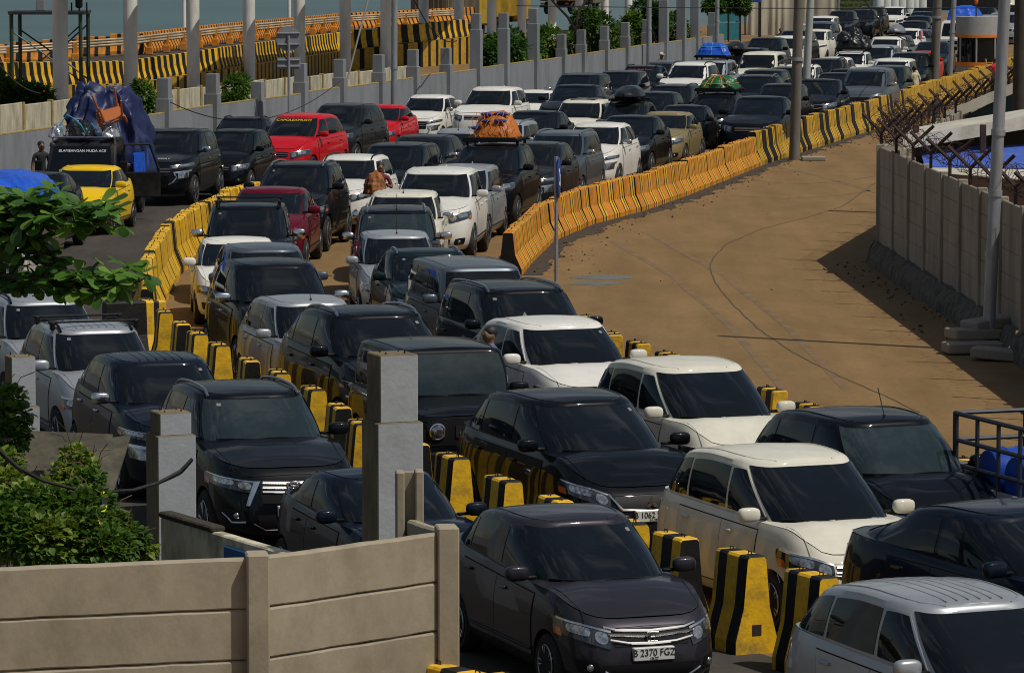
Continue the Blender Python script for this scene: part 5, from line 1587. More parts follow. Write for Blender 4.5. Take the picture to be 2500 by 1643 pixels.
for fx in (.24, .58):
    b = MB(); x = lerp(so.xrf, so.xrr, fx)
    b.bbox(x - .22, x + .22, -.42, .42, so.zroof(x) - .02, so.zroof(x) + .014, .01); b.build('sunroof', [M_GLASS], CAR_OBJ['sunroof'])
# pressed cross bars on two roofs
for cid in ('black_rack', 'xenia'):
    s_ = SHAPES[SHAPE_OF[cid]]
    for fx in (.12, .62):
        b = MB(); x = lerp(s_.xrf, s_.xrr, fx); b.bbox(x - .025, x + .025, -.66, .66, s_.zroof(x) + .045, s_.zroof(x) + .075, .01)
        for sg in (1, -1): b.bbox(x - .06, x + .06, sg * .60 - .03, sg * .60 + .03, s_.zroof(x) - .05, s_.zroof(x) + .07, .012)
        b.build('cross_bar', [M_TRIM], CAR_OBJ[cid])

# ---------------------------------------------------------------- small trucks
def make_truck(label, x, y, rz, cabm, bed='stake', L=4.3, W_=1.70, bedm=None, name='pickup_truck', doors=True, k=1.0):
    root = empty(name, (x, y, 0), rz); tag(root, label, 'truck'); root.scale = (k, k, k)
    hw = W_ / 2; a = L / 2
    prof = [(a - .02, .42), (a, .62), (a - .03, .95), (a - .16, 1.06), (a - .58, 1.78), (a - .72, 1.88), (a - 1.45, 1.92), (a - 1.55, 1.86), (a - 1.60, .95), (a - 1.60, .42)]
    b = MB(); n = len(prof)
    for j, (yy, ins) in enumerate(((-hw, .05), (-hw + .05, 0), (hw - .05, 0), (hw, .05))): pass
    secs = []
    for yy, ins, tumble in ((-1, .06, 1), (-.94, 0, 1), (.94, 0, 1), (1, .06, 1)):
        secs.append([(px_ - (ins if px_ > a - .5 else 0), yy * hw * (1 - .09 * max(0, (pz - .95)) / .95), pz - (ins * .5 if pz > 1.7 else 0)) for px_, pz in prof])
    vs = [p for s in secs for p in s]
    fs = [(j * n + i, j * n + (i + 1) % n, (j + 1) * n + (i + 1) % n, (j + 1) * n + i) for j in range(3) for i in range(n)]
    fs += [tuple(range(n)), tuple(reversed(range(3 * n, 4 * n)))]
    b.add(vs, fs); b.build('cab', [cabm], root, 30)
    def wsp(e, v): return (lerp(a - .19, a - .56, v) + .018, e * hw * lerp(.90, .82, v), lerp(1.10, 1.76, v) + .008)
    b = MB(); patch(b, wsp, [(-.97, .0), (.97, .0), (.96, 1), (-.96, 1)], 8, 4, .008, .08); b.build('windshield', [M_GLASS], root, 30)
    for sg in (1, -1):
        fn = lambda xx, zz, sg=sg: (xx, sg * hw * (1 - .09 * max(0, zz - .95) / .95), zz)
        b = MB(); patch(b, fn, [(a - 1.42, 1.06), (a - .36, 1.06), (a - .66, 1.76), (a - 1.42, 1.78)], 4, 4, .006, .1); b.build('side_window', [M_GLASS], root, 30)
        b = MB(); patch(b, lambda p, zz, sg=sg: (a + .004, sg * p * hw, zz), [(.55, .66), (.93, .66), (.93, .86), (.55, .86)], 3, 3, .012, .2); b.build('headlight', [M_LAMP], root, 30)
        b = MB(); b.bbox(a - .32, a - .24, sg * (hw + .16) - .09, sg * (hw + .16) + .09, 1.16, 1.44, .02); b.tube([(a - .30, sg * hw * .97, 1.12), (a - .28, sg * (hw + .14), 1.2)], .012, 5); b.build('mirror', [M_TRIM], root)
    b = MB(); b.bbox(a - .06, a + .06, -hw + .03, hw - .03, .36, .56, .02); b.build('bumper', [M_TRIM], root)
    b = MB(); patch(b, lambda p, zz: (a + .002, p * hw, zz), [(-.5, .68), (.5, .68), (.5, .86), (-.5, .86)], 4, 2, .008, 0); b.build('grille', [M_TRIM], root)
    bx0, bx1 = -a, a - 1.68
    b = MB(); b.bbox(bx0, bx1, -hw, hw, .70, .80, .01); b.box(bx0 + .2, a - .3, -.35, .35, .40, .70, 1); b.build('bed', [bedm or M_DARKSTEEL, M_TRIM], root)
    if bed in ('sides', 'high'):
        nb = 3 if bed == 'sides' else 6
        for sg in (1, -1):
            b = MB()
            for q in range(nb): b.bbox(bx0, bx1, sg * hw - .02, sg * hw + .02, .80 + q * .17, .955 + q * .17, .008)
            b.build('side_board', [bedm or M_DARKSTEEL], root)
        b = MB(); b.bbox(bx1 - .03, bx1, -hw, hw, .8, .8 + .17 * nb, .008); b.build('side_board', [bedm or M_DARKSTEEL], root)
    if bed == 'stake':
        for sg in (1, -1):
            b = MB()
            b.bbox(bx0, bx1, sg * hw - .02, sg * hw + .02, .80, .98, .008, 1)
            for q in range(6): xx = lerp(bx0 + .04, bx1 - .04, q / 5); b.tube([(xx, sg * hw, .80), (xx, sg * hw, 1.72)], .026, 6)
            for zz in (1.15, 1.42, 1.71): b.tube([(bx0, sg * hw, zz), (bx1, sg * hw, zz)], .026, 6)
            b.build('stake_rail', [M_DARKSTEEL, bedm or M_STEEL], root, 40)
        b = MB()
        for q in range(3): yy = lerp(-hw, hw, q / 2); b.tube([(bx0, yy, .80), (bx0, yy, 1.72)], .026, 6)
        for zz in (1.15, 1.42, 1.71): b.tube([(bx0, -hw, zz), (bx0, hw, zz)], .026, 6)
        b.build('tail_rail', [M_DARKSTEEL], root, 40)
    wm = wheel_mesh(.33); rm = rim_mesh(.33, m=M_RIMD)
    for xx in (a - .75, -a + .95):
        for sg in (1, -1):
            w = place(wm, 'wheel', root, (xx, sg * (hw - .12), .33), 0 if sg > 0 else math.pi); place(rm, 'rim', w)
    return root
def local(o, x, y, z): return Matrix.Translation(o.location) @ Matrix.Rotation(o.rotation_euler.z, 4, 'Z') @ Vector((x, y, z))
HFAR = math.atan2(-math.cos(R(13)), -math.sin(R(13)))
p = (-10.15, 100.07)
HLT = math.atan2(-math.cos(R(6)), -math.sin(R(6)))
M_TRK = paint('truck_black', (.012, .012, .014), dust=.2)
d_ = Vector((math.cos(HFAR), math.sin(HFAR), 0))
lt = make_truck('black pickup truck with a huge navy tarpaulin load, stickers and side boards', p[0] + .16, p[1] + 1.5, HLT, M_TRK, 'sides', 4.5, 1.72, mat('bed_boards', (.20, .18, .15), rough=.8, noise_amt=.4))
me = text_mesh('BLAMBANGAN MUDA ACE', .095, .002); me.materials.append(M_WHITEINK); t = place(me, 'sticker', lt)
M_ = Matrix((Vector((0, 1, 0)), Vector((-.49, 0, .87)), Vector((.87, 0, .49)))).transposed().to_4x4(); M_.translation = (4.5 / 2 - .47, 0, 1.66); t.matrix_local = M_
for yy, zz, m_, txt in ((.15, 1.20, M_WHITEINK, 'SING WARAS'), (-.45, 1.20, M_YELLOWINK, 'GC')):
    me = text_mesh(txt, .085, .002); me.materials.append(m_); t = place(me, 'sticker', lt); v = (zz - 1.10) / .66
    M2 = M_.copy(); M2.translation = (lerp(4.5 / 2 - .19, 4.5 / 2 - .56, v) + .035, yy, zz + .01); t.matrix_local = M2
b = MB(); b.bbox(-.52, -.50, -.35, .35, 0, .62, .01)
o = loose_bundle('tarpaulin_load', local(lt, -.90, 0, .95), HLT, (3.1, 2.2, 2.15), M_NAVY, 'huge domed navy tarpaulin load on the black pickup', 'tarpaulin', 31, .26, .52, None, None, .24, 110, 56)
b = MB()
for i in range(40):
    pass
vs = []; nn_ = 46
for i in range(nn_ + 1):
    xx = lerp(-1.6, .75, i / nn_); w_ = 1.0 + .07 * noise.noise(Vector((xx * 5, 1, 0))) + .04 * math.sin(xx * 13)
    for zz, g in ((.80, .06), (1.05, .05), (1.3, .02), (1.55, -.03)): vs.append((xx, -(w_ + g * .3) * 1.02, zz + .05 * noise.noise(Vector((xx * 3, zz, 4)))))
b.add(vs, [(i * 4 + j, i * 4 + 4 + j, i * 4 + 5 + j, i * 4 + 1 + j) for i in range(nn_) for j in range(3)])
b.add([(x_, y_ - .02, z_) for x_, y_, z_ in vs], [(i * 4 + j, i * 4 + 4 + j, i * 4 + 5 + j, i * 4 + 1 + j) for i in range(nn_) for j in range(3)])
b2 = b.mesh('tarpaulin_skirt', [M_BLUE], 60)
b2.transform(Matrix.Scale(-1, 4, Vector((0, 1, 0)))) if False else None
q = place(b2, 'tarpaulin_skirt'); q.location = lt.location; q.rotation_euler = lt.rotation_euler
for v_ in b2.vertices: v_.co.y = -v_.co.y
tag(q, 'bright blue tarpaulin edge tied down along the pickup side', 'tarpaulin')
# luggage over the cab: silver wrapped bags, black bag with cyan rope
M_FOIL = mat('silver_plastic', (.45, .45, .46), rough=.25, metal=.5, noise_amt=.5, noise_scale=6, bump=.8, bump_scale=9)
rk = MB(); rk.tube([(1.75, -.75, 1.98), (1.75, .75, 1.98)], .02, 6); rk.tube([(.9, -.75, 1.98), (.9, .75, 1.98)], .02, 6)
for sg in (1, -1): rk.tube([(1.75, sg * .75, 1.98), (.8, sg * .75, 1.98)], .02, 6); rk.tube([(1.6, sg * .75, 1.8), (1.6, sg * .75, 1.98)], .02, 6)
q = rk.build('cab_rack', [M_RIM], lt, 40)
for i, (yy, s1, mm_, lb) in enumerate(((.58, .42, M_FOIL, 'silver plastic bag on the pickup cab, left'), (-.15, .75, M_BAG, 'black holdall roped on the pickup cab'), (-.68, .40, M_FOIL, 'silver plastic bag on the pickup cab, right'))):
    o = loose_bundle('bag', local(lt, 1.25, yy, 1.96), HLT, (.75, s1, .34 if i != 1 else .40), mm_, lb, 'bag', 50 + i * 5, .2, .7)
    if i == 1:
        b = MB(); b.tube([(.34, .5, .12), (.40, .35, .35), (.38, .2, .12), (.42, .1, .3), (.3, -.05, .42), (.35, -.25, .55), (.38, -.42, .3), (.40, -.38, .1)], .018, 5); b.build('rope', [M_BROPE], o)
def plastic_chair(label, M, m):
    root = empty('plastic_chair'); root.matrix_world = M; tag(root, label, 'chair')
    b = MB(); b.bbox(-.23, .23, -.22, .22, .42, .45, .012); b.build('seat', [m], root)
    for sx in (-1, 1):
        for sy in (-1, 1):
            b = MB(); b.tube([(sx * .20, sy * .19, .43), (sx * .25, sy * .25, 0)], [.030, .020], 6); b.build('leg', [m], root)
        b = MB(); b.tube([(sx * .25, -.20, .44), (sx * .27, -.20, .64), (sx * .27, .20, .64), (sx * .24, .25, .50)], .024, 6); b.build('armrest', [m], root, 40)
    bk = MB()
    for k in range(6):
        zz = .50 + k * .065
        bk.tube([(-.22, .23 + k * .016, zz), (0, .25 + k * .016, zz), (.22, .23 + k * .016, zz)], .020, 6)
    for sx in (-1, 1): bk.tube([(sx * .23, .22, .42), (sx * .235, .33, .90)], .025, 6)
    bk.tube([(-.235, .33, .90), (0, .345, .93), (.235, .33, .90)], .026, 6)
    bk.build('backrest', [m], root, 40)
M_CHAIR = mat('terracotta_plastic', (.46, .14, .04), rough=.4)
cp = Vector((-9.53, 100.20, 2.49))
plastic_chair('terracotta plastic chair upside down on the navy tarpaulin', Matrix.Translation(cp) @ Matrix.Rotation(R(13), 4, 'Z') @ Matrix.Rotation(R(-18), 4, 'Y') @ Matrix.Rotation(R(180), 4, 'Y') @ Matrix.Rotation(R(-32), 4, 'X') @ Matrix.Translation((0, 0, -.52)) @ Matrix.Scale(1.12, 4), M_CHAIR)

p = (-9.75, 80.2)
lw = make_truck('pale truck at the left edge under a bright blue tarpaulin, half hidden by leaves', p[0], p[1], HFAR + R(10), paint('truck_pale', (.55, .53, .47), dust=.3), 'high', 4.4, 1.72, mat('weathered_planks', (.10, .075, .05), rough=.9, noise_amt=.4))
loose_bundle('tarpaulin_load', local(lw, -.6, 0, 1.66), HFAR + R(10), (3.4, 1.95, .62), M_BLUE, 'bright blue tarpaulin load on the truck at the left edge', 'tarpaulin', 71, .14, .45, None, None, .2)

p = (4.65, 45.44)
HN = math.atan2(-math.cos(R(-20)), -math.sin(R(-20)))
rt = make_truck('small truck with a dark steel cargo frame at the right edge', p[0] + 1.71, p[1] - 1.56, HN, paint('truck_cream', (.58, .56, .48), dust=.25), 'stake', 4.3, 1.7, M_STEEL)
M_DRUM = mat('blue_plastic', (.008, .055, .36), rough=.35, noise_amt=.2, noise_scale=3)
for k, (dx, dy) in enumerate(((-1.5, .38), (-.85, .38), (-1.5, -.35), (-.85, -.35))):
    b = MB(); prof = [(.0, 0), (.26, 0), (.285, .04)]
    for zz in (.22, .45, .68): prof += [(.285, zz - .03), (.30, zz), (.285, zz + .03)]
    prof += [(.285, .84), (.26, .88), (.0, .88)]
    b.lathe(prof, 28, 0); o = b.build('drum', [M_DRUM], None, 40)
    o.location = local(rt, dx, dy - .40 if dy > 0 else dy - .42, 1.11); o.rotation_euler = (0, R(90), HN + R(90)); o.scale = (1, 1, .82)
    b = MB(); b.lathe([(.05, .87), (.05, .91), (0, .915)], 12, 0, Matrix.Translation((.13, 0, 0))); b.build('bung', [M_TRIM], o)
    tag(o, 'blue plastic drum inside the steel cargo frame at the right edge', 'drum', 'blue drums in the truck bed')
p = (24.1, 226.0)
bt = make_truck('truck covered by a bright blue tarpaulin behind the toll booth', p[0], p[1], HFAR, paint('truck_white', (.6, .6, .58), dust=.2), 'sides', 5.2, 1.9, M_STEEL)
loose_bundle('tarpaulin_load', local(bt, -.8, 0, .9), HFAR, (3.8, 2.2, 1.75), M_BLUE, 'bright blue tarpaulin load behind the toll booth', 'tarpaulin', 83, .10, .5, None, None, .15)
def box_truck(label, x, y, rz, m, mcab, L=8.0, W_=2.45, H_=3.6):
    root = empty('container_truck', (x, y, 0), rz); tag(root, label, 'truck')
    b = MB(); b.bbox(-L / 2, L / 2 - 2.0, -W_ / 2, W_ / 2, 1.05, H_, .04)
    for k in range(26):
        xx = lerp(-L / 2 + .2, L / 2 - 2.2, k / 25)
        for sg in (1, -1): b.box(xx - .06, xx + .06, sg * (W_ / 2 + .02) - .02, sg * (W_ / 2 + .02) + .02, 1.15, H_ - .1)
    b.build('container', [m], root)
    for yy in (-.58, .58):
        b = MB(); b.bbox(-L / 2 - .05, -L / 2, yy - .55, yy + .55, 1.12, H_ - .08, .01)
        for q in (-.3, .0, .3): b.tube([(-L / 2 - .07, yy + q, 1.15), (-L / 2 - .07, yy + q, H_ - .1)], .025, 6)
        b.build('rear_door', [m], root)
    b = MB(); b.bbox(L / 2 - 1.9, L / 2, -W_ / 2 + .05, W_ / 2 - .05, .7, 2.9, .12); b.build('cab', [mcab], root)
    b = MB(); b.box(-L / 2, L / 2 - .2, -.5, .5, .65, 1.0); b.bbox(-L / 2 - .06, -L / 2 + .06, -W_ / 2, W_ / 2, .55, .75, .02); b.build('chassis', [M_TRIM], root)
    for sg in (1, -1):
        b = MB(); b.bbox(-L / 2 - .09, -L / 2 - .02, sg * 1.0 - .14, sg * 1.0 + .14, .78, .92, .02); b.build('tail_lamp', [M_TAIL], root)
    wm = wheel_mesh(.5, .3)
    for xx in (-L / 2 + 1.2, -L / 2 + 2.4, L / 2 - 1.2):
        for sg in (1, -1): place(wm, 'wheel', root, (xx, sg * (W_ / 2 - .2), .5), 0 if sg > 0 else math.pi)
M_CONT = mat('weathered_container', (.17, .135, .09), rough=.8, noise_amt=.35, noise_scale=1.5, dirt=(.08, .05, .03), dirt_amt=.6)
M_CONTY = mat('yellow_container', (.42, .27, .02), rough=.7, noise_amt=.3, noise_scale=1.5)
p = (-3.81, 258.33)
box_truck('weathered brown container truck seen from behind beyond the columns', p[0], p[1] + 4, R(72), M_CONT, M_CONTY)
p = (-1.10, 270.50)
box_truck('yellow truck beside the brown container truck', p[0], p[1] + 4, R(72), M_CONTY, M_CONTY)
p = (4.68, 328.51)
box_truck('orange brown truck behind the bare trees', p[0], p[1] + 4, R(70), mat('rust_container', (.35, .14, .04), rough=.7, noise_amt=.3), M_CONT)

# ---------------------------------------------------------------- poles, signs, lamp posts
M_OLDPOLE = mat('old_concrete_pole', (.15, .135, .11), rough=.9, noise_amt=.3, noise_scale=3, stretch=(1, 1, .2))
M_WPOLE = mat('pale_pole', (.40, .40, .37), rough=.7, noise_amt=.2, noise_scale=2, stretch=(1, 1, .2))
def pole(name, base, top, r0, r1, m, label, bands=(), cat='pole', square=False):
    root = empty(name, (base[0], base[1], 0)); tag(root, label, cat)
    b = MB(); t = Vector(top) - root.location
    d = t.normalized(); ext = t + d * 3.0
    if square:
        b.tube([(0, 0, -.1), ext], [r0, r1], 4)
    else:
        b.tube([(0, 0, -.1), t * .5, ext], [r0, (r0 + r1) / 2, r1], 14)
    b.build('shaft', [m], root, 45)
    for z in bands:
        c = d * (z / d.z); q = MB(); q.tube([c - d * .05, c + d * .05], r0 * 1.12, 14); q.build('clamp', [M_STEEL], root, 45)
    return root
def base_of(x, y): return (x, y)
B1 = (8.43, 125.84); T1 = (8.54, 125.84, 4.83)
pole('utility_pole', B1, T1, .165, .14, M_OLDPOLE, 'leaning brown concrete utility pole beside the tall barriers', (3.0,))
b = MB(); b.bbox(-.35, .35, -.3, .3, 0, .12, .02); o = b.build('footing_slab', [M_PRE]); o.location = (B1[0] + .55, B1[1] - .3, 0); tag(o, 'broken concrete slab at the foot of the leaning pole', 'slab')
B2 = (10.26, 148.13); T2_ = (10.46, 148.13, 4.44)
pole('lamp_post', B2, T2_, .145, .125, M_WPOLE, 'pale steel lamp post just right of the leaning brown pole', (4.5, 1.6))
B3 = (17.35, 173.60); T3_ = (17.48, 173.60, 4.01)
pole('utility_pole', B3, T3_, .20, .17, M_OLDPOLE, 'brown concrete pole left of the toll booth', (3.2,))
B4 = (18.80, 181.39); T4_ = (18.97, 181.39, 3.87)
pole('lamp_post', B4, T4_, .115, .10, M_STEEL, 'thin steel post in front of the toll booth', (2.4,))
B5 = (7.85, 69.24); T5_ = (8.07, 69.24, 5.81)
pole('lamp_post', B5, T5_, .105, .095, M_STEEL, 'galvanised steel lamp post standing by the stack of concrete slabs', (1.6, 2.6, 3.6))
B6 = (12.3, 103.0); T6_ = (12.17, 101.00, 5.26)
pole('utility_pole', (T6_[0] - .05, 101.0), T6_, .17, .16, mat('tarred_pole', (.045, .038, .03), rough=.9, noise_amt=.3), 'dark wooden pole at the very right edge behind the wall')
B7 = (-4.67, 150.70, 2.33); pole('lamp_post', (B7[0] + .45, B7[1]), (B7[0] + .50, B7[1], 7), .12, .11, M_STEEL, 'grey steel lamp post rising beside the grey wall left of the white cars', (1.9,))
q7 = pole('stay_pole', (B7[0] - 1.6, B7[1] - .6), (B7[0] + .15, B7[1] - .2, 6.6), .035, .03, M_WPOLE, 'thin white stay rod leaning towards the grey lamp post')
B8 = (5.93, 195.41, 2.54); pole('lamp_post', (B8[0] + .4, B8[1]), (B8[0] + .42, B8[1], 8), .12, .11, M_STEEL, 'slim steel lamp post in front of the wall graffiti', (2.2,))
B9 = (10.77, 215.80, 2.51); pole('lamp_post', (B9[0] - .6, B9[1] - 6), (B9[0] - .55, B9[1] - 6, 8), .11, .10, M_STEEL, 'slim steel lamp post in front of the teal gate', (2.2,))
for k, (x, d_, lb) in enumerate(((428, 236, 'thin white pole against the sea, left'), (672, 258, 'thin white pole against the sea, right'))):
    q = Vector((-18.31, 236.00, 1.13)) if k == 0 else Vector((-13.60, 258.00, 1.24))
    pole('thin_pole', (q.x, q.y), (q.x, q.y, 8), .11, .09, M_COL, lb)
# back of a round traffic sign with a plate under it
SP = (-8.13, 136.10, 1.96)
sg_ = empty('traffic_sign', (SP[0] + 1.0, SP[1] - 1.2, 0), R(10)); tag(sg_, 'back of a round grey traffic sign with a rectangular plate below it', 'sign')
SZ = Vector((-7.38, 125.00, 3.36)).z; SZ2 = Vector((-7.41, 125.00, 2.58)).z; sr = .40
b = MB(); b.tube([(0, 0, -.1), (0, 0, SZ + .1)], .045, 8); b.build('post', [M_STEEL], sg_, 40)
b = MB(); b.lathe([(0, -.012), (sr, -.012), (sr, .012), (0, .012)], 36, 0, Matrix.Translation((0, .06, SZ)) @ Matrix.Rotation(R(90), 4, 'X')); b.build('disc', [M_WALL], sg_, 30)
for dz in (-.18, .18):
    q = MB(); q.bbox(-.36, .36, -.01, .04, SZ + dz - .02, SZ + dz + .02, .005); q.build('bracket', [M_STEEL], sg_)
b = MB(); b.bbox(-.38, .38, .04, .065, SZ2 - .18, SZ2 + .18, .01); b.build('plate', [M_WALL], sg_)
for dz in (-.10, .10):
    q = MB(); q.bbox(-.36, .36, -.01, .04, SZ2 + dz - .015, SZ2 + dz + .015, .005); q.build('bracket', [M_STEEL], sg_)
# blue sign seen from its edge
q = (0.87, 82.72); bs = empty('traffic_sign', (q[0], q[1], 0), R(86)); tag(bs, 'blue round traffic sign on a steel post, seen almost edge on', 'sign')
z0 = Vector((0.95, 90.00, 1.63)).z
q_z = 7 - (412 + 175) / (9800 / q[1])
b = MB(); b.tube([(0, 0, -.1), (0, 0, q_z + .42)], .038, 8); b.build('post', [M_STEEL], bs, 40)
M_SIGNB = mat('blue_sign_face', (.012, .05, .30), rough=.4)
b = MB(); b.lathe([(0, -.01), (.40, -.01), (.40, .01), (0, .01)], 36, 0, Matrix.Translation((0, -.055, q_z)) @ Matrix.Rotation(R(90), 4, 'X')); d = b.build('disc', [M_SIGNB], bs, 30)
b = MB(); b.prism([(-.05, -.22), (.05, -.22), (.05, .05), (.14, .05), (0, .26), (-.14, .05), (-.05, .05)], 0, .008, 0, Matrix.Translation((0, -.066, q_z)) @ Matrix.Rotation(R(90), 4, 'X') @ Matrix.Rotation(R(-135), 4, 'Z')); b.build('arrow', [M_WHITEINK], d)

# green steel gantry with floodlights at the left
M_GRN = mat('dark_green_steel', (.018, .05, .032), rough=.5, noise_amt=.3)
ga = empty('gantry', (0, 0, 0)); tag(ga, 'dark green steel gantry with black floodlights at the top left', 'gantry')
GA = [Vector((-17.77, 150.00, 1.13)), Vector((-17.70, 152.00, 0.99)), Vector((-15.32, 150.00, 1.17)), Vector((-15.25, 152.00, 1.03))]
zt = Vector((-16.64, 150.00, 3.83)).z
for g in GA:
    b = MB(); b.tube([(g.x, g.y, 0), (g.x, g.y, zt)], .075, 6); b.build('leg', [M_GRN], ga)
b = MB(); b.bbox(GA[0].x - .1, GA[3].x + .1, 149.8, 152.2, zt - .02, zt + .10, .01); b.build('platform', [M_DARKSTEEL], ga)
for a_, b_ in ((GA[0], GA[2]), (GA[1], GA[3])):
    b = MB(); b.tube([(a_.x, a_.y, zt - .6), ((a_.x * .25 + b_.x * .75), a_.y, zt - 1.9), (b_.x, b_.y, zt - 2.4)], .03, 5); b.tube([(b_.x, b_.y, zt - .4), (lerp(a_.x, b_.x, .45), b_.y, zt - 1.6)], .03, 5); b.build('brace', [M_GRN], ga)
b = MB(); b.bbox(GA[1].x + .75, GA[1].x + 1.05, 150.5, 150.9, zt + .1, zt + .5, .02); b.build('box', [M_WALL], ga)
for k in range(4):
    b = MB(); b.bbox(GA[2].x - .75 + k * .27, GA[2].x - .52 + k * .27, 150.3, 150.7, zt + .2 + (k % 2) * .35, zt + .62 + (k % 2) * .35, .05); b.tube([(GA[2].x - .63 + k * .27, 150.5, zt), (GA[2].x - .63 + k * .27, 150.5, zt + .4)], .03, 5); b.build('floodlight', [M_TRIM], ga)

# ---------------------------------------------------------------- toll booth
bo = empty('toll_booth', (20.3, 184.0, 0), R(12)); tag(bo, 'round grey toll booth with two orange bands and dark windows', 'booth')
k_ = 9800 / 184.0
def bz(y): return 7 - (y + 175) / k_
def oval(r0, r1, z0, z1): return [(r0, z0), (r0, z1)]
M_BOOTH = mat('booth_grey', (.33, .33, .33), rough=.6, noise_amt=.08); M_BAND = mat('orange_band', (.72, .20, .012), rough=.5)
SX = Matrix.Diagonal((1.0, .85, 1, 1))
def ring(name, r, z0, z1, m, par): b = MB(); b.lathe([(0, z0), (r, z0), (r, z1), (0, z1)], 32, 0, SX); return b.build(name, [m], par, 40)
R0 = 52 / k_
ring('base', R0, 0, bz(152), M_BOOTH, bo); ring('band', R0 + .02, bz(152), bz(143), M_BAND, bo); ring('window', R0 - .06, bz(143), bz(86), M_GLASS, bo)
ring('band', R0 + .03, bz(86), bz(79), M_BAND, bo); ring('roof_drum', R0 + .01, bz(79), bz(38), M_BOOTH, bo)
for a in (20, 75, 130, 200, 250, 305, 345):
    b = MB(); b.tube([((R0 - .03) * math.cos(R(a)), (R0 - .03) * .85 * math.sin(R(a)), bz(144)), ((R0 - .03) * math.cos(R(a)), (R0 - .03) * .85 * math.sin(R(a)), bz(85))], .04, 6); b.build('mullion', [M_BOOTH], bo)
b = MB(); b.tube([(-.1, 0, bz(38)), (-.1, 0, bz(4))], .03, 6); b.build('mast', [M_DARKSTEEL], bo)
b = MB(); b.ellip((-.1, 0, bz(3)), (.09, .09, .14), 12, 8); b.build('beacon', [mat('beacon_orange', (.7, .12, .01), rough=.4)], bo, 60)

# ---------------------------------------------------------------- sheds, canvas, boards at the back
M_ROOFW = mat('pale_roof_sheet', (.52, .49, .40), rough=.7, noise_amt=.2, noise_scale=2, dirt=(.25, .2, .12), dirt_amt=.5)
M_TEAL = mat('dark_teal_boards', (.012, .055, .075), rough=.7, noise_amt=.3); M_RUSTB = mat('rust_brown_sheet', (.06, .028, .018), rough=.85, noise_amt=.4)
sh = empty('shed', (9.5, 84, 0)); tag(sh, 'shed with a long pale roof edge and a bright blue sunshade behind the precast wall', 'shed')
def quad3(mb, pts, th, mi=0):
    n = (Vector(pts[1]) - Vector(pts[0])).cross(Vector(pts[2]) - Vector(pts[0])).normalized() * th
    v = [Vector(p) - sh.location for p in pts]; w = [p - n for p in v]
    mb.add([tuple(p) for p in v + w], [(0, 1, 2, 3), (7, 6, 5, 4), (0, 4, 5, 1), (1, 5, 6, 2), (2, 6, 7, 3), (3, 7, 4, 0)], mi)
A_ = Vector((7.78, 84.00, 2.79)); B_ = Vector((11.14, 86.00, 3.22))
b = MB(); quad3(b, [A_, B_, B_ + Vector((.5, 2.8, .05)), A_ + Vector((.5, 2.8, .05))], .26); b.build('roof', [M_ROOFW], sh)
for k in range(3):
    b = MB(); xk = lerp(A_.x, B_.x, .1 + .4 * k) - sh.location.x; b.bbox(xk - .06, xk + .06, .6, .72, 0, 3.0, .01); b.build('post', [M_RUSTB], sh)
b = MB(); quad3(b, [(A_.x + .5, 87, .3), (B_.x, 87, .3), (B_.x, 87, 2.95), (A_.x + .5, 87, 2.75)], .05); b.build('back_wall', [mat('shade_board', (.02, .022, .028), rough=.8)], sh)
C_ = Vector((8.28, 85.60, 2.48)); D_ = Vector((11.17, 86.20, 2.54)); E_ = Vector((10.77, 82.40, 2.25)); F_ = Vector((8.08, 82.40, 2.28))
b = MB(); quad3(b, [F_, E_, D_, C_], .02); b.build('sunshade', [cloth('faded_blue_tarpaulin', (.05, .11, .45), .6)], sh)
C2 = Vector((8.14, 82.20, 2.28)); D2 = Vector((10.66, 82.20, 2.23)); E2 = Vector((10.54, 80.60, 2.09)); F2 = Vector((8.05, 80.60, 2.27))
b = MB(); quad3(b, [F2, E2, D2, C2], .02); b.build('pale_sheet', [M_ROOFW], sh)
C3 = Vector((8.25, 80.00, 2.29)); D3 = Vector((10.46, 80.00, 2.09)); 
b = MB(); quad3(b, [(C3.x, 80, .6), (D3.x, 80, .6), (D3.x, 80, D3.z), (C3.x, 80, C3.z)], .05); b.build('rust_screen', [M_RUSTB], sh)
s2 = empty('shed', (13.5, 103, 0)); tag(s2, 'second shed with a steep pale gable edge and dark teal wall behind the barbed wire', 'shed'); sh = s2
A_ = Vector((10.63, 104.00, 2.38)); B_ = Vector((13.04, 104.00, 3.40))
b = MB(); quad3(b, [A_, B_, B_ + Vector((.4, 2, .0)), A_ + Vector((.4, 2, .0))], .24); b.build('roof', [M_ROOFW], sh)
b = MB(); v_ = [Vector(p) - sh.location for p in ((A_.x + .3, 104.6, .1), (B_.x + 1, 104.6, .1), (B_.x + 1, 104.6, B_.z + .3), (A_.x + .3, 104.6, A_.z - .28))]
b.add([tuple(p) for p in v_] + [tuple(p + Vector((0, .1, 0))) for p in v_], [(0, 1, 2, 3), (7, 6, 5, 4), (0, 4, 5, 1), (1, 5, 6, 2), (2, 6, 7, 3), (3, 7, 4, 0)]); b.build('wall', [M_TEAL], sh)

# stack of concrete slabs at the foot of the lamp post
for k, (x0, y0, x1, y1, z, rot, lb) in enumerate(((2232, 822, 2300, 815, .02, .15, 'dark lower slab of the stack'), (2232, 795, 2290, 790, .20, .35, 'middle slab of the stack by the lamp post'), (2255, 780, 2320, 770, .36, .55, 'topmost pale slab of the stack by the lamp post'), (2300, 838, 2360, 815, .02, -.35, 'slab lying flat in front of the stack'))):
    c = ((7.56, 68.75), (7.66, 69.24), (7.94, 69.46), (7.91, 67.66))[k]
    b = MB(); b.bbox(-.48, .48, -.24, .24, 0, .17, .02); o = b.build('concrete_slab', [M_PRE]); o.location = (c[0], c[1], z); o.rotation_euler = (0, (0, .03, -.08, .06)[k], rot)
    tag(o, lb, 'slab')

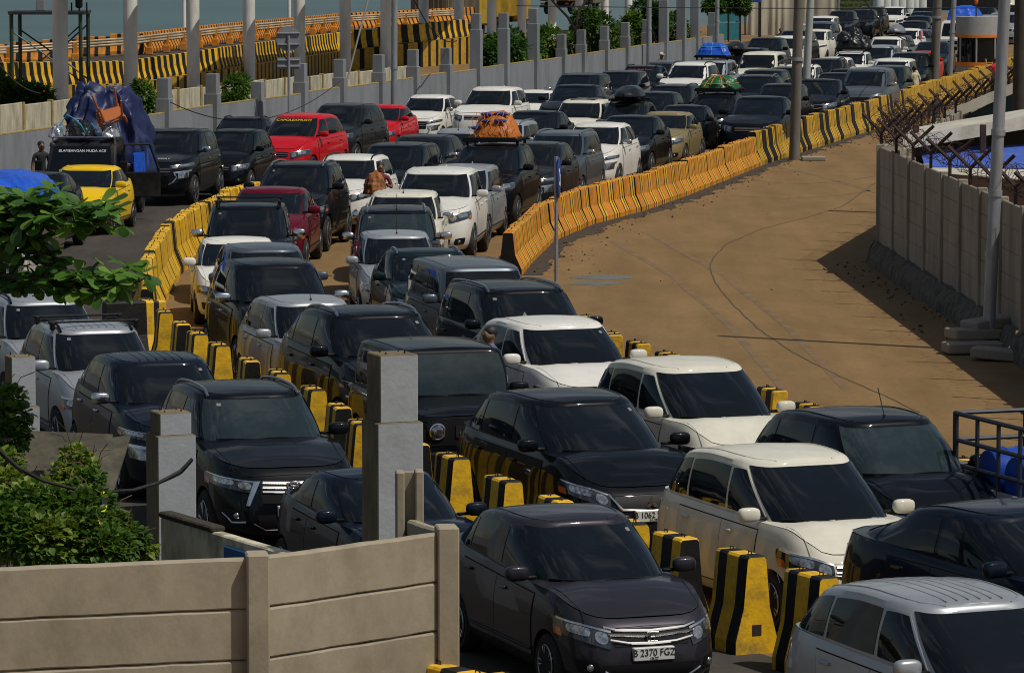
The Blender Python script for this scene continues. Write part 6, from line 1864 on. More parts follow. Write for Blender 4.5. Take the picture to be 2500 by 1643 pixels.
M_CANVAS = mat('beige_canvas', (.48, .44, .34), rough=.9, noise_amt=.22, noise_scale=1.2, stretch=(1, 1, .25))
cv = empty('canvas_screen', (14.6, 268, 0)); tag(cv, 'large beige canvas sheet hanging behind the far cars', 'canvas')
X0, X1 = Vector((14.90, 268.00, 0.61)).x, Vector((20.62, 268.00, 0.61)).x
b = MB(); vs = []; N_ = 90
for i in range(N_ + 1):
    for j in range(9):
        x = lerp(X0, X1, i / N_); z = 7.5 * j / 8
        f = .045 * math.sin(i * .75 + math.sin(i * .21) * 2) * (1 - .4 * j / 8) + .18 * noise.noise(Vector((x * .8, z * .35, 2)))
        vs.append((x - 14.6, f, z))
b.add(vs, [(i * 9 + j, i * 9 + 9 + j, i * 9 + 10 + j, i * 9 + 1 + j) for i in range(N_) for j in range(8)])
b.add([(x, y + .05, z) for x, y, z in vs], [(i * 9 + j, i * 9 + 1 + j, i * 9 + 10 + j, i * 9 + 9 + j) for i in range(N_) for j in range(8)])
b.build('sheet', [M_CANVAS], cv, 60)
for x in (X0 - .1, (X0 + X1) / 2, X1 + .1):
    b = MB(); b.tube([(x - 14.6, .3, 0), (x - 14.6, .3, 7.6)], .07, 8); b.build('post', [M_STEEL], cv)
gb_ = Vector((24.18, 300.00, 1.25)); gw = empty('billboard', (gb_.x, 300, 0)); tag(gw, 'green board with rows of small dark lettering above the far cars', 'board')
w_ = 38 * 300 / 9800
b = MB(); b.bbox(-w_, w_, -.06, .06, 1.0, 6.0, .02); pn = b.build('panel', [mat('green_board', (.075, .115, .03), rough=.7, noise_amt=.15)], gw)
for k, tx in enumerate(('PERHATIAN KENDARAAN', 'GOLONGAN IV DAN V', 'PELABUHAN CIWANDAN')):
    me = text_mesh(tx, .30, .004); me.materials.append(M_INK); t = place(me, 'lettering', pn); t.matrix_local = Matrix.Translation((-.15, -.07, gb_.z + .42 - k * .38)) @ Matrix.Rotation(R(90), 4, 'X')
for x in (-w_ + .2, w_ - .2):
    b = MB(); b.tube([(x, .12, 0), (x, .12, 6)], .08, 8); b.build('post', [M_STEEL], gw)
for k in range(7):
    c = Vector((0, 0, 0)); x = (2040, 2062, 2085, 2108, 2132, 2150, 2174)[k]
    q = Vector((x - 1190, 0, 0)) * (330 / 9800)
    b = MB(); b.lathe([(.42, -.1), (.42, 7.5)], 18, 0); o = b.build('column', [M_COL], None, 40); o.location = (q.x, 330 + k * 2, 0); tag(o, 'white round column of the far building behind the jam', 'column', 'columns of the far building')
fb = empty('building', (41, 345, 0)); tag(fb, 'low pale building with a pinkish awning beyond the toll booth', 'building')
b = MB(); b.bbox(-14, 12, 0, 8, 0, 6.5, .05); b.build('wall', [mat('far_wall', (.10, .095, .09), rough=.9, noise_amt=.3)], fb)
b = MB(); b.bbox(-6, 4, -3, 0, 3.2, 3.5, .05); b.build('awning', [mat('pink_awning', (.50, .34, .25), rough=.8)], fb)
tg = (12.95, 250.81); tgo = empty('gate', (tg[0], tg[1] + 2, 0), R(10)); tag(tgo, 'teal sheet metal gate in a rusty frame beside the canvas', 'gate')
s__ = 9800 / (tg[1] + 2)
b = MB(); b.bbox(-27 / s__, 27 / s__, -.03, .03, .1, 1.15, .01); b.build('lower_sheet', [mat('teal_sheet', (.03, .19, .22), rough=.6, noise_amt=.25)], tgo)
b = MB(); b.bbox(-27 / s__, 27 / s__, -.03, .03, 1.2, 1.85, .01); b.build('upper_sheet', [MATS['teal_sheet']], tgo)
for x in (-28, 0, 28):
    b = MB(); b.tube([(x / s__, -.05, 0), (x / s__, -.05, 2.1)], .04, 6); b.build('frame_post', [M_RUST], tgo)
b = MB(); b.tube([(-28 / s__, -.05, 2.05), (28 / s__, -.05, 2.05)], .035, 6); b.build('frame_rail', [M_RUST], tgo)
tk = (14.66, 275.92); b = MB(); b.lathe([(0, 0), (.8, 0), (.85, .3), (.85, 1.5), (.6, 1.75), (0, 1.8)], 24, 0); o = b.build('water_tank', [M_DRUM], None, 40); o.location = (tk[0], 262, 2.2); tag(o, 'blue water tank behind the teal gate', 'tank')
b = MB()
for sx in (-.7, .7):
    for sy in (-.7, .7): b.tube([(sx, sy, -2.2), (sx, sy, .02)], .06, 6)
b.build('stand', [M_RUST], o)

# ---------------------------------------------------------------- foreground fence, pillars and rubble
M_FENCE = mat('tan_precast_concrete', (.335, .285, .205), rough=.9, noise_amt=.14, noise_scale=2.2, dirt=(.19, .155, .10), dirt_amt=.75, dirt_scale=1.6, stretch=(1, 1, .7), bump=.15, bump_scale=22)
ff_ = empty('concrete_fence', (0, 30, 0)); tag(ff_, 'tan precast concrete fence with three visible courses at the bottom left', 'fence')
FP = [(-5.30, 31.94), (-2.01, 32.85), (-0.54, 34.27), (-0.86, 35.00)]
def fence_bay(p, q, zt, n=5, hh=.405):
    a = math.atan2(q[1] - p[1], q[0] - p[0]); L = math.hypot(q[0] - p[0], q[1] - p[1])
    M = Matrix.Translation((p[0], p[1] - 30, 0)) @ Matrix.Rotation(a, 4, 'Z')
    for c in range(n):
        z1 = zt - c * hh; b = MB(); m_ = 26
        prof = [(-.03, z1 - hh + .004), (-.045, z1 - hh + .016), (-.045, z1 - .022), (-.026, z1 - .002), (.026, z1 - .002), (.045, z1 - .022), (.045, z1 - hh + .016), (.03, z1 - hh + .004)]
        vs = []
        for i in range(m_ + 1):
            x = lerp(.06, L - .06, i / m_)
            for y, z in prof:
                vs.append(tuple(M @ Vector((x, y + .004 * noise.noise(Vector((x * 2, z * 3, c))), z + .006 * noise.noise(Vector((x * 3.1, c * 4.0, 0))) + .0035 * noise.noise(Vector((x * 19, c * 9.0, z * 20)))))))
        n_ = len(prof)
        b.add(vs, [(i * n_ + j, i * n_ + (j + 1) % n_, i * n_ + n_ + (j + 1) % n_, i * n_ + n_ + j) for i in range(m_) for j in range(n_)] + [tuple(range(n_)), tuple(reversed(range(m_ * n_, m_ * n_ + n_)))])
        b.build('panel', [M_FENCE], ff_)
for p, q in zip(FP[:-1], FP[1:]): fence_bay(p, q, 2.05)
for (x, y), zt_ in zip(FP[1:3], (2.09, 2.10)):
    b = MB(); b.bbox(-.088, .088, -.17, .09, -.1, zt_, .012, 0, Matrix.Translation((x, y - 30, 0)) @ Matrix.Rotation(R(8), 4, 'Z')); b.build('post', [M_FENCE], ff_)
hp = FP[3]; 
for dx in (-.10, .06):
    b = MB(); b.bbox(dx - .035, dx + .035, -.10, .10, -.1, 2.47 - abs(dx) * .2, .01, 0, Matrix.Translation((hp[0] + .02, hp[1] - 29.98, 0)) @ Matrix.Rotation(R(5), 4, 'Z')); b.build('post', [M_FENCE], ff_)
b = MB(); b.bbox(-.07, .03, -.03, .03, -.1, 2.44, .005, 0, Matrix.Translation((hp[0] + .02, hp[1] - 29.95, 0))); b.build('post', [M_FENCE], ff_)
M_PILL = mat('grey_plastered_pillar', (.36, .375, .395), rough=.85, noise_amt=.07, noise_scale=3, dirt=(.22, .22, .20), dirt_amt=.5, dirt_scale=2.2, bump=.2, bump_scale=18)
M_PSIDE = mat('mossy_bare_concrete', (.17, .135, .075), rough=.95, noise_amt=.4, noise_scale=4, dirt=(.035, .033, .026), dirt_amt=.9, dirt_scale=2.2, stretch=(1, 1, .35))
def pillar(c, w, zs, zt, rz, label):
    root = empty('pillar', (c[0], c[1], 0), rz); tag(root, label, 'pillar')
    def shaft(name, h, z0, z1):
        b = MB(); b.bbox(-h, h, -h, h, z0, z1, .010)
        o = b.build(name, [M_PILL, M_PSIDE], root)
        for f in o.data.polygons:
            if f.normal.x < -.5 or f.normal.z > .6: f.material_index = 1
    shaft('lower_shaft', w, -.1, zs); shaft('upper_shaft', w - .035, zs - .005, zt)
    b = MB()
    for k in range(4): b.tube([((k % 2 - .5) * .16, (k // 2 - .5) * .16, zt - .05), ((k % 2 - .5) * .18, (k // 2 - .5) * .17, zt + .015 + .012 * (k % 3))], .008, 5)
    b.build('rebar', [M_RUST], root)
c1 = ((-0.99, 34.73)); 
def on(xd, dist): return ((xd - 1190) / 9800 * dist, dist)
pillar(on(910, 37.2), .215, 2.62, 3.22, R(21), 'tallest grey plastered pillar behind the fence corner')
pillar(on(391, 43.0), .205, 1.80, 2.03, R(22), 'grey pillar with a cable looped from it, left of the black suv')
pillar(on(40, 48.6), .18, 1.45, 2.03, R(22), 'weathered grey pillar at the left edge among the vines')
# broken low wall
lw0, lw1 = (-3.29, 39.74), (-2.00, 37.42)
lo = empty('low_wall', (lw0[0], lw0[1], 0), math.atan2(lw1[1] - lw0[1], lw1[0] - lw0[0])); tag(lo, 'pale broken low wall with a dark mossy cap running from the pillar to the fence', 'wall')
LL = math.hypot(lw1[0] - lw0[0], lw1[1] - lw0[1])
b = MB(); b.bbox(0, LL, -.06, .06, -.1, 1.40, .015); b.build('panel', [mat('pale_mossy_concrete', (.58, .53, .38), rough=.9, noise_amt=.25, noise_scale=3, dirt=(.07, .065, .04), dirt_amt=.9, dirt_scale=2.6, stretch=(1, 1, .5))], lo)
b = MB(); b.bbox(-.03, LL * .44, -.075, .075, 1.395, 1.45, .015); b.build('cap', [mat('moss_black', (.04, .032, .022), rough=1, noise_amt=.5, noise_scale=9, bump=1, bump_scale=20)], lo)
b = MB(); b.bbox(LL * .56, LL * .84, -.10, -.065, 1.02, 1.32, .01); b.build('blue_board', [mat('blue_board', (.01, .085, .22), rough=.5)], lo)
# fallen panels leaning among the vines
M_FALL = mat('mossy_fallen_panel', (.055, .050, .038), rough=.95, noise_amt=.4, noise_scale=5, dirt=(.16, .13, .07), dirt_amt=.6, dirt_scale=3)
def slab4(pts, th, label):
    P4 = [Vector(p) for p in pts]; n = (P4[1] - P4[0]).cross(P4[3] - P4[0]).normalized() * th
    if n.y < 0: n = -n
    b = MB(); b.add([tuple(p) for p in P4] + [tuple(p + n) for p in P4], [(0, 1, 2, 3), (7, 6, 5, 4), (0, 4, 5, 1), (1, 5, 6, 2), (2, 6, 7, 3), (3, 7, 4, 0)])
    o = b.build('fallen_panel', [M_FALL]); tag(o, label, 'panel')
slab4([(-4.86, 40.20, 1.63), (-3.93, 40.00, 1.61), (-3.93, 41.20, 2.01), (-4.98, 41.40, 2.03)], .07, 'long dark mossy panel leaning behind the vines')
slab4([(-4.01, 39.60, 1.66), (-3.79, 39.70, 1.63), (-3.73, 41.00, 2.03), (-4.06, 40.80, 2.00)], .09, 'tapered mossy panel leaning beside the grey pillar')
b = MB(); cpts = [(-4.81, 38.40, 2.30), (-4.54, 38.40, 2.05), (-4.31, 38.40, 1.92), (-4.04, 38.50, 1.83), (-3.81, 38.80, 1.76), (-3.64, 40.20, 1.59), (-3.53, 41.80, 1.45), (-3.36, 42.40, 1.49), (-3.22, 42.50, 1.63)]
cp_ = []
for i in range(len(cpts) - 1):
    for k in range(5): cp_.append(tuple(lerp(cpts[i][q], cpts[i + 1][q], k / 5) for q in range(3)))
b.tube(cp_, .017, 6); b.tube([(x, y + .03, z - .02 - .012 * math.sin(i * .4)) for i, (x, y, z) in enumerate(cp_)], .009, 5); o = b.build('cable', [M_RUBBER]); tag(o, 'black cable sagging from the grey pillar over the vines', 'cable')
b = MB(); tp = [(-3.79, 38.70, 1.78), (-3.74, 38.40, 1.69), (-3.77, 38.20, 1.60), (-3.73, 38.00, 1.51), (-3.76, 37.90, 1.39)]
for i in range(len(tp) - 1):
    for k in range(2):
        a0 = Vector(tp[i]).lerp(Vector(tp[i + 1]), k / 2); a1 = Vector(tp[i]).lerp(Vector(tp[i + 1]), (k + 1) / 2)
        b.add([a0 + Vector((-.022, 0, 0)), a0 + Vector((.022, .01, 0)), a1 + Vector((.022, .01, 0)), a1 + Vector((-.022, 0, 0)), a0 + Vector((-.022, .004, 0)), a0 + Vector((.022, .014, 0)), a1 + Vector((.022, .014, 0)), a1 + Vector((-.022, .004, 0))], [(0, 1, 2, 3), (7, 6, 5, 4)], k)
o = b.build('warning_tape', [M_YELLOWINK, M_INK]); tag(o, 'strip of yellow and black warning tape hanging from the cable', 'tape')
# overhead wires
def wire(name, a, b_, sag, r, label):
    a, b_ = Vector(a), Vector(b_); pts = []
    for k in range(25):
        t = k / 24; p = a.lerp(b_, t); p.z -= sag * 4 * t * (1 - t); pts.append(p)
    m = MB(); m.tube(pts, r, 4); o = m.build(name, [M_RUBBER]); tag(o, label, 'wire')
wire('overhead_wire', (0.12, 120.00, 4.70), (14.77, 118.00, 4.69), .05, .012, 'thin overhead wire crossing the top of the scene')
wire('overhead_wire', (10.71, 130.00, 4.85), (15.15, 160.00, 2.57), .3, .02, 'slack black wire dropping across the far cars to the right')
wire('overhead_wire', (-3.16, 135.00, 4.67), (-2.15, 165.00, 2.48), .5, .02, 'slack wire hanging from the lamp post towards the white post')
wire('overhead_wire', (-10.05, 124.00, 1.80), (-5.76, 142.00, 1.77), .9, .016, 'sagging wire strung between the grey wall posts')
wire('overhead_wire', (-14.43, 118.00, 3.23), (-13.17, 118.00, 2.29), .2, .02, 'black wire slanting down at the top left')

# ---------------------------------------------------------------- vegetation
def leafmat(name, col, var=.35):
    m = mat(name, col, rough=.5, noise_amt=var, noise_scale=1.4, spec=.35)
    nt = m.node_tree; n = nt.nodes; l = nt.links; b = n['Principled BSDF']
    tr = n.new('ShaderNodeBsdfTranslucent'); mx = n.new('ShaderNodeMixShader'); mx.inputs[0].default_value = .32
    src = b.inputs['Base Color'].links[0].from_socket
    hs = n.new('ShaderNodeHueSaturation'); hs.inputs['Value'].default_value = 1.6; l.new(src, hs.inputs['Color']); l.new(hs.outputs[0], tr.inputs['Color'])
    out = n['Material Output']; l.new(b.outputs[0], mx.inputs[1]); l.new(tr.outputs[0], mx.inputs[2]); l.new(mx.outputs[0], out.inputs[0])
    return m
G1 = leafmat('leaf_mid', (.062, .128, .014)); G2 = leafmat('leaf_dark', (.030, .078, .013)); G3 = leafmat('leaf_bright', (.125, .195, .022)); G4 = leafmat('leaf_dry', (.18, .13, .04))
TRUNK = mat('bark', (.06, .048, .035), rough=.95, noise_amt=.4, noise_scale=5)
def leaf(mb, c, d, up, L, W_, mi, rnd, fold=.25, broad=False):
    """a folded, bent leaf blade"""
    d = d.normalized(); s = d.cross(up)
    if s.length < 1e-4: s = Vector((1, 0, 0))
    s.normalize(); n = s.cross(d)
    if broad:
        prof = [(0, .06), (.22, .34), (.48, .74), (.70, 1.0), (.88, .86), (1.0, .30)]
    else:
        prof = [(0, .05), (.30, .85), (.55, 1.0), (.80, .6), (1.0, .05)]
    vs = []
    bend = rnd.uniform(-.25, .45)
    for t, w in prof:
        q = c + d * (L * t) - n * (bend * L * t * t)
        vs += [q - s * (W_ / 2 * w) + n * (fold * W_ / 2 * w), q, q + s * (W_ / 2 * w) + n * (fold * W_ / 2 * w)]
    k = len(prof)
    fs = []
    for i in range(k - 1):
        a = i * 3; fs += [(a, a + 1, a + 4, a + 3), (a + 1, a + 2, a + 5, a + 4)]
    mb.add(vs, fs, mi)
def clump(mb, blobs, n, L, rnd, mats=(0, 1, 2), drop=.2, wr=.55):
    tot = sum(b[1][0] * b[1][2] for b in blobs)
    for c, r in blobs:
        c = Vector(c); m_ = int(n * r[0] * r[2] / tot)
        for _ in range(m_):
            u = Vector((rnd.gauss(0, 1), rnd.gauss(0, 1), rnd.gauss(0, 1))).normalized()
            k = rnd.uniform(.45, 1.0) ** .6
            lump = 1 + .28 * noise.noise(Vector((u.x * 2.2 + c.x, u.y * 2.2 + c.y, u.z * 2.2 + c.z)))
            p = c + Vector((u.x * r[0], u.y * r[1], u.z * r[2])) * k * lump
            if p.z < .02: continue
            d = (u + Vector((rnd.uniform(-.8, .8), rnd.uniform(-.8, .8), rnd.uniform(-.9, .5)))).normalized()
            g = noise.noise(p * 1.3)
            mi = mats[0] if abs(g) < .16 else (mats[1] if g < 0 else mats[2])
            if rnd.random() < .15: mi = rnd.choice(mats)
            s_ = L * rnd.uniform(.6, 1.25)
            leaf(mb, p, d, Vector((rnd.uniform(-.4, .4), rnd.uniform(-.4, .4), 1)), s_, s_ * wr, mi, rnd)
def bush(name, label, blobs, n, L, seed, mats=(0, 1, 2), cat='bush', stem=True, wr=.55):
    rnd = random.Random(seed)
    c = blobs[0][0]
    root = empty(name, (c[0], c[1], 0)); tag(root, label, cat)
    mb = MB(); off = Vector((c[0], c[1], 0))
    clump(mb, [(Vector(b) - off, tuple(q * 1.05 for q in r)) for b, r in blobs], int(n * 1.7), L * 1.12, rnd, mats, wr=wr)
    mb.build('foliage', [G1, G2, G3, G4], root)
    if stem:
        b = MB()
        for bc, r in blobs:
            q = Vector(bc) - off
            b.tube([(q.x * .3, q.y * .3, -.05), (q.x * .7 + .1, q.y * .7, q.z * .5), (q.x, q.y, q.z + r[2] * .4)], [.06, .045, .015], 6)
        b.build('stem', [TRUNK], root)
    return root
def HB(*v): return Vector(v)
bush('shrub', 'dark feathery shrub behind the wall at the left edge', [((-15.99, 134.00, 1.05), (1.1, .9, .85)), ((-15.44, 134.00, 1.15), (.85, .8, .75)), ((-16.60, 134.00, 1.35), (.9, .8, .9))], 7000, .26, 1, (0, 1, 0), wr=.32)
bush('climber', 'bright climber growing over the cream wall right of the tarpaulin', [((-11.19, 127.55, 1.65), (.42, .4, .62)), ((-11.04, 128.15, 1.31), (.45, .4, .40)), ((-11.30, 127.07, 1.97), (.18, .2, .35)), ((-10.85, 128.97, 1.76), (.4, .2, .12))], 1500, .13, 2, (0, 1, 2), 'climber')
bush('climber', 'dense bright green climber left of the round sign', [((-8.96, 136.93, 1.58), (.42, .4, .55)), ((-9.05, 136.56, 1.24), (.40, .35, .35)), ((-8.78, 137.72, 1.81), (.28, .3, .3))], 1500, .12, 3, (0, 2, 0), 'climber')
bush('bush', 'dark leafy bush between the two tall posts in the middle', [((-0.44, 172.87, 1.86), (1.0, .9, .65)), ((0.36, 176.25, 1.63), (.65, .7, .55)), ((-0.87, 171.06, 1.62), (.45, .5, .5)), ((-0.09, 174.36, 2.28), (.5, .5, .4))], 2200, .20, 4, (1, 0, 1))
bush('tree', 'leafy young tree trailing over the grey wall right of the tallest post', [((1.50, 179.99, 1.89), (.75, .8, .75)), ((2.63, 184.76, 1.47), (.55, .6, .75)), ((1.85, 181.44, 1.20), (.4, .4, .5)), ((1.00, 177.85, 1.67), (.35, .4, .6))], 2400, .19, 5, (0, 1, 2), 'tree')
bush('tree', 'bushy green tree between the thin grey posts', [((3.72, 190.44, 2.23), (.9, .8, .8)), ((4.06, 191.87, 1.55), (.5, .5, .45)), ((3.26, 188.50, 2.70), (.6, .6, .6))], 2000, .20, 6, (0, 1, 0), 'tree')
bush('tree', 'light green tree behind the stepped posts', [((4.94, 195.56, 1.78), (.6, .6, .6)), ((5.66, 198.62, 2.06), (.5, .6, .8)), ((4.65, 194.35, 1.38), (.45, .4, .4))], 1700, .20, 7, (2, 0, 1), 'tree')
bush('tree', 'dark green tree beside the tall double post', [((7.83, 207.74, 1.84), (.75, .7, .8)), ((6.96, 204.10, 2.24), (.6, .6, .8)), ((8.85, 212.07, 1.40), (.5, .5, .4)), ((6.36, 201.57, 2.81), (.7, .6, .6))], 2200, .22, 8, (1, 0, 1), 'tree')
bush('tree', 'overhanging tree above the teal gate', [((12.46, 245.00, 2.60), (1.2, 1.0, .55)), ((11.62, 243.00, 2.34), (.6, .6, .4)), ((13.37, 247.00, 2.21), (.5, .5, .35))], 2000, .24, 9, (1, 0, 1), 'tree', False)
# bare tree
bt_ = empty('bare_tree', ((2.76, 187.02)[0], 183, 0)); tag(bt_, 'bare dark branching tree behind the green trees', 'tree')
rnd = random.Random(5)
b = MB()
def branch(p, d, L, r, lv):
    q = p + d * L; mid = (p + q) / 2 + Vector((rnd.uniform(-.1, .1), rnd.uniform(-.1, .1), 0)) * L
    b.tube([p, mid, q], [r, r * .85, r * .7], 5, 0, False)
    if lv == 0: return
    for _ in range(3 if lv > 1 else 4):
        nd = (d + Vector((rnd.uniform(-.9, .9), rnd.uniform(-.9, .9), rnd.uniform(-.3, .6)))).normalized()
        branch(q, nd, L * rnd.uniform(.55, .8), r * .6, lv - 1)
branch(Vector((0, 0, 0)), Vector((0, 0, 1)), 2.4, .11, 5)
b.build('branches', [mat('bare_bark', (.025, .02, .018), rough=1)], bt_)

# vines in the left foreground
rnd = random.Random(11)
vb = []
for (x, y, d_, r) in ((8, 930, 40.5, .16), (14, 975, 40.3, .18), (0, 1020, 40.2, .22), (0, 1080, 39.6, .17), (0, 1135, 39.2, .22), (165, 1062, 39.3, .10), (185, 1085, 39.3, .11), (140, 1100, 39.2, .11), (165, 1125, 39.1, .16), (210, 1115, 39.1, .09), (100, 1150, 39.0, .15), (55, 1165, 38.9, .20), (150, 1165, 38.9, .20), (60, 1195, 38.6, .32), (205, 1175, 38.7, .18), (140, 1205, 38.5, .30), (20, 1240, 38.3, .36), (185, 1240, 38.3, .28), (248, 1220, 38.8, .16), (285, 1262, 38.7, .18), (95, 1270, 38, .34), (235, 1285, 38, .26), (0, 1180, 39, .28), (312, 1288, 38.8, .15)):
    q = Vector(((x - 1190) / 9800 * d_, d_, 7 - (y + 175) / 9800 * d_)); vb.append((q, (r * 1.15, r, r * .8)))
rt_ = empty('creeper', (vb[0][0].x, vb[0][0].y, 0)); tag(rt_, 'tangle of bright green creepers covering the lower left corner behind the fence', 'creeper')
off = Vector((vb[0][0].x, vb[0][0].y, 0)); mb = MB()
clump(mb, [(c - off, r) for c, r in vb], 15000, .068, rnd, (0, 0, 2), wr=.85)
mb.build('foliage', [G1, G2, leafmat('leaf_lime', (.17, .235, .026)), G4], rt_)
b = MB()
for c, r in vb:
    q = c - off; b.tube([(q.x, q.y, 0), (q.x + rnd.uniform(-.1, .1), q.y + .1, q.z * .6), (q.x, q.y, q.z)], [.012, .010, .005], 4)
    for _ in range(3): 
        e = q + Vector((rnd.uniform(-.3, .3), rnd.uniform(-.2, .1), rnd.uniform(.05, .35))); b.tube([q, (q + e) / 2 + Vector((0, 0, .08)), e], .005, 3)
b.build('stem', [mat('vine_stem', (.16, .12, .05), rough=.9)], rt_)
b = MB(); b.bbox(-.9, 1.0, -.5, .9, -.1, .85, .2); q = b.build('mound', [M_SOIL], rt_)

# broad leaved tree whose two boughs reach in from the left
at = empty('almond_tree', (-6.4, 41.5, 0)); tag(at, 'broad leaved tree whose two leafy boughs reach in at the left edge', 'tree')
rnd = random.Random(21)
O_ = Vector((-6.4, 41.5, 0))
tk_ = MB(); tk_.tube([(0, 0, -.1), (.05, 0, 2.0), (-.05, 0, 4.2), (.1, 0, 6.2)], [.22, .18, .14, .09], 10)
ends = []
BR = [[(-5.66, 41.30, 4.08), (-5.02, 40.60, 4.15), (-4.52, 40.20, 4.24), (-4.08, 39.90, 4.26), (-3.85, 39.80, 4.24)],
      [(-5.62, 41.00, 3.76), (-5.00, 40.40, 3.64), (-4.46, 40.00, 3.64), (-3.98, 39.70, 3.64), (-3.56, 39.50, 3.64)],
      [(-5.56, 41.50, 4.36), (-5.10, 40.90, 4.31), (-4.73, 40.60, 4.29), (-4.42, 40.40, 4.35)],
      [(-5.38, 40.80, 3.95), (-4.97, 40.50, 3.97), (-4.66, 40.30, 3.98), (-4.53, 40.20, 3.87)]]
for br in BR:
    pts = [Vector(p) - O_ for p in br]
    tk_.tube([Vector((0, 0, pts[0].z - .8))] + pts, [.09, .05, .035, .025, .016, .010][:len(pts) + 1], 7)
    for i in range(len(pts) - 1):
        for k in range(4): ends.append(pts[i].lerp(pts[i + 1], k / 4))
    ends.append(pts[-1])
tk_.build('trunk', [TRUNK], at, 40)
mb = MB(); tw = MB()
for e in ends:
    for _ in range(3):
        c = e + Vector((rnd.uniform(-.16, .16), rnd.uniform(-.25, .25), rnd.uniform(-.10, .15)))
        tw.tube([e, c], .008, 4)
        for k in range(rnd.randint(6, 9)):
            a = 2 * math.pi * k / 8 + rnd.uniform(-.4, .4); el = rnd.uniform(-.75, .5)
            d = Vector((math.cos(a) * math.cos(el), math.sin(a) * math.cos(el), math.sin(el)))
            L = rnd.uniform(.13, .24)
            mi = 0 if rnd.random() < .5 else (1 if rnd.random() < .55 else 2)
            leaf(mb, c, d, Vector((rnd.uniform(-.3, .3), rnd.uniform(-.5, .1), 1)), L, L * .60, mi, rnd, .18, True)
mb.build('crown', [leafmat('almond_leaf', (.085, .19, .022), .3), leafmat('almond_leaf_dark', (.045, .115, .018), .3), leafmat('almond_leaf_light', (.15, .25, .035), .25)], at, 60)
tw.build('twig', [TRUNK], at)

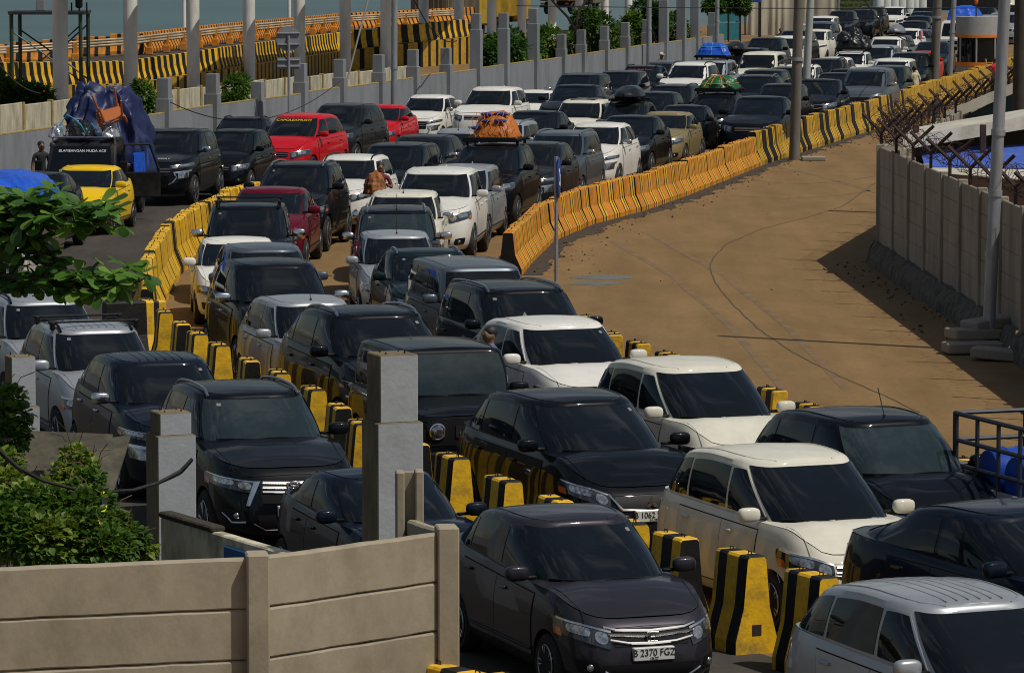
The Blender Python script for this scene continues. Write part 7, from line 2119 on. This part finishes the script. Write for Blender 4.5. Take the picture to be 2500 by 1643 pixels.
# ---------------------------------------------------------------- people
SKIN = mat('skin', (.20, .105, .06), rough=.55); HAIR = mat('dark_hair', (.012, .010, .009), rough=.6)
def person(label, loc, rz, shirt, trousers, arms='down', h=1.66, hat=None):
    """one continuous skinned body: pelvis root, tapered limbs, five fingers on each hand; clothes are material zones of the same surface"""
    V = []; E = []; Rr = []
    def add(p, r, par=None):
        V.append(p); Rr.append(r)
        if par is not None: E.append((par, len(V) - 1))
        return len(V) - 1
    pel = add((0, 0, .90), (.145, .11)); wst = add((0, 0, 1.05), (.125, .095), pel); ch = add((0, -.005, 1.25), (.145, .10), wst); up = add((0, 0, 1.38), (.12, .085), ch)
    nk = add((0, -.01, 1.465), (.052, .055), up); hb = add((0, -.02, 1.53), (.068, .08), nk); hd = add((0, -.025, 1.60), (.074, .092), hb); ht = add((0, -.015, 1.655), (.055, .07), hd)
    ns = add((0, -.125, 1.575), (.014, .018), hd)
    for sg in (1, -1):
        hip = add((sg * .085, 0, .84), (.09, .09), pel); kn = add((sg * .10, -.01, .48), (.062, .064), hip); an = add((sg * .11, .01, .09), (.042, .045), kn); toe = add((sg * .12, -.13, .035), (.04, .028), an)
        ear = add((sg * .082, -.01, 1.575), (.012, .02), hd)
        sh_ = add((sg * .175, 0, 1.365), (.058, .056), up)
        if arms == 'down': el, wr_ = (sg * .235, .02, 1.10), (sg * .25, -.06, .86)
        elif arms == 'up': el, wr_ = (sg * .27, -.16, 1.28), (sg * .22, -.30, 1.52)
        else: el, wr_ = (sg * .25, -.10, 1.14), (sg * .12, -.30, 1.20)
        e_ = add(el, (.042, .042), sh_); w_ = add(wr_, (.027, .024), e_)
        dv = (Vector(wr_) - Vector(el)).normalized(); pc = Vector(wr_) + dv * .06; pm_ = add(tuple(pc), (.034, .02), w_)
        lat = dv.cross(Vector((0, 1, .2))).normalized()
        for f in range(4):
            o_ = lat * (f - 1.5) * .019; k1 = pc + dv * .045 + o_; L = (.060, .072, .068, .052)[f]
            a1 = add(tuple(k1), (.0095, .0095), pm_); a2 = add(tuple(k1 + dv * L * .55 + Vector((0, -.008, -.004))), (.0088, .0088), a1); add(tuple(k1 + dv * L + Vector((0, -.026, -.010))), (.0078, .0078), a2)
        t0 = add(tuple(Vector(wr_) + dv * .035 - lat * .034), (.011, .011), pm_); add(tuple(Vector(wr_) + dv * .075 - lat * .052), (.0095, .0095), t0)
    me = bpy.data.meshes.new('person'); me.from_pydata(V, E, [])
    o = bpy.data.objects.new('person', me); COL.objects.link(o)
    sm = o.modifiers.new('skin', 'SKIN'); sm.use_smooth_shade = True
    for i, r in enumerate(Rr): me.skin_vertices[0].data[i].radius = r
    me.skin_vertices[0].data[0].use_root = True
    ss = o.modifiers.new('smooth', 'SUBSURF'); ss.levels = 1; ss.render_levels = 1
    dg = bpy.context.evaluated_depsgraph_get(); dg.update()
    m2 = bpy.data.meshes.new_from_object(o.evaluated_get(dg)); o.modifiers.clear(); o.data = m2; bpy.data.meshes.remove(me)
    for m_ in (SKIN, shirt, trousers, M_RUBBER): m2.materials.append(m_)
    for p in m2.polygons:
        c = p.center; p.use_smooth = True
        ax = abs(c.x)
        arm = (ax > .185 and c.z > .7) or (arms != 'down' and c.y < -.14 and .95 < c.z < 1.75 and ax > .06)
        if c.z < .10: p.material_index = 3
        elif c.z < .98 and not arm: p.material_index = 2
        elif arm: p.material_index = 1 if (c.z > 1.20 and c.y > -.13) else 0
        elif c.z < 1.46: p.material_index = 1
        else: p.material_index = 0
    b = MB(); b.ellip((0, .012, 1.625), (.086, .098, .085), 16, 10); hr = b.build('hair' if not hat else 'cap', [hat or HAIR], o, 70)
    if hat:
        q = MB(); q.ellip((0, -.12, 1.61), (.06, .08, .012), 12, 6); q.build('peak', [hat], hr, 60)
    for sg in (1, -1):
        b = MB(); b.ellip((sg * .03, -.108, 1.602), (.012, .006, .007), 8, 6); b.build('eye', [M_INK], o, 60)
    b = MB(); b.ellip((0, -.108, 1.535), (.026, .006, .006), 8, 6); b.build('mouth', [mat('lips', (.16, .055, .045), rough=.5)], o, 60)
    o.location = loc; o.rotation_euler = (0, 0, rz); o.scale = (h / 1.7,) * 3
    tag(o, label, 'person'); return o
def shirtm(n, c): return mat(n, c, rough=.8, noise_amt=.2, noise_scale=6, bump=.5, bump_scale=14)
JEANS = shirtm('dark_trousers', (.02, .022, .03)); 
MEN = [
 ('man in a blue shirt standing between the black and white cars', (-0.29, 55.63), R(-60), shirtm('blue_shirt', (.045, .10, .33)), 'down'),
 ('man carrying a patterned orange bundle in front of a white suv', (-2.95, 94.30), R(12), shirtm('dark_red_shirt', (.13, .012, .018)), 'carry'),
 ('man in a red shirt raising both arms beside the toll booth', (19.24, 168.34), R(200), shirtm('red_shirt', (.55, .012, .03)), 'up'),
 ('man in a grey shirt standing beyond the razor wire', (13.34, 132.58), R(160), shirtm('grey_shirt', (.10, .10, .10)), 'down'),
 ('person in dark clothes at the open door of the loaded pickup', (-11.57, 103.54), R(30), shirtm('black_shirt', (.02, .02, .022)), 'down'),
 ('person in a white cap by the grey wall in the background', (6.21, 175.57), R(40), shirtm('brown_shirt', (.12, .07, .05)), 'down'),
 ('person with dark hair near the beige canvas in the background', (13.76, 216.32), R(10), shirtm('dull_shirt', (.05, .05, .05)), 'down'),
 ('person in a cream shirt beside the barriers left of the brown pole', (15.13, 158.77), R(190), shirtm('cream_shirt', (.55, .50, .33)), 'down'),
]
for k, (lb, p, rz, sm_, arms) in enumerate(MEN):
    h_ = 1.70
    person(lb, (p[0], p[1], 0), rz, sm_, JEANS, arms, h_, mat('white_cap', (.6, .58, .52), rough=.8) if 'white cap' in lb else None)
p = MEN[1][1]
M_PATT = mat('patterned_cloth', (.34, .12, .03), rough=.8, dirt=(.03, .02, .015), dirt_amt=1.0, dirt_scale=9, noise_amt=.6, noise_scale=14)
o = loose_bundle('cloth_bundle', Vector((p[0] - .10, p[1] - .42, 1.02)), R(10), (.50, .72, .50), M_PATT, 'patterned orange and brown cloth bundle held by a man', 'bundle', 91, .2, .8)
# open door of the loaded pickup
dpos = local(lt, 1.35, .92, 0)
b = MB(); b.bbox(-.03, .03, 0, .95, .55, 1.15, .02); b.tube([(0, .02, 1.15), (0, .10, 1.80), (0, .70, 1.80), (0, .93, 1.15)], .035, 6)
o = b.build('door', [M_TRK], lt); o.location = (1.55, .87, 0); o.rotation_euler = (0, 0, R(20))
